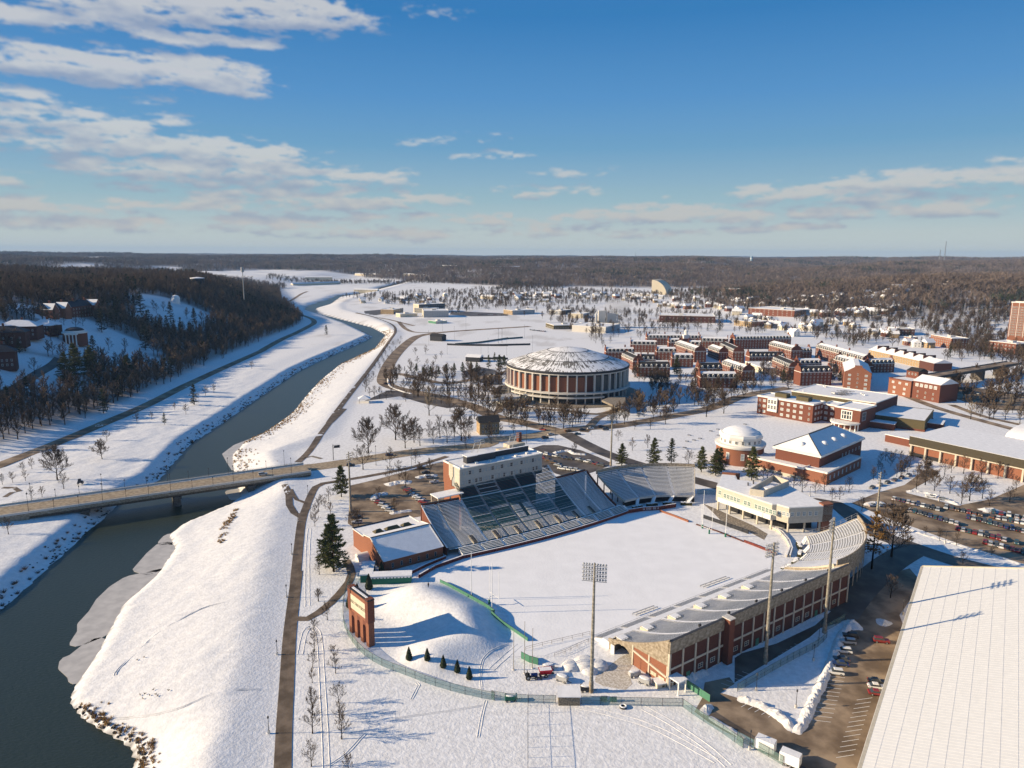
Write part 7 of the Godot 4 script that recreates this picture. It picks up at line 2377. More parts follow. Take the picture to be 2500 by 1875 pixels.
func make_houses() -> void:
	var rng := RandomNumberGenerator.new()
	rng.seed = 12
	var ps: Array = []
	var walls := [M.cream, M.white_trim, M.grey_siding, M.buff_brick, M.brick, M.cream_panel]
	for k in 6: ps.append(house_proto(k, walls[k], M.snow_roof))
	# along the streets of the right-hand slope and of the flat valley
	var zones := [[pv([482, -1527.5, 569.2, -1464.8, 653.3, -1438.2, 750.4, -1413.7, 917.1, -1559.1]), 62, 34.0, "%s house on the lower town slope", "houses on the town slope"], [pv([507.9, -1286.4, 561.7, -1264.5, 609.1, -1243.1, 676, -1271.4]), 26, 14.0, "%s house in the street behind the offices", "houses behind the offices"], [pv([-36, -1859.4, 73, -1974.8, 232.1, -1935.3, 335, -1796.8, 434.6, -1718]), 66, 70.0, "%s house on the flat valley floor", "houses on the valley floor"], [pv([-330.2, -1655.6, -275.3, -1744.5, -229.4, -1842]), 20, 60.0, "%s house near the hospital", "houses near the hospital"], [pv([1038.3, -1825.2, 1249.6, -1949.4, 1449.1, -2025.6]), 34, 45.0, "%s house high on the right slope", "houses on the right slope"], [pv([343.2, -1559.4, 412.4, -1437.3, 443.3, -1306.2, 425.6, -1144.4, 407.6, -1032.6]), 34, 22.0, "%s house in the trees above the dormitories", "houses above the dormitories"], [pv([448.1, -1106.1, 524.3, -1149.8, 537.4, -1073.7, 546.2, -1022.9, 532.6, -919.4]), 22, 12.0, "%s house near the brown hall", "houses near the brown hall"]]
	for e in zones:
		var l := smooth_line(e[0], 20)
		var spots: Array = []
		for k in e[1]: spots.append(l[rng.randi() % l.size()] + Vector2(rng.randf_range(-1, 1), rng.randf_range(-2.2, 1.2)) * e[2])
		spots.sort_custom(func(a, b): return a.x / -a.y < b.x / -b.y)
		var seen := [0, 0, 0, 0, 0, 0]
		for c in spots:
			var i := rng.randi() % 6
			var o := copy(ps[i], "house", ("%s " + e[3]) % [nth(seen[i]), ["cream", "white", "grey", "tan", "brick", "beige"][i]] + " from the left", on(c.x, c.y), rng.randf_range(-.5, .5) + (PI / 2 if rng.randf() < .4 else 0.0), e[4], rng.randf_range(.9, 1.35))
			o.set_meta("category", "house")
			seen[i] += 1
	# wide sheds and apartment rows far off
	for e in [[qv([-370.4, 47.4, -3737.8, -22.2, 49.1, -3376.3]), 8.0, "long white apartment row on the far ridge"], [qv([-792.3, 7.5, -3607, -558.2, 12.1, -3412.5]), 8.0, "white apartment row at the foot of the far hill, left of two"], [qv([-518.1, 13.5, -3371.3, -382.3, 20, -3212]), 8.0, "white apartment row at the foot of the far hill, right of two"], [qv([-843.4, 6, -2915.4, -736.8, 6, -2931.9]), 8.0, "white stores on the valley floor near the river bend"], [qv([-778, 6, -2541.8, -652.6, 6, -2721]), 5.0, "long low white store on the far valley floor"], [qv([-495.2, 5, -2230.9, -418.8, 5, -2217]), 5.0, "flat white shed beside the far road"], [qv([213.9, 36.6, -3312.2, 322.8, 45.5, -3429]), 9.0, "white terraces among the far trees left of the bald knob"], [qv([-96, 50.8, -3269.3, 33.8, 45, -3324.9]), 8.0, "white apartment row on the far ridge beside the dark wood"], [qv([339.1, 6, -2041.3, 395.2, 6, -2016.5]), 5.0, "long dark shed in the far snow field"], [qv([-84.1, 6, -1873, -49.1, 6, -1844.9]), 7.0, "white barn with a lit end beyond the hospital"], [qv([28.3, 5, -1833.2, 74.1, 5, -1837.5]), 4.0, "long low shed with tawny wall in the snow fields"], [qv([65.3, 5, -1764, 88.4, 5, -1756.8]), 4.0, "small red shed in the snow fields"]]:
		var o := site("long_building", e[2], "building", e[0][0], e[0][1], "")
		var w := gap(e[0][0], e[0][1])
		var h: float = e[1]
		blk(o, "wall", 0, w, -6, h + 6, 0, 14, M.cream)
		var mb := MB.new(); gable(mb, 0, w, h, 0, 14, 3.5, .5)
		part("roof", mb, M.snow_roof, o)
		wins(o, "f", 1, w - 1, clampi(int(w / 9), 3, 20), [h - 2.6], 0, window_mesh(2.6, 1.6, M.white_trim, M.window_glass))
	# cream quarter-shell arena on the plain, far water tower, masts
	var p := Vector3(416.1, 0.0, -2096.1)
	var o := thing("shell_building", "cream building with a curved quarter-shell roof on the far plain", "building", Vector3(p.x, 0, p.z), -.5)
	var mb := MB.new()
	for k in 10:
		var a := PI / 2 * k / 10
		var b := PI / 2 * (k + 1) / 10
		mb.quad(Vector3(cos(a) * 45, sin(a) * 45, 30), Vector3(cos(a) * 45, sin(a) * 45, -30), Vector3(cos(b) * 45, sin(b) * 45, -30), Vector3(cos(b) * 45, sin(b) * 45, 30))
		mb.tri(Vector3(0, 0, 30), Vector3(cos(a) * 45, sin(a) * 45, 30), Vector3(cos(b) * 45, sin(b) * 45, 30))
	part("shell", mb, M.cream, o)
	p = Vector3(1649.8, 66.4, -4986.1)
	o = thing("far_water_tower", "pale blue water tower standing on the skyline", "water tower", p)
	mb = MB.new(); mb.lathe([Vector2(9, 0), Vector2(9, 42), Vector2(6, 45), Vector2(0, 46)], 16)
	part("tank", mb, M.tank_blue, o)
	mb = MB.new(); mb.lathe([Vector2(9.3, 28), Vector2(9.3, 31)], 16)
	part("band", mb, M.white_paint, o)
	for e in [[Vector3(3143.7, 76.2, -5257.8), 150.0, "taller red and white lattice mast on the right skyline"], [Vector3(3293.0, 78.6, -5570.4), 90.0, "shorter lattice mast on the right skyline"], [Vector3(1539.0, 85.0, -9065.2), 60.0, "thin lattice mast on the middle skyline"]]:
		o = thing("lattice_mast", e[2], "mast", e[0], 0, "skyline masts")
		mb = MB.new()
		for k in 3:
			var a := TAU * k / 3
			var c := Vector3(cos(a), 0, sin(a))
			mb.bar(c * 5, c * 1.2 + Vector3(0, e[1], 0), 1.2, 1.2)
		part("legs", mb, M.steel, o)
		mb = MB.new()
		for k in 14:
			var y: float = e[1] * k / 14.0
			var r := lerpf(5, 1.2, k / 14.0)
			for j in 3: mb.bar(Vector3(cos(TAU * j / 3) * r, y, sin(TAU * j / 3) * r), Vector3(cos(TAU * (j + 1) / 3) * r, y + e[1] / 14.0, sin(TAU * (j + 1) / 3) * r), .6, .6)
		part("bracing", mb, M.steel, o)

# ---------------------------------------------------------------- vehicles and small things
func frustum(mb: MB, a: Rect2, y0: float, b: Rect2, y1: float) -> void:
	# rectangles in x,z
	var p := [Vector3(a.position.x, y0, a.end.y), Vector3(a.end.x, y0, a.end.y), Vector3(a.end.x, y0, a.position.y), Vector3(a.position.x, y0, a.position.y)]
	var q := [Vector3(b.position.x, y1, b.end.y), Vector3(b.end.x, y1, b.end.y), Vector3(b.end.x, y1, b.position.y), Vector3(b.position.x, y1, b.position.y)]
	for k in 4: mb.quad(p[k], p[(k + 1) % 4], q[(k + 1) % 4], q[k])
	mb.quad(q[0], q[1], q[2], q[3]); mb.quad(p[3], p[2], p[1], p[0])
var wheel_m: ArrayMesh
func wheel(o: Node3D, at: Vector3, r := .34, w := .24) -> void:
	if wheel_m == null:
		var mb := MB.new()
		mb.lathe([Vector2(0, -.5), Vector2(.55, -.5), Vector2(.9, -.5), Vector2(1, -.3), Vector2(1, .3), Vector2(.9, .5), Vector2(.55, .45), Vector2(0, .45)], 12)
		wheel_m = mb.mesh()
	var p := part("wheel", wheel_m, M.rubber, o, at)
	p.basis = Basis(Vector3.RIGHT, PI / 2).scaled_local(Vector3(r, w, r))
	var h := part("rim", wheel_m, M.aluminium, p, Vector3.ZERO)
	h.scale = Vector3(.55, 1.04, .55)
func car_proto(kind: String, paint: Material) -> Node3D:
	var o := Node3D.new()
	var L := 4.6
	var mb := MB.new()
	var tall := .0 if kind == "sedan" else .25
	# lower body in three slabs so that the flanks tumble home
	frustum(mb, Rect2(-L / 2 + .1, -.84, L - .2, 1.68), .28, Rect2(-L / 2, -.9, L, 1.8), .55)
	frustum(mb, Rect2(-L / 2, -.9, L, 1.8), .55, Rect2(-L / 2 + .12, -.82, L - .24, 1.64), .88 + tall * .6)
	if kind == "pickup": frustum(mb, Rect2(-2.2, -.82, 2.0, 1.64), .9, Rect2(-2.2, -.82, 2.0, 1.64), 1.12)
	part("body", mb, paint, o)
	var c: Array = {"sedan": [-1.75, 1.05, -1.05, .35], "suv": [-2.15, .95, -1.9, .4], "pickup": [-.2, 1.25, .05, .7]}[kind]
	var y0 := .87 + tall * .6
	var y1 := 1.38 + tall
	mb = MB.new(); frustum(mb, Rect2(c[0], -.8, c[1] - c[0], 1.6), y0, Rect2(c[2], -.66, c[3] - c[2], 1.32), y1)
	part("windows", mb, M.window_glass, o)
	mb = MB.new(); frustum(mb, Rect2(c[2] - .05, -.68, c[3] - c[2] + .1, 1.36), y1 - .02, Rect2(c[2] + .1, -.6, c[3] - c[2] - .2, 1.2), y1 + .09)
	part("roof", mb, paint, o)
	for e in [[-1.4, -.8], [-1.4, .8], [1.42, -.8], [1.42, .8]]: wheel(o, Vector3(e[0], .34, e[1]))
	for z in [-.62, .62]:
		mb = MB.new(); mb.box(Vector3(L / 2 - .08, .66, z), Vector3(.14, .16, .36))
		part("headlight", mb, M.white_paint, o)
		mb = MB.new(); mb.box(Vector3(-L / 2 + .08, .68, z), Vector3(.14, .2, .3))
		part("tail_light", mb, M.red_paint, o)
	o.set_meta("category", "car")
	return o
var CARS := {}
const PAINTS := {"white": [.72, .72, .7], "black": [.02, .02, .022], "silver": [.4, .42, .43], "dark grey": [.08, .085, .09], "dark blue": [.02, .04, .12], "red": [.2, .02, .02], "teal": [.02, .08, .1], "brown": [.12, .07, .04], "snow-dusted grey": [.5, .5, .5]}
var car_rng := RandomNumberGenerator.new()
func car(at: Vector3, turn: float, where: String, group: String, colour := "", kind := "") -> void:
	if colour == "": colour = ["white", "white", "black", "black", "silver", "silver", "dark grey", "dark grey", "dark blue", "red", "teal", "brown", "snow-dusted grey", "snow-dusted grey"][car_rng.randi() % 14]
	if kind == "": kind = ["sedan", "sedan", "suv", "suv", "pickup"][car_rng.randi() % 5]
	var key := colour + kind
	if not CARS.has(key):
		var c: Array = PAINTS[colour]
		var pm: StandardMaterial3D = M.get("paint " + colour)
		if pm == null:
			pm = mat("paint " + colour, c[0], c[1], c[2], .3)
			pm.clearcoat_enabled = true
			pm.clearcoat = .5
		CARS[key] = car_proto(kind, pm)
	copy(CARS[key], "car" if kind != "pickup" else "pickup_truck", "%s %s %s" % [colour, {"sedan": "car", "suv": "estate car", "pickup": "pickup truck"}[kind], where], at, turn, group)
func car_row(P: Array, n: int, turn: float, where: String, group: String, skip := 0.05) -> void:
	var a: Vector2 = P[0]
	var b: Vector2 = P[1]
	for k in n:
		if car_rng.randf() < skip: continue
		var p := a.lerp(b, k / float(maxi(n - 1, 1)))
		car(Vector3(p.x, ground(p.x, p.y) + .08, p.y), turn + car_rng.randf_range(-.04, .04) + (PI if car_rng.randf() < .5 else 0.0), "%s, %s bay" % [where, nth(k)], group)
func make_cars() -> void:
	car_rng.seed = 9
	var g := "cars by the fieldhouse"
	var k := 0
	for e in [[Vector3(104.1, 0.0, -200.5), "black", "suv"], [Vector3(101.8, 0.0, -197.1), "silver", "suv"], [Vector3(98.2, 0.0, -192.1), "white", "suv"], [Vector3(95.5, 0.0, -187.7), "dark grey", "sedan"], [Vector3(94.2, 0.0, -185.4), "dark blue", "sedan"], [Vector3(90.8, 0.0, -181.1), "white", "suv"]]:
		car(e[0] + Vector3(0, .08, 0), -.22 + PI, "in the row beside the snow bank, %s from the far end" % nth(k), g, e[1], e[2]); k += 1
	k = 0
	for e in [[Vector3(100.3, 0.0, -176.9), "black", "sedan"], [Vector3(99.1, 0.0, -174.5), "white", "sedan"], [Vector3(97.8, 0.0, -171.6), "red", "sedan"], [Vector3(112.2, 0.0, -197.8), "red", "suv"]]:
		car(e[0] + Vector3(0, .08, 0), -.22, "by the fieldhouse wall, %s from far end" % nth([1, 2, 3, 0][k]), g, e[1], e[2]); k += 1
	g = "cars in the east car park"
	car_row(pv([184.1, -326.5, 196.5, -312]), 10, .95, "in the back row of the east car park", g)
	car_row(pv([202, -314.7, 227.6, -292.7]), 16, .95, "in the right back row of the east car park", g)
	car_row(pv([183.1, -311, 194.4, -294.4]), 10, .95, "in the second row of the east car park", g)
	car_row(pv([203.1, -303.9, 220.2, -282.5]), 14, .95, "in the right second row of the east car park", g)
	car_row(pv([191.2, -288.5, 210.9, -269.6]), 14, .95, "in the third row of the east car park", g)
	car_row(pv([193.4, -273.9, 205, -261.4]), 10, .95, "in the front row of the east car park", g)
	car_row(pv([220.2, -309.1, 231.5, -299.6]), 6, .95, "in the far corner row of the east car park", g, 0.0)
	car_row(pv([203.6, -329.9, 207.7, -326.3]), 2, -.3, "by the treed island, east car park", g, 0.0)
	car_row(pv([168.7, -316.7, 177.8, -316.9]), 3, .3, "at the left end, east car park", g, 0.0)
	car_row(pv([181.8, -343.2, 211.5, -363.9]), 6, .75, "snowed up beside the hipped hall's drive", g, 0.0)
	g = "cars in the west car park"
	car_row(pv([-63.8, -319.7, -55, -306.2]), 5, -.35, "beside the snow island of the west car park", g, 0.0)
	car_row(pv([-52.7, -337.6, -41.4, -317.7]), 7, -.35, "in the right row of the west car park", g, 0.0)
	car_row(pv([-67.7, -297.5, -66.7, -291.9]), 2, .2, "behind the brick gymnasium", g, 0.0)
	car_row(pv([-49.1, -371.8, -39.4, -347.5]), 4, .4, "beside the press box in the west car park", g, 0.0)
	g = "cars in the north car park"
	car_row(pv([18.4, -392.5, 25.6, -378.7]), 4, -.5, "in the first row behind the press box", g, 0.0)
	car_row(pv([20.7, -399.8, 33.2, -391.6]), 6, -.5, "in the second row behind the press box", g, 0.0)
	car_row(pv([27.2, -372.1, 35.3, -369.1]), 4, -.5, "in the row nearest the grandstand corner", g, 0.0)
	car_row(pv([38.4, -389.3, 49.3, -379.2]), 6, -.5, "in the right row of the north car park", g, 0.0)
	g = "cars on the roads"
	for e in [[Vector3(-127.7, 2.6, -350.6), .52, "crossing the bridge", "silver", "suv"], [Vector3(-70.7, 0.0, -396.8), .2, "on the road right of the bridge", "dark blue", "sedan"], [Vector3(-88.4, 0.0, -375.9), .3, "just off the bridge", "black", "suv"], [Vector3(-275.9, 0.0, -462.3), .5, "on the riverside road below the wood", "white", "sedan"], [Vector3(20.6, 0.0, -459.0), 2.6, "waiting left at the crossroads", "red", "pickup"], [Vector3(25.3, 0.0, -446.6), .4, "in the middle of the crossroads", "silver", "sedan"], [Vector3(21.2, 0.0, -437.4), .4, "turning at the crossroads", "black", "suv"], [Vector3(37.1, 0.0, -455.9), .3, "crossing toward the arena drive", "brown", "pickup"], [Vector3(46.8, 0.0, -459.3), .2, "first in the queue right of the crossroads", "black", "sedan"], [Vector3(52.7, 0.0, -463.0), .2, "second in the queue right of the crossroads", "white", "sedan"], [Vector3(60.5, 0.0, -467.8), .2, "third in the queue right of the crossroads", "black", "suv"], [Vector3(42.7, 0.0, -448.2), .2, "entering the crossroads from the right", "teal", "sedan"], [Vector3(62.5, 0.0, -460.6), .2, "fourth in the queue right of the crossroads", "dark grey", "suv"], [Vector3(-113.3, 0.0, -626.6), 1.2, "on the bend of the avenue, left lane", "black", "sedan"], [Vector3(-110.3, 0.0, -631.5), 1.2, "on the bend of the avenue, right lane", "dark grey", "suv"], [Vector3(93.9, 0.0, -507.3), .3, "beside the snowy plaza right of the arena", "white", "suv"], [Vector3(105.8, 0.0, -561.1), .2, "on the arena plaza", "white", "sedan"]]:
		car(e[0] + Vector3(0, .14, 0), e[1], e[2], g, e[3], e[4])
	g = "cars in the far car parks"
	car_row(pv([-64.5, -1369.1, -8.6, -1362.6]), 16, 1.4, "in the lot right of the hospital", g)
	car_row(pv([-130.7, -1439.7, -104.2, -1404.8]), 8, 1.4, "behind the hospital", g)
	car_row(pv([-258.8, -1403.1, -235.7, -1386.9]), 8, 1.4, "left of the hospital", g)
	car_row(pv([27.7, -1092.1, 49.6, -1071.9]), 9, 1.2, "in the depot yard above the dome", g)
	car_row(pv([398.9, -611.6, 393.8, -560.7]), 10, .9, "in the lot below the viaduct", g)
	car_row(pv([-19.9, -678.1, -6.1, -682]), 5, .9, "in the lot left of the arena", g)

func make_bridge() -> void:
	var a := Vector3(-216, 0, -302)
	var b := Vector3(-110.5, 0, -363)
	var o := site("road_bridge", "long flat concrete road bridge with white parapets crossing the river", "bridge", a, b)
	o.position.y = 0
	var w := gap(a, b)
	blk(o, "deck", -44, w + 46, 1.0, 1.45, 8.2, 16.4, M.concrete)
	blk(o, "girder", -44, w + 46, -.4, 1.4, 7.0, 14.0, M.dark_concrete)
	blk(o, "carriageway", -44, w + 46, 2.45, .06, 6.0, 12.0, M.salted_road)
	for z in [7.9, -6.2]:
		blk(o, "pavement", -44, w + 46, 2.45, .2, z, 1.7, M.pale_concrete)
	for z in [8.3, -7.9]:
		blk(o, "parapet", -44, w + 46, 2.45, .95, z, .4, M.pale_concrete)
		var rl := MB.new()
		rail(rl, [Vector3(-6, 3.4, z - .2), Vector3(w + 2, 3.4, z - .2)], .55, 2.4)
		part("railing", rl, M.steel, o)
	blk(o, "abutment", -44, 45, -6, 7, 8.0, 16.0, M.concrete)
	for s in [22.0, 60.0, 94.0]:
		var p := MB.new()
		p.box(Vector3(s, -9, 0), Vector3(3.0, 8.8, 14)); p.box(Vector3(s, -1.6, 0), Vector3(3.8, 1.3, 15.6))
		part("pier", p, M.dark_concrete, o)
	# lamps along both parapets
	var k := 0
	for z in [8.2, -7.9]:
		for j in 13:
			var q: Vector3 = o.transform * Vector3(1 + j * 9.4, 2.5, z)
			lamp_post(q, 9.0 if j % 3 == 0 else 4.6, "bridge lamp on the %s parapet, %s from the left" % ["near" if z > 0 else "far", nth(j)], "lamps on the bridge", z > 0)
			k += 1
func make_viaduct() -> void:
	var P := qv([371.7, 11, -613.7, 422.2, 11, -645.3, 482.9, 11, -685.1])
	var a: Vector3 = P[0]
	var b: Vector3 = P[2]
	var o := site("road_viaduct", "dark road viaduct on broad piers at the right beyond the brick block", "viaduct", a, b)
	o.position.y = 0
	var w := gap(a, b)
	blk(o, "deck", 0, w + 30, 9.4, 1.6, 0, 13, M.dark_concrete)
	blk(o, "carriageway", 0, w + 30, 11.0, .08, -1, 11, M.asphalt)
	for z in [.2, -12.8]: blk(o, "parapet", 0, w + 30, 11.0, .9, z, .4, M.dark_concrete)
	for z in [-.2, -12.4]: blk(o, "rail_snow", 0, w + 30, 11.0, .3, z - .4, .9, M.snow_roof)
	for x in [-2.0, w * .32, w * .66, w]: blk(o, "pier", x, 3.5, 0, 9.4, -1, 11, M.dark_concrete)
	var k := 0
	for e in qv([92.8, 0, -433.5, 115.2, 0, -447.3, 120, 0, -439, 132.2, 0, -458.7, 134, 0, -447.1, 133.2, 0, -435.2, 138.3, 0, -463.7, 148.1, 0, -451.8, 161.3, 0, -478.4, 155.7, 0, -463.4, 109.9, 0, -431.8, 104.9, 0, -417, 115.1, 0, -434.8, 142.7, 0, -441.9]):
		o = thing("lawn_panel", "low dark panel on the snowy lawn, %s of fourteen" % nth(k), "panel", on(e.x, e.z), -.25, "dark panels on the lawn")
		blk(o, "panel", -1.2, 2.4, .5, .12, .5, 1.0, M.dark_metal)
		for x in [-1.0, 1.0]: blk(o, "leg", x - .05, .1, 0, .5, .05, .1, M.dark_metal)
		k += 1
var lamp_protos := {}
func lamp_post(at: Vector3, H: float, label: String, group: String, turn_in := true) -> void:
	var key := str(H)
	if not lamp_protos.has(key):
		var o := Node3D.new()
		var mb := MB.new(); mb.lathe([Vector2(.2, 0), Vector2(.2, .5), Vector2(.09, .7), Vector2(.06, H - .5), Vector2(0, H - .5)], 8)
		part("post", mb, M.black_metal, o)
		mb = MB.new(); mb.lathe([Vector2(.08, H - .5), Vector2(.24, H - .3), Vector2(.2, H + .15), Vector2(.05, H + .3), Vector2(0, H + .45)], 8)
		part("lantern", mb, M.dark_metal, o)
		mb = MB.new(); mb.box(Vector3(0, 0, 0), Vector3(.5, .9, .5))
		part("plinth", mb, M.pale_concrete, o)
		o.set_meta("category", "street lamp")
		lamp_protos[key] = o
	copy(lamp_protos[key], "street_lamp", label, at, 0, group)

func fence(called: String, label: String, pts: Array, h: float, gap_: float, post: Material, mesh: Material, solid := false) -> void:
	# posts, top rail and panels one by one
	var a: Vector2 = pts[0]
	var o := thing(called, label, "fence", on(a.x, a.y))
	var l := smooth_line(pts, gap_)
	var pm := MB.new(); pm.box(Vector3(0, -.1, 0), Vector3(.09, h + .1, .09))
	var pmesh := pm.mesh()
	for i in l.size():
		part("post", pmesh, post, o, on(l[i].x, l[i].y) - o.position)
		if i + 1 < l.size():
			var p := on(l[i].x, l[i].y) - o.position
			var q := on(l[i + 1].x, l[i + 1].y) - o.position
			var mb := MB.new()
			mb.bar(p + Vector3(0, h, 0), q + Vector3(0, h, 0), .06, .06)
			part("rail", mb, post, o)
			if not solid:
				mb = MB.new(); mb.bar(p + Vector3(0, h * .5, 0), q + Vector3(0, h * .5, 0), .04, .04)
				part("middle_rail", mb, post, o)
			if mesh:
				mb = MB.new(); mb.bar(p + Vector3(0, h / 2, 0), q + Vector3(0, h / 2, 0), .02 if not solid else .08, h - .1)
				part("panel", mb, mesh, o)
func low_wall(label: String, pts: Array, h: float, m: Material, cap := true) -> void:
	var a: Vector2 = pts[0]
	var o := thing("low_wall", label, "wall", on(a.x, a.y))
	var l := smooth_line(pts, 5)
	var mb := MB.new()
	var cb := MB.new()
	for i in l.size() - 1:
		var p := on(l[i].x, l[i].y) - o.position
		var q := on(l[i + 1].x, l[i + 1].y) - o.position
		mb.bar(p + Vector3(0, h / 2, 0), q + Vector3(0, h / 2, 0), .4, h)
		cb.bar(p + Vector3(0, h + .04, 0), q + Vector3(0, h + .04, 0), .5, .1)
	part("wall", mb, m, o)
	if cap: part("snow_cap", cb, M.snow_roof, o)

func field_body(bones: Array, cell: float, blend: float) -> MB:
	# one continuous skin round tapered bones [p, q, rp, rq]: distances joined smoothly, meshed as surface nets
	var lo := Vector3.INF
	var hi := -Vector3.INF
	for e in bones:
		var r := maxf(e[2], e[3]) + cell * 2
		for p in [e[0], e[1]]:
			lo = lo.min(p - Vector3.ONE * r); hi = hi.max(p + Vector3.ONE * r)
	var n := Vector3i(((hi - lo) / cell).ceil()) + Vector3i.ONE
	var f := PackedFloat32Array()
	f.resize(n.x * n.y * n.z)
	for z in n.z:
		for y in n.y:
			for x in n.x:
				var p := lo + Vector3(x, y, z) * cell
				var s := 0.0
				for e in bones:
					var d: Vector3 = e[1] - e[0]
					var t := clampf((p - e[0]).dot(d) / d.length_squared(), 0, 1)
					var dist: float = (p - e[0] - d * t).length() - lerpf(e[2], e[3], t)
					s += exp(-dist / blend)
				f[(z * n.y + y) * n.x + x] = -blend * log(maxf(s, 1e-30))
	var at := func(x: int, y: int, z: int) -> float: return f[(z * n.y + y) * n.x + x]
	var vert := {}
	for z in n.z - 1:
		for y in n.y - 1:
			for x in n.x - 1:
				var sum := Vector3.ZERO
				var m := 0
				for ed in [[0, 1], [2, 3], [4, 5], [6, 7], [0, 2], [1, 3], [4, 6], [5, 7], [0, 4], [1, 5], [2, 6], [3, 7]]:
					var i: int = ed[0]
					var j: int = ed[1]
					var va: float = at.call(x + (i & 1), y + ((i >> 1) & 1), z + (i >> 2))
					var vb: float = at.call(x + (j & 1), y + ((j >> 1) & 1), z + (j >> 2))
					if (va < 0) != (vb < 0):
						sum += Vector3(i & 1, (i >> 1) & 1, i >> 2).lerp(Vector3(j & 1, (j >> 1) & 1, j >> 2), va / (va - vb)); m += 1
				if m > 0: vert[Vector3i(x, y, z)] = lo + (Vector3(x, y, z) + sum / m) * cell
	var mb := MB.new()
	for c in vert:
		for ax in 3:
			var e1 := Vector3i.ZERO
			var e2 := Vector3i.ZERO
			var e3 := Vector3i.ZERO
			e1[ax] = 1; e2[(ax + 1) % 3] = 1; e3[(ax + 2) % 3] = 1
			var c2: Vector3i = c + e1
			var va: float = at.call(c.x, c.y, c.z)
			var vb: float = at.call(c2.x, c2.y, c2.z)
			if (va < 0) == (vb < 0): continue
			if vert.has(c - e2) and vert.has(c - e3) and vert.has(c - e2 - e3):
				if va < 0: mb.quad(vert[c - e2 - e3], vert[c - e3], vert[c], vert[c - e2])
				else: mb.quad(vert[c - e2 - e3], vert[c - e2], vert[c], vert[c - e3])
	return mb

func make_people_and_birds() -> void:
	var p := Vector3(-27.7, 4.9, -222.4)
	var o := thing("person", "person in dark winter clothes standing on the snowy berm", "person", p, .6)
	var V := func(x: float, y: float, z: float) -> Vector3: return Vector3(x, y, z)
	var b: Array = []
	for s in [-1.0, 1.0]:
		b.append_array([[Vector3(s * .1, .06, .1), Vector3(s * .1, .06, -.04), .04, .05], [Vector3(s * .1, .08, -.02), Vector3(s * .1, .48, .01), .05, .07], [Vector3(s * .1, .48, .01), Vector3(s * .09, .92, 0), .075, .1], [Vector3(s * .19, 1.42, 0), Vector3(s * .25, 1.14, .0), .065, .055], [Vector3(s * .25, 1.14, 0), Vector3(s * .23, .88, .09), .052, .042], [Vector3(s * .23, .86, .1), Vector3(s * .225, .77, .12), .045, .03]])
	b.append_array([[Vector3(0, .95, 0), Vector3(0, 1.2, 0), .15, .15], [Vector3(0, 1.2, 0), Vector3(0, 1.4, 0), .155, .17], [Vector3(0, 1.45, 0), Vector3(0, 1.56, .01), .07, .06], [Vector3(0, 1.62, .02), Vector3(0, 1.7, .01), .095, .1], [Vector3(0, 1.62, .11), Vector3(0, 1.61, .125), .02, .015]])
	part("body", field_body(b, .045, .025), M.coat, o)
	var mb := MB.new(); mb.lathe([Vector2(.115, 1.68), Vector2(.118, 1.74), Vector2(.08, 1.81), Vector2(0, 1.83)], 10)
	part("hat", mb, M.black_metal, o)
	var body := field_body([[Vector3(0, .34, .18), Vector3(0, .34, -.2), .13, .08], [Vector3(0, .34, -.2), Vector3(0, .36, -.36), .07, .02], [Vector3(0, .4, .22), Vector3(0, .62, .28), .06, .045], [Vector3(0, .66, .3), Vector3(0, .65, .36), .055, .03], [Vector3(0, .65, .36), Vector3(0, .63, .44), .025, .01], [Vector3(.07, .25, 0), Vector3(.07, .0, .02), .025, .02], [Vector3(-.07, .25, 0), Vector3(-.07, .0, .02), .025, .02]], .035, .02)
	var bm := body.mesh()
	var k := 0
	for e in qv([-109.5, -2.9, -190.5, -108, -2.6, -191.4, -96.5, -1.5, -174, -99.4, -2.2, -172.7, -98.1, -1.9, -172.8, -96.4, -1.7, -171.9, -94.9, -1.5, -172, -93.9, -1.4, -171.1, -97.7, -2.1, -170.9, -91.7, -0.9, -172.9]):
		solo("goose", bm, M.brown_twigs, "dark goose on the riverside snow, %s counted from the far group" % nth(k), "goose", e, k * 1.3, "geese on the snow")
		k += 1

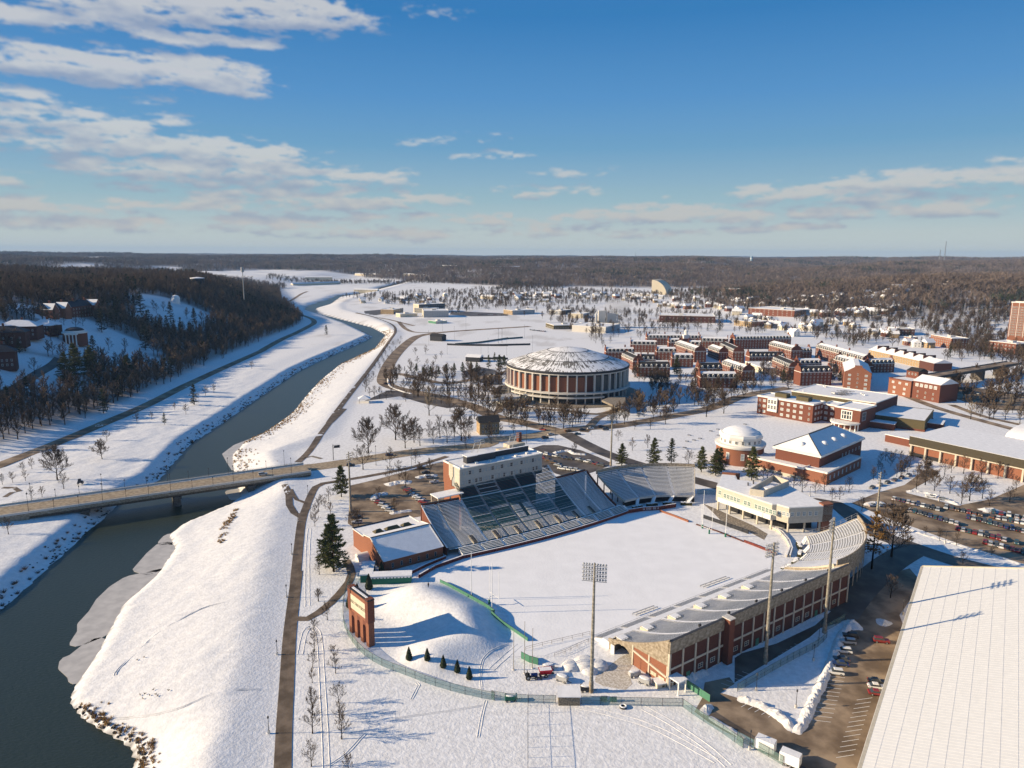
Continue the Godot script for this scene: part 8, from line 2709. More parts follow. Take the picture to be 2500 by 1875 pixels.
func cart(label: String, at: Vector3, turn: float, m: Material) -> void:
	var o := thing("equipment_cart", label, "cart", at, turn, "equipment carts")
	blk(o, "box", -1.6, 3.2, .5, 1.1, .8, 1.6, m)
	var mb := MB.new(); mb.lathe([Vector2(0, 0), Vector2(.9, 0), Vector2(.75, .25), Vector2(0, .3)], 10)
	part("snow_cap", mb, M.snow_roof, o, Vector3(0, 1.6, 0)).scale = Vector3(1.8, 1, .9)
	for e in [[-1.1, -.8], [1.1, -.8], [-1.1, .8], [1.1, .8]]: wheel(o, Vector3(e[0], .32, e[1]), .32, .2)
	mb = MB.new(); mb.bar(Vector3(1.6, .5, 0), Vector3(2.8, .3, 0), .12, .12)
	part("drawbar", mb, M.dark_metal, o)
func make_props() -> void:
	var mb: MB
	var o: Node3D
	mat("coat", .03, .03, .04, .9)
	# tractor and red spreader
	o = thing("tractor", "small blue tractor with front loader in the snow", "tractor", Vector3(5.8, 0.0, -178.1), .1)
	blk(o, "hood", -.1, 1.8, .7, .75, .4, .8, M.blue_paint); blk(o, "chassis", -1.4, 3.1, .5, .3, .3, .6, M.dark_metal)
	blk(o, "seat", -1.0, .5, .9, .7, .3, .6, M.black_metal); blk(o, "roll_bar", -1.2, .12, .9, 1.6, .6, 1.2, M.black_metal)
	mb = MB.new(); mb.bar(Vector3(.2, 1.2, .6), Vector3(2.4, .5, .6), .15, .2); mb.bar(Vector3(.2, 1.2, -.6), Vector3(2.4, .5, -.6), .15, .2); mb.box(Vector3(2.6, .15, 0), Vector3(.5, .6, 1.9))
	part("loader", mb, M.dark_metal, o)
	for e in [[-1.0, -.8, .72], [-1.0, .8, .72], [1.2, -.7, .42], [1.2, .7, .42]]: wheel(o, Vector3(e[0], e[2], e[1]), e[2], .35)
	o = thing("red_spreader", "bright red hopper trailer beside the blue tractor", "trailer", Vector3(9.7, 0.0, -179.5), .15)
	mb = MB.new(); frustum(mb, Rect2(-1.4, -.6, 2.8, 1.2), .8, Rect2(-1.9, -1.1, 3.8, 2.2), 2.1)
	part("hopper", mb, M.red_paint, o)
	mb = MB.new(); mb.box(Vector3(0, 2.05, 0), Vector3(3.3, .12, 1.7))
	part("load", mb, M.snow_roof, o)
	blk(o, "frame", -1.8, 4.2, .5, .3, .3, .6, M.dark_metal)
	for z in [-1.0, 1.0]: wheel(o, Vector3(0, .5, z), .5, .4)
	cart("grey covered cart behind the red spreader", Vector3(10.7, 0.0, -182.5), .2, M.grey_siding)
	cart("grey covered cart standing alone right of the tractor", Vector3(14.2, 0.0, -177.1), -.5, M.grey_siding)
	cart("left grey covered cart below the stand's brick end", Vector3(34.4, 0.0, -179.5), .3, M.grey_siding)
	cart("right grey covered cart below the stand's brick end", Vector3(36.6, 0.0, -176.2), -.6, M.grey_siding)
	cart("dark cart at the foot of the front floodlight tower", Vector3(20.4, 0.0, -172.6), 0, M.dark_metal)
	cart("small green cart by the long wire fence", Vector3(0.2, 0.0, -168.3), .1, M.green_paint)
	cart("snowy bench cart behind the green pitch fence", Vector3(-19.0, 0.0, -222.4), -.6, M.timber)
	# timber shed
	o = thing("timber_shed", "weathered timber shed with a snowy lean-to roof by the fence", "shed", Vector3(15.3, 0.0, -167.9), 0)
	blk(o, "wall", -2.8, 5.6, 0, 2.6, 1.6, 3.2, M.grey_timber)
	for k in 14: blk(o, "plank", -2.78 + k * .4, .36, 0, 2.55, 1.68, .08, M.grey_timber)
	mb = MB.new(); mb.quad(Vector3(-3.0, 2.6, 1.9), Vector3(3.0, 2.6, 1.9), Vector3(3.0, 3.4, -1.9), Vector3(-3.0, 3.4, -1.9)); mb.box(Vector3(0, 2.5, 1.85), Vector3(6, .2, .12))
	part("roof", mb, M.snow_roof, o)
	# blocking sleds
	for e in [[Vector3(24.5, 0.0, -168.5), "left"], [Vector3(27.0, 0.0, -168.3), "right"]]:
		o = thing("training_sled", "green training sled with snow-capped pads by the fence, %s of two" % e[1], "training sled", e[0], 0, "training sleds")
		blk(o, "frame", -.9, 1.8, .2, .3, .6, 1.2, M.green_paint)
		for k in 3:
			blk(o, "pad", -.85 + k * .6, .5, .5, 1.1, .4, .4, M.green_paint); blk(o, "pad_snow", -.87 + k * .6, .54, 1.6, .15, .5, .7, M.snow_roof)
	# tyre on the practice field
	o = thing("tyre", "big black tyre ringed with snow lying beyond the fence", "tyre", Vector3(29.2, 0.0, -165.6))
	mb = MB.new(); mb.lathe([Vector2(.5, 0), Vector2(.95, .05), Vector2(1.0, .3), Vector2(.95, .5), Vector2(.5, .5), Vector2(.45, .25), Vector2(.5, 0)], 20)
	part("rubber_ring", mb, M.rubber, o)
	mb = MB.new(); mb.lathe([Vector2(.97, .5), Vector2(.8, .66), Vector2(.55, .6), Vector2(.5, .48)], 20)
	part("snow_ring", mb, M.snow_roof, o)
	# white box trailers
	for e in [[Vector3(60.3, 0.0, -149.7), "left white box trailer with snowy roof at the bottom edge"], [Vector3(64.4, 0.0, -145.1), "right white box trailer with snowy roof at the bottom edge"]]:
		o = thing("box_trailer", e[1], "trailer", e[0], -.65, "box trailers")
		blk(o, "body", -2.2, 4.4, .6, 2.3, 1.2, 2.4, M.white_paint); blk(o, "roof_snow", -2.15, 4.3, 2.9, .25, 1.15, 2.3, M.snow_roof)
		blk(o, "door", -2.26, .08, .75, 2.0, .9, 1.8, M.white_trim); blk(o, "hitch", 2.2, 1.3, .5, .2, .2, .4, M.dark_metal)
		for z in [-1.1, 1.1]: wheel(o, Vector3(-.6, .36, z), .36, .24); wheel(o, Vector3(.3, .36, z), .36, .24)
	# snowed-over equipment pile
	o = thing("covered_equipment", "heap of equipment under smooth snowy sheets near the stand's arch", "equipment pile", Vector3(21.6, 0.0, -184.3))
	for e in [[-4.5, 0.5, 2.6, 1.7], [-.5, -.6, 3.6, 2.2], [3.4, .2, 2.8, 1.7], [.6, 2.4, 2.4, 1.2]]:
		mb = MB.new(); mb.lathe([Vector2(e[2], -.1), Vector2(e[2] * .95, e[3] * .3), Vector2(e[2] * .78, e[3] * .7), Vector2(e[2] * .45, e[3] * .93), Vector2(0, e[3])], 16)
		part("sheet", mb, M.snow_heap, o, Vector3(e[0], 0, e[1]))
	# stone bunker box
	o = thing("stone_bin", "low stone storage bin at the corner of the stand", "bin", Vector3(41.5, 0.0, -175.7), .3)
	blk(o, "wall", -2.4, 4.8, 0, 1.2, 1.5, 3.0, M.stone_trim); blk(o, "snow_cover", -2.5, 5.0, 1.2, .2, 1.6, 3.2, M.snow_roof)
	for k in 2: blk(o, "hatch", -1 + k * 1.1, .7, .3, .5, 1.56, .1, M.bronze_panel)
	# green tarpaulin stand
	o = thing("green_kiosk", "L-shaped green sheeted kiosk with thick snow on top", "kiosk", Vector3(-49.3, 0.0, -234.3), .1)
	blk(o, "front_sheet", -.5, 14.5, 0, 2.6, .3, 4.0, M.green_paint); blk(o, "side_sheet", -4.0, 4.2, 0, 2.6, -1.5, 11, M.green_paint)
	blk(o, "snow_cover", -.7, 14.9, 2.6, .45, .5, 4.4, M.snow_roof); blk(o, "snow_cover", -4.3, 4.6, 2.6, .5, -1.6, 11.3, M.snow_roof)
	for k in 12: blk(o, "icicle_edge", -.4 + k * 1.2, .8, 2.15, .45, .42, .16, M.snow_roof)
	# park pavilion, stone house, sign gantry
	o = thing("pavilion", "small open pavilion with snowy hipped roof on the riverside lawn", "pavilion", Vector3(-116.0, 0.0, -546.7), .2)
	mb = MB.new(); hip(mb, -4, 8, 3.2, 4, 8, 2.6, .8)
	part("roof", mb, M.snow_roof, o)
	for e in [[-3.8, -3.8], [3.8, -3.8], [-3.8, 3.8], [3.8, 3.8]]: blk(o, "post", e[0] - .15, .3, 0, 3.2, e[1] + .15, .3, M.cream)
	blk(o, "fascia", -4.4, 8.8, 2.9, .35, 4.4, 8.8, M.cream)
	var q := qv([-20.6, 0, -445.8, -8, 0, -449.2])
	o = site("stone_house", "tan stone two-storey house among bare trees beside the road", "house", q[0], q[1])
	var w := gap(q[0], q[1])
	blk(o, "wall", 0, w, 0, 8, 0, 10, M.buff_brick)
	mb = MB.new(); gable(mb, 0, w, 8, 0, 10, 3.5, .6)
	part("roof", mb, M.dark_roof, o)
	wins(o, "f", 1, w - 1, 5, [1.2, 4.8], 0, window_mesh(1.1, 1.7, M.white_trim, M.window_glass))
	o = thing("road_sign", "dark overhead sign frame beside the road right of the bridge", "road sign", Vector3(-100.8, 0.0, -387.8), .5)
	mb = MB.new(); mb.bar(Vector3(0, 0, 0), Vector3(0, 9, 0), .3, .3); mb.bar(Vector3(0, 8.6, 0), Vector3(4, 8.2, 0), .2, .2); mb.bar(Vector3(0, 7.0, 0), Vector3(4, 6.8, 0), .2, .2); mb.bar(Vector3(4, 8.2, 0), Vector3(4, 6.8, 0), .2, .2)
	part("frame", mb, M.black_metal, o)
	blk(o, "sign_panel", .5, 3.2, 6.9, 1.3, .2, .1, M.dark_metal)
	o = thing("mower", "dark mower parked on the left river meadow", "mower", Vector3(-217.4, 0.0, -343.4), .4)
	mb = MB.new(); frustum(mb, Rect2(-1.4, -.8, 2.8, 1.6), .6, Rect2(-1.1, -.6, 2.0, 1.2), 1.5); mb.box(Vector3(-.3, 1.5, 0), Vector3(1.2, 1.0, 1.1))
	part("body", mb, M.dark_metal, o)
	for e in [[-.9, -.8], [-.9, .8], [1.0, -.8], [1.0, .8]]: wheel(o, Vector3(e[0], .5, e[1]), .5, .4)
	# fences
	fence("wire_fence", "long curving green wire fence from the gateway to the floodlight tower", pv([-57.6, -238.8, -56.6, -226.2, -54.7, -214.7, -51.7, -204.3, -47.5, -196.1, -42.5, -189.1, -36.4, -183.7, -29, -179.2, -20.3, -174.3, -12, -170.7, -4.1, -168.2, -4.9, -169, -1.2, -167.9, 4.7, -167.2, 11.8, -167.1]), 2.4, 3.2, M.dark_metal, M.fence_mesh)
	fence("wire_fence", "wire fence from the timber shed to the car park corner", pv([18.4, -166.9, 23.5, -166.7, 28.7, -166.4, 33.9, -166.3, 39.4, -166.2, 44.6, -166.1]), 2.4, 3.0, M.dark_metal, M.fence_mesh)
	fence("wire_fence", "wire fence running down beside the practice field to the white trailers", pv([44.7, -165.8, 46.3, -163.3, 48.5, -160.1, 52, -155.6, 55.3, -150.5, 54.8, -153.3, 57.9, -150.3, 60.3, -147.5, 62.6, -144.7]), 2.4, 3.0, M.dark_metal, M.fence_mesh)
	fence("wire_fence", "teal wire fence along the snowy triangle between the car parks", pv([60.9, -172.7, 67.8, -177.8, 76.7, -184.4, 84.3, -189.8, 91.9, -195.1, 96.8, -200.2]), 2.4, 3.0, M.dark_metal, M.fence_mesh)
	fence("wire_fence", "short teal wire fence beside the right floodlight tower", pv([98.6, -204.4, 102.9, -207.6, 107.3, -210.9]), 2.4, 3.0, M.dark_metal, M.fence_mesh)
	fence("rail_fence", "tall bare rail fence casting a ladder of shadow on the practice field", pv([3.8, -134.8, 4.1, -143.5, 4.3, -153.9, 4.6, -166.3]), 4.0, 3.2, M.dark_metal, null)
	fence("pitch_fence", "low green sheeted fence along the near end of the pitch", pv([-25.2, -235.9, -17.8, -227.5, -10.9, -219.2, -5.2, -212.2, -6.2, -211, -0, -204.1, 5.2, -197.3]), 1.2, 2.6, M.dark_metal, M.green_sheet, true)
	fence("timber_railing", "brown timber railing at the near right corner of the pitch", pv([4.5, -192.2, 9.5, -194.7, 15.7, -197.4, 24.4, -201.2]), 1.2, 2.4, M.timber, null)
	fence("timber_railing", "second brown railing nearer the covered equipment", pv([12.7, -188.9, 16, -190.9, 19.8, -194.2, 23.6, -197]), 1.2, 2.4, M.timber, null)
	fence("green_gate", "green sheeted gate across the drive near the stand's porch", pv([47.6, -174.7, 49, -172.8, 50.6, -170.3, 52.2, -168]), 2.2, 2.2, M.dark_metal, M.green_sheet, true)
	fence("green_screen", "slanting green screen at the near corner of the pitch", pv([3.1, -188, 5.4, -185.9, 7.9, -184.7]), 2.2, 2.2, M.dark_metal, M.green_sheet, true)
	fence("blue_fence", "blue-grey fence between the left corner stand and the cream building", pv([90.9, -332.6, 95.4, -332.2, 99.8, -331.8]), 2.6, 2.6, M.steel, M.fence_mesh)
	fence("ballpark_fence", "long dark outfield fence across the ball field beyond the arena", pv([-83.6, -905.5, -53.8, -899.3, -5.5, -899.9, -24.1, -899.1, 23.3, -910.2]), 2.4, 8.0, M.dark_metal, M.slate, true)
	fence("ballpark_fence", "dark curved fence at the back of the ball field", pv([-73.5, -909.7, -45.7, -926.5, -22.1, -956.1, -6, -978.2, -5.8, -973.9, 14.8, -988.1]), 2.2, 8.0, M.dark_metal, M.green_tread, true)
	fence("ballpark_fence", "dark hedge-like fence below the lower ball field", pv([-32.9, -783.1, -4.7, -781.3, -21.1, -786.4, -7.9, -789.8]), 2.2, 8.0, M.dark_metal, M.slate, true)
	for e in [[pv([-110.8, -951.9, -94.1, -944.4]), "dark ballpark grandstand roof left of the ball field", 7.0], [pv([-50.7, -765.7, -35.2, -760.9]), "blue-roofed clubhouse beside the pines", 5.0], [pv([647.4, -5429.9, 648, -5430]), "", 0.0]]:
		if e[1] == "": continue
		o = site("ballpark_building", e[1], "building", Vector3(e[0][0].x, 0, e[0][0].y), Vector3(e[0][1].x, 0, e[0][1].y))
		var ww: float = e[0][0].distance_to(e[0][1])
		blk(o, "wall", 0, ww, 0, e[2], 0, 12, M.slate)
		mb = MB.new(); gable(mb, 0, ww, e[2], 0, 12, 2.5, .6)
		part("roof", mb, M.snow_roof if e[2] < 6 else M.dark_roof, o)
	low_wall("curved red brick wall with white lettering below the left corner stand", pv([52.8, -306.1, 60.3, -309.2, 67.9, -310.6, 76.3, -314.2]), 1.8, M.red_wall)
	var wl := smooth_line(pv([55.1, -307.4, 60.3, -309.2, 66.6, -310.3, 69.2, -311.3]), .55)
	var lt := MB.new()
	for i in wl.size() - 1:
		if i % 9 in [3, 8]: continue
		var c := Vector3(wl[i].x, 0, wl[i].y) + Vector3(-.12, 0, .25)
		lt.box(c + Vector3(0, .55, 0), Vector3(.3, .42, .06)); lt.box(c + Vector3(0, 1.2, 0), Vector3(.26, .3, .06))
	var lw := solo("wall_lettering", lt, M.white_paint, "two rows of small white lettering on the curved red wall", "lettering")
	lw.set_meta("kind", "stuff")
	low_wall("orange brick wall at the far left corner of the pitch", pv([67.7, -308.4, 72.5, -302.6, 77.6, -295.4]), .9, M.pale_brick, false)
	low_wall("red wall at the far right corner of the pitch", pv([95.1, -273.9, 98.4, -269.4, 103.8, -261.6]), 1.0, M.red_wall, false)
	low_wall("long dark wall behind the far goal", pv([85.4, -300.6, 92.4, -292.1, 99.7, -282.6]), 1.6, M.slate, false)
	low_wall("thin brown kerb wall along the far end line", pv([80.3, -292.4, 87.4, -284.8, 94.8, -274]), .5, M.dark_brick, false)
	low_wall("outer red ramp wall beside the brick gymnasium", pv([-33.2, -239.6, -28.1, -247.6, -22.4, -252.8, -19, -255.8]), 1.3, M.red_wall)
	low_wall("inner red ramp wall beside the brick gymnasium", pv([-41.2, -237.6, -36.3, -243, -31.8, -249, -25, -256.5]), 1.1, M.red_wall)
	low_wall("curved stone planter wall in front of the right corner stand", pv([111, -289.4, 113.1, -284.2, 112.9, -275.2, 111.4, -267.4, 106.9, -259.3]), 1.0, M.stone_trim)
	low_wall("inner curved stone wall in front of the right corner stand", pv([112.3, -289, 114.2, -283.3, 113.7, -274.3, 111.9, -266.6, 108.2, -259.3]), 1.0, M.stone_trim)
	# benches on the east touchline
	for e in [[pv([39.6, -213.8, 47.6, -219.1]), "near"], [pv([66.8, -233.8, 78.1, -241.3]), "far"]]:
		var a := on(e[0][0].x, e[0][0].y)
		o = thing("team_bench", "long double team bench on the touchline, the %s one" % e[1], "bench", a, 0, "team benches")
		var dd := Vector3(e[0][1].x, 0, e[0][1].y) - Vector3(a.x, 0, a.z)
		for k in 2:
			mb = MB.new(); mb.bar(Vector3(k * 1.0, .5, k * .8), dd + Vector3(k * 1.0, .5, k * .8), .4, .08)
			part("seat", mb, M.aluminium, o)
			mb = MB.new()
			for j in 6: mb.bar(dd * j / 5.0 + Vector3(k, 0, k * .8), dd * j / 5.0 + Vector3(k, .5, k * .8), .1, .1)
			part("legs", mb, M.dark_metal, o)
	# path lamps
	var k2 := 0
	for e in qv([-84.8, 0, -258.6, -76, 0, -224, -92.8, 0, -293.2, -98.5, 0, -328.7, -88.5, 0, -297.9, -67.8, 0, -189, -58.6, 0, -154.6]):
		lamp_post(e, 4.6, "black lantern post beside the levee path, %s counted along the path" % nth(k2), "lanterns on the levee path"); k2 += 1
	k2 = 0
	for e in qv([66.1, 0, -173.2, 73.9, 0, -165.9, 87.5, 0, -187.7, 93.8, 0, -198.9, 56.7, 0, -149.9, 128, 0, -214.9, 204.4, 0, -324.4, 177.1, 0, -273.7, 145, 0, -329.9, 166.6, 0, -339.9]):
		lamp_post(e, 5.0, "black lantern post round the right-hand car parks, %s of ten" % nth(k2), "lanterns in the car parks"); k2 += 1
	k2 = 0
	for e in qv([-74.8, 0, -377.9, -54.6, 0, -373.9, -34.1, 0, -408.9, 9.1, 0, -424.6, 51.6, 0, -449, 27.5, 0, -432.1, 2.2, 0, -413.6, -107.2, 0, -907.8, -105.7, 0, -1072.6, -79.2, 0, -967.3, -75.7, 0, -820.9, -71.4, 0, -1091.6, -18.5, 0, -930.4, -13.3, 0, -930.7, -35.3, 0, -798.3, -18.1, 0, -927.8, -13.8, 0, -935.9, 17, 0, -992.7, 24.7, 0, -856.6, -6.4, 0, -813.6, -28.4, 0, -831.4]):
		lamp_post(e, 11.0 if k2 < 7 else 18.0, ("grey lamp column along the road beyond the stadium, %s from the left" if k2 < 7 else "tall slim floodlight mast round the ball fields, %s of fourteen") % nth(k2 if k2 < 7 else k2 - 7), "lamp columns along the road" if k2 < 7 else "masts round the ball fields"); k2 += 1

# ---------------------------------------------------------------- trees that stand out
func grove(kinds: Array, spots: Array, H: float, label: String, group: String, called := "bare_tree", vary := .18) -> void:
	for i in spots.size():
		var p: Vector3 = spots[i]
		p.y = ground(p.x, p.z) - .05
		tree(kinds[i % kinds.size()], called, p, H * (1 + vary * sin(i * 2.7 + p.x)), label % nth(i) if label.contains("%s") else label, group)
func strewn(P: Array, n: int, sd: int) -> Array:
	# n spots inside a plan polygon
	var rng := RandomNumberGenerator.new()
	rng.seed = sd
	var pp := PackedVector2Array(P)
	var lo := pp[0]
	var hi := pp[0]
	for p in pp:
		lo = lo.min(p); hi = hi.max(p)
	var out: Array = []
	var tries := 0
	while out.size() < n and tries < n * 40:
		tries += 1
		var q := Vector2(rng.randf_range(lo.x, hi.x), rng.randf_range(lo.y, hi.y))
		if Geometry2D.is_point_in_polygon(q, pp): out.append(Vector3(q.x, 0, q.y))
	if n < 60: out.sort_custom(func(a, b): return a.x / -a.z < b.x / -b.z)
	return out
func make_trees() -> void:
	var B := ["bare0", "bare1", "bare2", "bare3"]
	var O := ["oak0", "oak1"]
	var Mi := ["mid0", "mid1", "mid2"]
	grove(B, qv([-60.1, 0, -200, -57.6, 0, -191.1, -55.8, 0, -182.9, -53.9, 0, -175.6, -50.8, 0, -187.2, -48.6, 0, -180.1, -58.4, 0, -209.2, -64.8, 0, -221.9]), 5.6, "small bare tree between the path and the gateway, %s from the far end", "young trees by the levee path")
	grove(B, qv([-44.6, 0, -166.8, -42.4, 0, -159.2, -40.5, 0, -152.9, -50, 0, -161.8, -48.1, 0, -154.9, -45.2, 0, -143.6, -36.1, 0, -140.9]), 7.0, "bare tree casting blue shadows below the gateway, %s from the far end", "bare trees below the gateway")
	grove(B, qv([-87.1, 0, -305.7, -85.1, 0, -309.4, -86, 0, -296.5, -80.7, 0, -301.7, -88.3, 0, -315.3, -86.3, 0, -320.2, -69.7, 0, -241.9, -64.5, 0, -221.5, -84, 0, -288.3]), 6.2, "thin bare tree along the path behind the big pine, %s from the bridge", "thin trees by the big pine")
	grove(O, qv([-84, 0, -402.7]), 20, "largest bare oak with wide lit crown beside the road right of the bridge", "", "bare_oak", 0)
	grove(O, qv([-64, 0, -413.5, -60.5, 0, -426.7, -72.9, 0, -432.8, -31.5, 0, -431.6]), 18, "big bare oak in the roadside grove, %s from the left", "roadside oaks", "bare_oak")
	grove(B, qv([-80.3, 0, -369.9, -66.8, 0, -375.4, -55.8, 0, -418.8, -48.2, 0, -423.4, -40, 0, -426.9, -52.9, 0, -440.6, -45.5, 0, -437.8, -36.7, 0, -440.9, -27.4, 0, -438.2, -12.7, 0, -424.1, -27.3, 0, -413]), 13, "bare tree in the roadside park above the car park, %s of eleven", "roadside park trees")
	grove(B, qv([-62.6, 0, -348.7, -58.2, 0, -353.4, -62.8, 0, -320.2, -52.7, 0, -304.8, -67.3, 0, -286.5, -53.8, 0, -382.4, -48.5, 0, -361.7, -43.1, 0, -360.9, -65.5, 0, -288.5, -53.3, 0, -343.5]), 8.5, "bare tree standing in the west car park, %s of ten", "car park trees")
	grove(["pine0"], qv([-65.1, 0, -244.3]), 21, "tallest dense pine beside the brick gymnasium", "", "pine_tree", 0)
	grove(["pine1"], qv([-67.8, 0, -248.6]), 16, "shorter pine merging with the tallest one by the gymnasium", "", "pine_tree", 0)
	grove(["pine2"], qv([-81.6, 0, -325.8]), 15, "single slim pine between the bridge and the car park", "", "pine_tree", 0)
	grove(["cone0", "cone1"], qv([-28.9, 0, -185.1, -23.5, 0, -183.5, -18.8, 0, -181.5, -14.8, 0, -180.6, -11.3, 0, -177.8]), 4.1, "clipped cone cypress on the snowy bank, %s from the left", "cone cypresses on the bank", "cypress", .04)
	grove(["cone0", "cone1"], qv([-52.3, 0, -225.2, -53, 0, -217.4, -49.4, 0, -230.6, -47.3, 0, -243.1]), 6.0, "dark slim cypress behind the gateway, %s of four", "slim cypresses behind the gateway", "cypress")
	grove(["pine1", "pine0", "pine_thin", "pine2", "pine1", "pine0"], qv([61.1, 0, -380.1, 79, 0, -380, 88.8, 0, -381.1, 102.4, 0, -368.8, 108.4, 0, -362.9, 111.6, 0, -366.3]), 15, "pine behind the far left corner stand, %s from the left", "pines behind the corner stand", "pine_tree")
	grove(["pine0"], qv([125.1, 0, -355.3]), 17, "pine in front of the domed rotunda", "", "pine_tree", 0)
	grove(["pine_brown"], qv([134.8, 0, -249.1]), 22, "rust-coloured half-dead pine beside the right corner stand", "", "pine_tree", 0)
	grove(B, qv([67, 0, -433.8, 72.2, 0, -411.1, 82.6, 0, -417.4, 96.6, 0, -414.2, 98.2, 0, -380.3, 93.1, 0, -464.3, 82.4, 0, -463.1, 36.9, 0, -402.7, 39.2, 0, -467.3, 46.8, 0, -484.8, 18.6, 0, -472.6, 1.1, 0, -449.4, 10.2, 0, -459.1, -6.9, 0, -443.1, 23.2, 0, -467.6]), 8.5, "bare tree round the crossroads and the snowy lawn, %s of fifteen", "crossroads trees")
	grove(O, qv([140.9, 0, -502.5, 156.9, 0, -513.9, 106.4, 0, -479, 197.2, 0, -615.4, 131, 0, -619.1]), 15, "spreading bare tree on the lawn edge right of the arena, %s of five", "lawn edge trees", "bare_oak")
	grove(["bare0", "brown0"], qv([157.3, 0, -632.7, 163.6, 0, -625.8, 127, 0, -636.5, 197.4, 0, -590.5, 151.4, 0, -583, 153.5, 0, -568.2, 164.4, 0, -583.4, 173.8, 0, -599.3, 137.4, 0, -582.6, 192, 0, -633.8, 194.5, 0, -627.9, 210.7, 0, -628.4, 166, 0, -604.5, 158.4, 0, -615.3]), 11, "bare tree between the arena and the right quad, %s of fourteen", "trees before the right quad")
	grove(["pine1"], qv([160.4, 0, -684.2]), 17, "yellow-green pine beside the dormitories right of the arena", "", "pine_tree", 0)
	grove(["pale0"], qv([-59.8, 0, -502.1]), 22, "tall tawny poplar left of the arena", "", "poplar", 0)
	grove(["brown0", "bare1"], qv([-84.1, 0, -551.2, -45.8, 0, -515.1, -61.8, 0, -562.2, -77.4, 0, -571.5, -42, 0, -553.3, -34.5, 0, -510.6, -26.5, 0, -491.6, -79.6, 0, -566.5, -73.1, 0, -576.6, -55.2, 0, -543.8, -33.4, 0, -567.8, -22.8, 0, -544.7]), 12, "brown bare tree in the planting left of the arena, %s of twelve", "planting left of the arena")
	grove(["pine1", "pine2", "pine0"], qv([-84.6, 0, -669.2, -77, 0, -662.8, -70.6, 0, -676.4, -64.4, 0, -683.5, -57.5, 0, -698, -48.7, 0, -691.1, -41.4, 0, -705.9, -95, 0, -696.7, -35.8, 0, -713.6]), 9, "green pine in the belt left of the arena, %s from the left", "pine belt left of the arena", "pine_tree")
	grove(["dark_pine0"], qv([-107.3, 0, -700, -101.1, 0, -698, -95.8, 0, -702.6, -89.6, 0, -700.6, -84, 0, -703]), 5, "dark rounded evergreen beside the avenue, %s from the left", "evergreens by the avenue", "evergreen_shrub")
	grove(Mi, qv([-124, 0, -590.5, -117, 0, -572.8, -111.7, 0, -565.6, -106.3, 0, -560, -100.9, 0, -558.7, -97.8, 0, -568.4, -127.6, 0, -623.8, -128.6, 0, -648.2, -127.4, 0, -612.3]), 9.5, "bare tree on the levee foot above the pavilion, %s of nine", "levee foot trees")
	grove(Mi, qv([-137.4, 0, -702.6, -139.5, 0, -733.4, -141.9, 0, -766.9, -144.4, 0, -803.5, -146.5, 0, -843.7, -149.6, 0, -888, -150.4, 0, -930.8, -150.6, 0, -957.1, -132.6, 0, -702.8, -135.4, 0, -741.6, -137, 0, -775.9, -139.5, 0, -818.3, -141.2, 0, -854.6, -144.2, 0, -906.1, -149, 0, -818, -152.1, 0, -859.6]), 6, "orchard tree between the levee path and the avenue, %s of sixteen", "orchard by the avenue")
	grove(B, qv([-107.5, 0, -734.5, -99.9, 0, -742.9, -89, 0, -735.2, -112.1, 0, -814.5, -83, 0, -760.4, -100.4, 0, -819.9, -80.2, 0, -796.5]), 9, "bare tree on the lawn inside the avenue bend, %s of seven", "lawn trees in the bend")
	grove(["pine_thin", "pine2"], qv([-23.8, 0, -714.1, -13, 0, -718.3, -19, 0, -762.8, -8.3, 0, -730.1]), 12, "thin pine below the ball field, %s of four", "thin pines below the ball field", "pine_tree")
	grove(["oak0"], qv([-232.9, 0, -349.5]), 17, "large bare tree on the left river meadow", "", "bare_oak", 0)
	grove(["bare2"], qv([-220.9, 0, -335.6]), 9, "smaller bare tree beside the large one on the left meadow", "", "bare_tree", 0)
	grove(["oak1"], qv([-231.3, 0, -387.1]), 11, "round-crowned bare tree alone on the left meadow", "", "bare_oak", 0)
	grove(B, qv([-250.9, 0, -426.9, -257.6, 0, -475.4, -252.1, 0, -484.8, -255.4, 0, -341.5, -252.1, 0, -344.3, -247.7, 0, -347.3, -257.8, 0, -367.4, -258.3, 0, -361.1, -223.7, 0, -323.4, -227, 0, -321.2, -208.8, 0, -279, -236.2, 0, -502.7, -250.8, 0, -570.5, -248.2, 0, -580.7, -262.6, 0, -707.9, -250.1, 0, -515.1]), 7, "young bare tree scattered on the left meadow, %s of sixteen", "young meadow trees")
	grove(["pine_thin"], qv([-236.4, 0, -471]), 8, "sparse conifer on the left meadow", "", "pine_tree", 0)
	grove(["dark_pine0"], qv([-243.7, 0, -533.4]), 16, "dark tall evergreen beside the riverside road", "", "pine_tree", 0)
	grove(["dark_pine1"], qv([-266.1, 0, -1013.1]), 14, "lone dark spruce on the far river meadow", "", "pine_tree", 0)
	grove(["dark_pine1", "dark_pine0"], qv([-378.9, 22.3, -637, -372.4, 17.2, -716.3, -409.9, 25.8, -915, -455, 45.6, -819.4, -460, 47.1, -852.1, -455.6, 45.4, -856.9, -448.2, 42.4, -858.6, -418.5, 34.4, -722, -423.5, 32, -880.1]), 22, "dark spruce on the left hill clearing, %s of nine", "spruces on the left hill", "spruce")
	grove(["pine0", "pine1"], qv([-345.6, 13.8, -541.7, -331.3, 7.8, -603.5, -348.9, 14.4, -559.5, -347.1, 13.2, -577.4]), 24, "large pine at the front of the left wood, %s of four", "large pines in the left wood", "pine_tree")
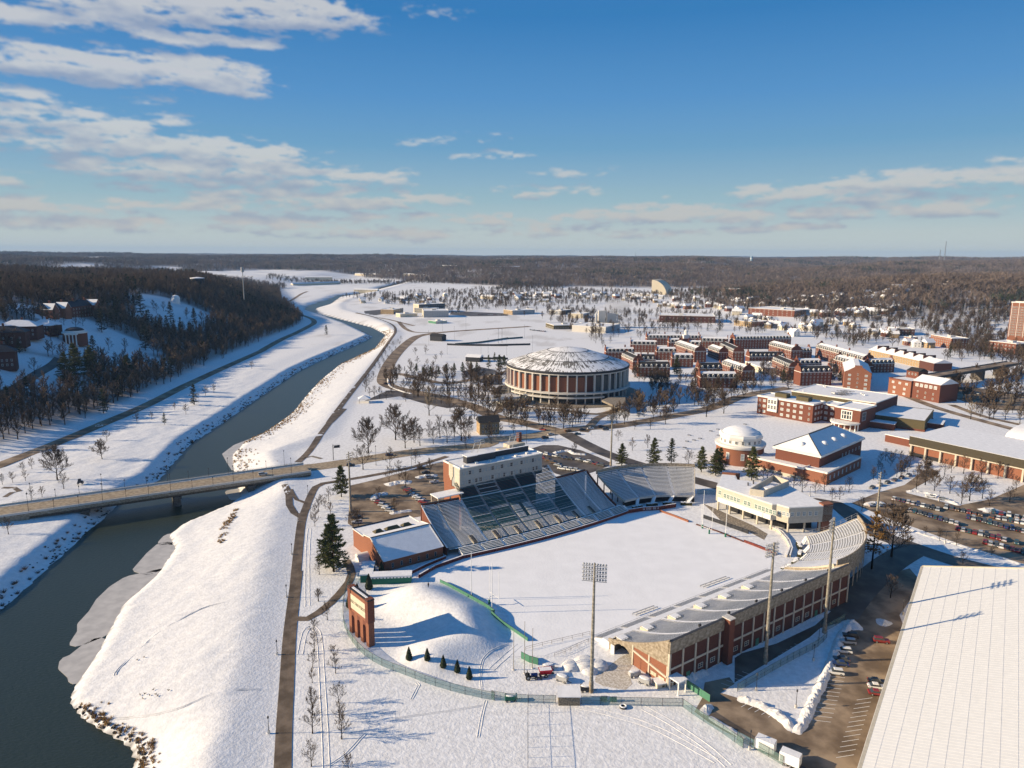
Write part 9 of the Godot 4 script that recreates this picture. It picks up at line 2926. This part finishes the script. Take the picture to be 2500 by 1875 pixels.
	grove(Mi, qv([-440.6, 44, -696.9, -433.5, 41, -704, -435.8, 41.2, -719.8, -414.4, 36.4, -634.7, -417, 36.9, -649, -377.1, 19.9, -687.4, -384.3, 23.1, -671.8, -369, 22.1, -541.2, -448.4, 40.9, -914.9, -444.3, 40, -888, -411.5, 27.8, -863.4, -446.4, 49.1, -633.8, -445.3, 49, -624.7, -438.3, 40.8, -755.8]), 12, "bare tree in the snowy openings of the left hill, %s of fourteen", "trees in the hill openings")
	grove(Mi, qv([139.4, 0, -336.5, 143.9, 0, -336.6, 149.5, 0, -334.7, 152.9, 0, -323.6, 157.7, 0, -326, 133.2, 0, -355.5, 132.1, 0, -358.1, 137, 0, -347.5, 155.3, 0, -337.7, 167.2, 0, -337, 160.9, 0, -310.6, 216.2, 0, -380.5, 221.3, 0, -380.6]), 8.5, "bare tree along the front of the brick hipped hall, %s of thirteen", "trees before the hipped hall")
	grove(Mi, strewn(pv([205.2, -390.3, 227.3, -404, 235.1, -396.1, 222.2, -375.7, 193.9, -352.7, 187.3, -356.9, 174, -346.1, 174.3, -352.3]), 22, 3), 6.5, "small brown tree in the close grove behind the hipped hall, %s from the left", "grove behind the hipped hall")
	grove(["oak0", "bare0", "bare1"], qv([211.1, 0, -339.7, 216.6, 0, -335.9, 213.1, 0, -321, 219.5, 0, -325.2, 227.8, 0, -328.5, 203.7, 0, -342.5, 211.8, 0, -348.8]), 11, "bare tree on the snowy car park island, %s of seven", "car park island trees")
	grove(["oak1"], qv([148.2, 0, -260.4]), 21, "great dark bare tree behind the right corner stand", "", "bare_oak", 0)
	grove(B, qv([238, 0, -370.1, 243.8, 0, -368.6, 247.7, 0, -360.1, 256.7, 0, -360.3, 237.7, 0, -323.7, 224.4, 0, -318.2, 253.1, 0, -341.4, 264.4, 0, -371.8, 232.4, 0, -366.6]), 9, "bare tree before the dark-fascia hall, %s of nine", "trees before the dark-fascia hall")
	grove(B, qv([176.5, 0, -276.6, 180.4, 0, -271.8, 188, 0, -261.8, 173.5, 0, -281.8, 171.9, 0, -253.9]), 5, "sapling along the road by the east car park, %s of five", "roadside saplings")
	grove(["bare3"], qv([129.9, 0, -226.3]), 9, "bare tree on the snow island beside the white-roofed fieldhouse", "", "bare_tree", 0)
	grove(["pale1", "pale0"], qv([330.3, 0, -499.1, 354.7, 0, -498.5, 357.8, 0, -487.8, 380.7, 0, -531.6]), 15, "pale-barked tree in the right-hand park, %s of four", "pale trees in the right park", "pale_tree")
	grove(["brown0", "mid0", "mid1"], strewn(pv([569.5, -908, 653.9, -981.2, 571.1, -785, 449.1, -612.6, 477.8, -672.9, 517.5, -754.9, 524.8, -783.2, 495.3, -782.1]), 34, 4), 11, "brown bare tree in the scrub round the viaduct, %s from the left", "scrub round the viaduct")
	grove(["brown0", "mid0", "mid2"], strewn(pv([228, -710.4, 252.7, -687.7, 255.4, -644.8, 245.3, -612.5, 208.3, -593.7, 195.3, -605]), 16, 5), 11, "bare tree before the right quad dormitories, %s from the left", "trees round the right quad")
	grove(["mid1", "pine1", "mid0"], strewn(pv([328.7, -726.2, 322, -689.3, 297.5, -632.4, 287.2, -639.5, 246.1, -638.2, 255.2, -670.1, 263.6, -631.3]), 8, 6), 10, "tree against the shaded dormitory walls, %s from the left", "trees by the shaded dormitories")
	grove(["mid1", "mid0", "mid2"], strewn(pv([102.2, -975.9, 138.5, -1068.6, 331.2, -1149.8, 301.3, -985.4, 159.3, -925.9, 104.2, -854.2]), 26, 7), 12, "bare tree between the dome and the dormitories behind it, %s from the left", "trees behind the dome")
	# a far town wood of small trees, evergreens among them
	var rng := RandomNumberGenerator.new()
	rng.seed = 40
	var bare := join(bare_tree(320, 10.0, .45, [9, 6, 5], 3.2, .2)).mesh()
	var fir := join(conifer(321, 10.0, 2.6, 8, 5, 4, .6, .05)).mesh()
	var sp_ := [[], []]
	var sz := [PackedFloat32Array(), PackedFloat32Array()]
	var tn := [PackedColorArray(), PackedColorArray()]
	for e in [[pv([-71.7, -2442.3, 206.9, -2391.6, 407.7, -2192, 891.2, -2648.9, 532.5, -1573.5, 404.1, -1408, 303.4, -1490.5, 232.7, -1701.5, 84.7, -1575, -44.9, -1530.5]), 1300], [pv([-471, -1923, -69.2, -2360, -19.5, -1532.4, -111.1, -1401.4, -296.6, -1658.3]), 420], [pv([697.3, -2220, 1902.6, -2607.7, 966.9, -1314.5, 653.9, -981.2, 639.8, -1116.2, 689.7, -1297.5, 682.9, -1542.1, 595.8, -1695.3, 482, -1527.5]), 7500], [pv([-909.6, -2617.7, -347.8, -2801.2, -17.1, -2632.9, -67, -2283, 172.8, -2471.2, 182.3, -2609.2, -369.8, -2979.4, -960.1, -2831.9]), 900], [pv([70, -1539.1, 147.4, -1419.1, 147.5, -1069.1, 120.3, -990.8, 93.6, -1066.3, 65.8, -1215.1]), 90], [pv([482, -1527.5, 566, -1609.4, 651.6, -1470.5, 676, -1271.4, 639.8, -1116.2, 653.9, -981.2, 861.1, -1168.2, 556.6, -747.4, 539.6, -783.8, 534.8, -846.3, 463.3, -762.1, 556.4, -894.7, 617.8, -1043, 641.2, -1156.2, 593.7, -1113.8, 584.1, -1195.7, 558.5, -1289.5, 518.2, -1398.3, 440.2, -1393.1]), 900], [pv([500.7, -1286, 597.4, -1242.4, 593.7, -1113.8, 613.8, -1042.8, 680.4, -1158.3, 515.7, -974.8, 449.5, -929.2, 447.2, -1002.1, 442.3, -1034.3]), 170], [pv([-121.6, -654.8, -109, -703.6, -40.2, -684.4, -3.9, -665.2, -2.8, -503.5, -40.7, -535.4, -70.7, -557.2, -99.2, -586]), 110], [pv([-19.9, -527.3, 11.1, -503.9, 34, -512.3, 52, -482.7, 30.4, -455.3, 2.3, -467.7, -16.5, -435.9]), 46], [pv([117.4, -689.7, 151.9, -677, 227.7, -659.7, 202.6, -584.5, 159.2, -540.7, 122.2, -539.7, 114.4, -597.6]), 95], [pv([83.3, -525.8, 114.7, -548.4, 125.5, -514.7, 93.5, -483.7, 66.7, -469.2]), 30], [pv([392.6, -642.5, 544.2, -747, 355.7, -469.7, 335, -492]), 90], [pv([255, -723.6, 340.4, -726.6, 294.2, -625, 266.7, -638.9, 225.6, -637.6]), 40], [pv([128.8, -1478, 315.3, -1430.6, 435.2, -1282, 431.6, -1105.2, 517.3, -1072.7, 594.4, -1009.2, 559.1, -947.9, 430.6, -889.3, 423, -1033.3, 357, -1047.5, 315.7, -1094.8, 183.6, -1071, 112, -990.4]), 330], [pv([-194.3, -2129.4, -13.4, -2084.1, 119, -1692.3, 68.1, -1259.5, -17.8, -1407.8, -88.9, -1527.2]), 90]]:
		var k := 0
		for p in strewn(e[0], e[1], 50 + int(e[1])):
			k += 1
			var i := 1 if k % 11 == 0 and e[1] > 150 else 0
			sp_[i].append(on(p.x, p.z, -.1))
			sz[i].append(rng.randf_range(.8, 1.55))
			var g := rng.randf_range(.75, 1.3)
			tn[i].append(Color(.125 * g, .088 * g, .058 * g) if i == 0 else Color(.028 * g, .036 * g, .018 * g))
	scatter("town_trees", "leafless street, campus and garden trees beyond the stadium", "trees", bare, M.forest, sp_[0], sz[0], tn[0])
	scatter("town_evergreens", "dark evergreens dotted through the far town", "trees", fir, M.forest, sp_[1], sz[1], tn[1])
	make_bank_growth()

func make_bank_growth() -> void:
	# tufts, stones and dry grass on the river banks
	var rng := RandomNumberGenerator.new()
	rng.seed = 61
	var stone := MB.new()
	stone.lathe([Vector2(.5, -.2), Vector2(.62, .1), Vector2(.4, .38), Vector2(0, .45)], 6, false)
	var tuft := MB.new()
	for k in 22:
		var a := rng.randf() * TAU
		var r := rng.randf() * .5
		var p := Vector3(cos(a) * r, -.05, sin(a) * r)
		tuft.spike(p, p + Vector3(rng.randf_range(-.35, .35), rng.randf_range(.4, .95), rng.randf_range(-.35, .35)), .05)
	var bush := MB.new()
	for k in 60:
		var a := rng.randf() * TAU
		var p := Vector3(cos(a) * .3, 0, sin(a) * .3)
		bush.spike(p, p + Vector3(rng.randf_range(-1, 1), rng.randf_range(.5, 1.6), rng.randf_range(-1, 1)), .04)
	var s := [[], [], []]
	var z := [PackedFloat32Array(), PackedFloat32Array(), PackedFloat32Array()]
	var zz := -135.0
	while zz > -1100:
		# left bank: dark stones and stems on the steep part
		for k in 3:
			var d := .4 + 7.0 * rng.randf() * rng.randf()
			var x := look("l", zz) - d
			var q := zz + rng.randf_range(-1.2, 1.2)
			if rng.randf() < .3 + .25 * sin(zz * .11):
				s[0].append(on(x, q)); z[0].append(rng.randf_range(.25, .95))
		if rng.randf() < .35:
			s[2].append(on(look("l", zz) - rng.randf_range(.5, 6), zz)); z[2].append(rng.randf_range(.5, 1.3))
		# right bank: dry grass in drifts
		var g := sin(zz * .045) + sin(zz * .013 + 1.0)
		var m := 5 if zz > -172 else (2 if g > .7 else 0)
		if zz < -440: m = 3 if g > -.2 else 1
		for k in m:
			var x := look("r", zz) + absf(rng.randfn(0, 1)) * (3.0 if zz > -172 else 6.0) + .4
			s[1].append(on(x, zz + rng.randf_range(-.8, .8))); z[1].append(rng.randf_range(.6, 1.5))
		if zz > -172:
			for k in 2:
				s[0].append(on(look("r", zz) + rng.randf_range(.1, 2.5), zz)); z[0].append(rng.randf_range(.4, 1.0))
		zz -= 1.1
	for e in pv([-126.8, -311.5, -126.1, -305.4, -124.2, -296.7, -122.8, -289.7, -120.9, -281.8, -119.3, -275.5, -124.9, -301, -123.3, -292.5]):
		for k in 14:
			s[1].append(on(e.x + rng.randf_range(-1.5, 1.5), e.y + rng.randf_range(-2, 2))); z[1].append(rng.randf_range(.7, 1.4))
	var none := PackedColorArray()
	scatter("bank_stones", "dark stones poking through the snow along the water's edge", "stones", stone.mesh(), M.rock, s[0], z[0], none)
	scatter("dry_grass", "tawny dry grass tufts on the right river bank", "grass", tuft.mesh(), M.dry_grass, s[1], z[1], none)
	scatter("bank_scrub", "dark leafless scrub on the steep left bank", "scrub", bush.mesh(), M.brown_twigs, s[2], z[2], none)

# ---------------------------------------------------------------- scene
func _ready() -> void:
	var cam := Camera3D.new()
	cam.name = "camera"
	add_child(cam)
	cam.position = Vector3(0, 115, 0)
	cam.rotation = Vector3(-0.18044, 0, 0.0056)
	cam.fov = 56.77
	cam.far = 40000
	cam.current = true
	var env := Environment.new()
	env.background_mode = Environment.BG_SKY
	var sky := Sky.new()
	var pano := PanoramaSkyMaterial.new()
	pano.panorama = make_sky()
	pano.energy_multiplier = 1.0
	sky.sky_material = pano
	env.sky = sky
	env.tonemap_mode = Environment.TONE_MAPPER_LINEAR
	env.tonemap_exposure = 1.62
	env.sdfgi_enabled = true
	env.ssao_enabled = true
	env.ssil_enabled = true
	env.fog_enabled = true
	env.volumetric_fog_enabled = true
	env.volumetric_fog_density = 0.0
	env.fog_density = 0.000042
	env.fog_light_color = Color(.62, .77, .95)
	var we := WorldEnvironment.new()
	we.environment = env
	we.name = "environment"
	add_child(we)
	var sun := DirectionalLight3D.new()
	sun.name = "sun"
	add_child(sun)
	sun.look_at_from_position(Vector3.ZERO, Vector3(.938, -.342, -.06), Vector3.UP)
	sun.light_energy = 1.6
	sun.light_color = Color(1, .91, .77)
	sun.light_angular_distance = .5
	sun.shadow_enabled = true
	make_materials()
	make_lut()
	make_ground()
	print("ground ", Time.get_ticks_msec())
	make_river_and_roads()
	make_tree_kinds()
	make_woods()
	make_stadium()
	make_buildings()
	make_bridge()
	make_viaduct()
	make_props()
	make_people_and_birds()
	make_cars()
	make_trees()
	print("woods ", Time.get_ticks_msec())
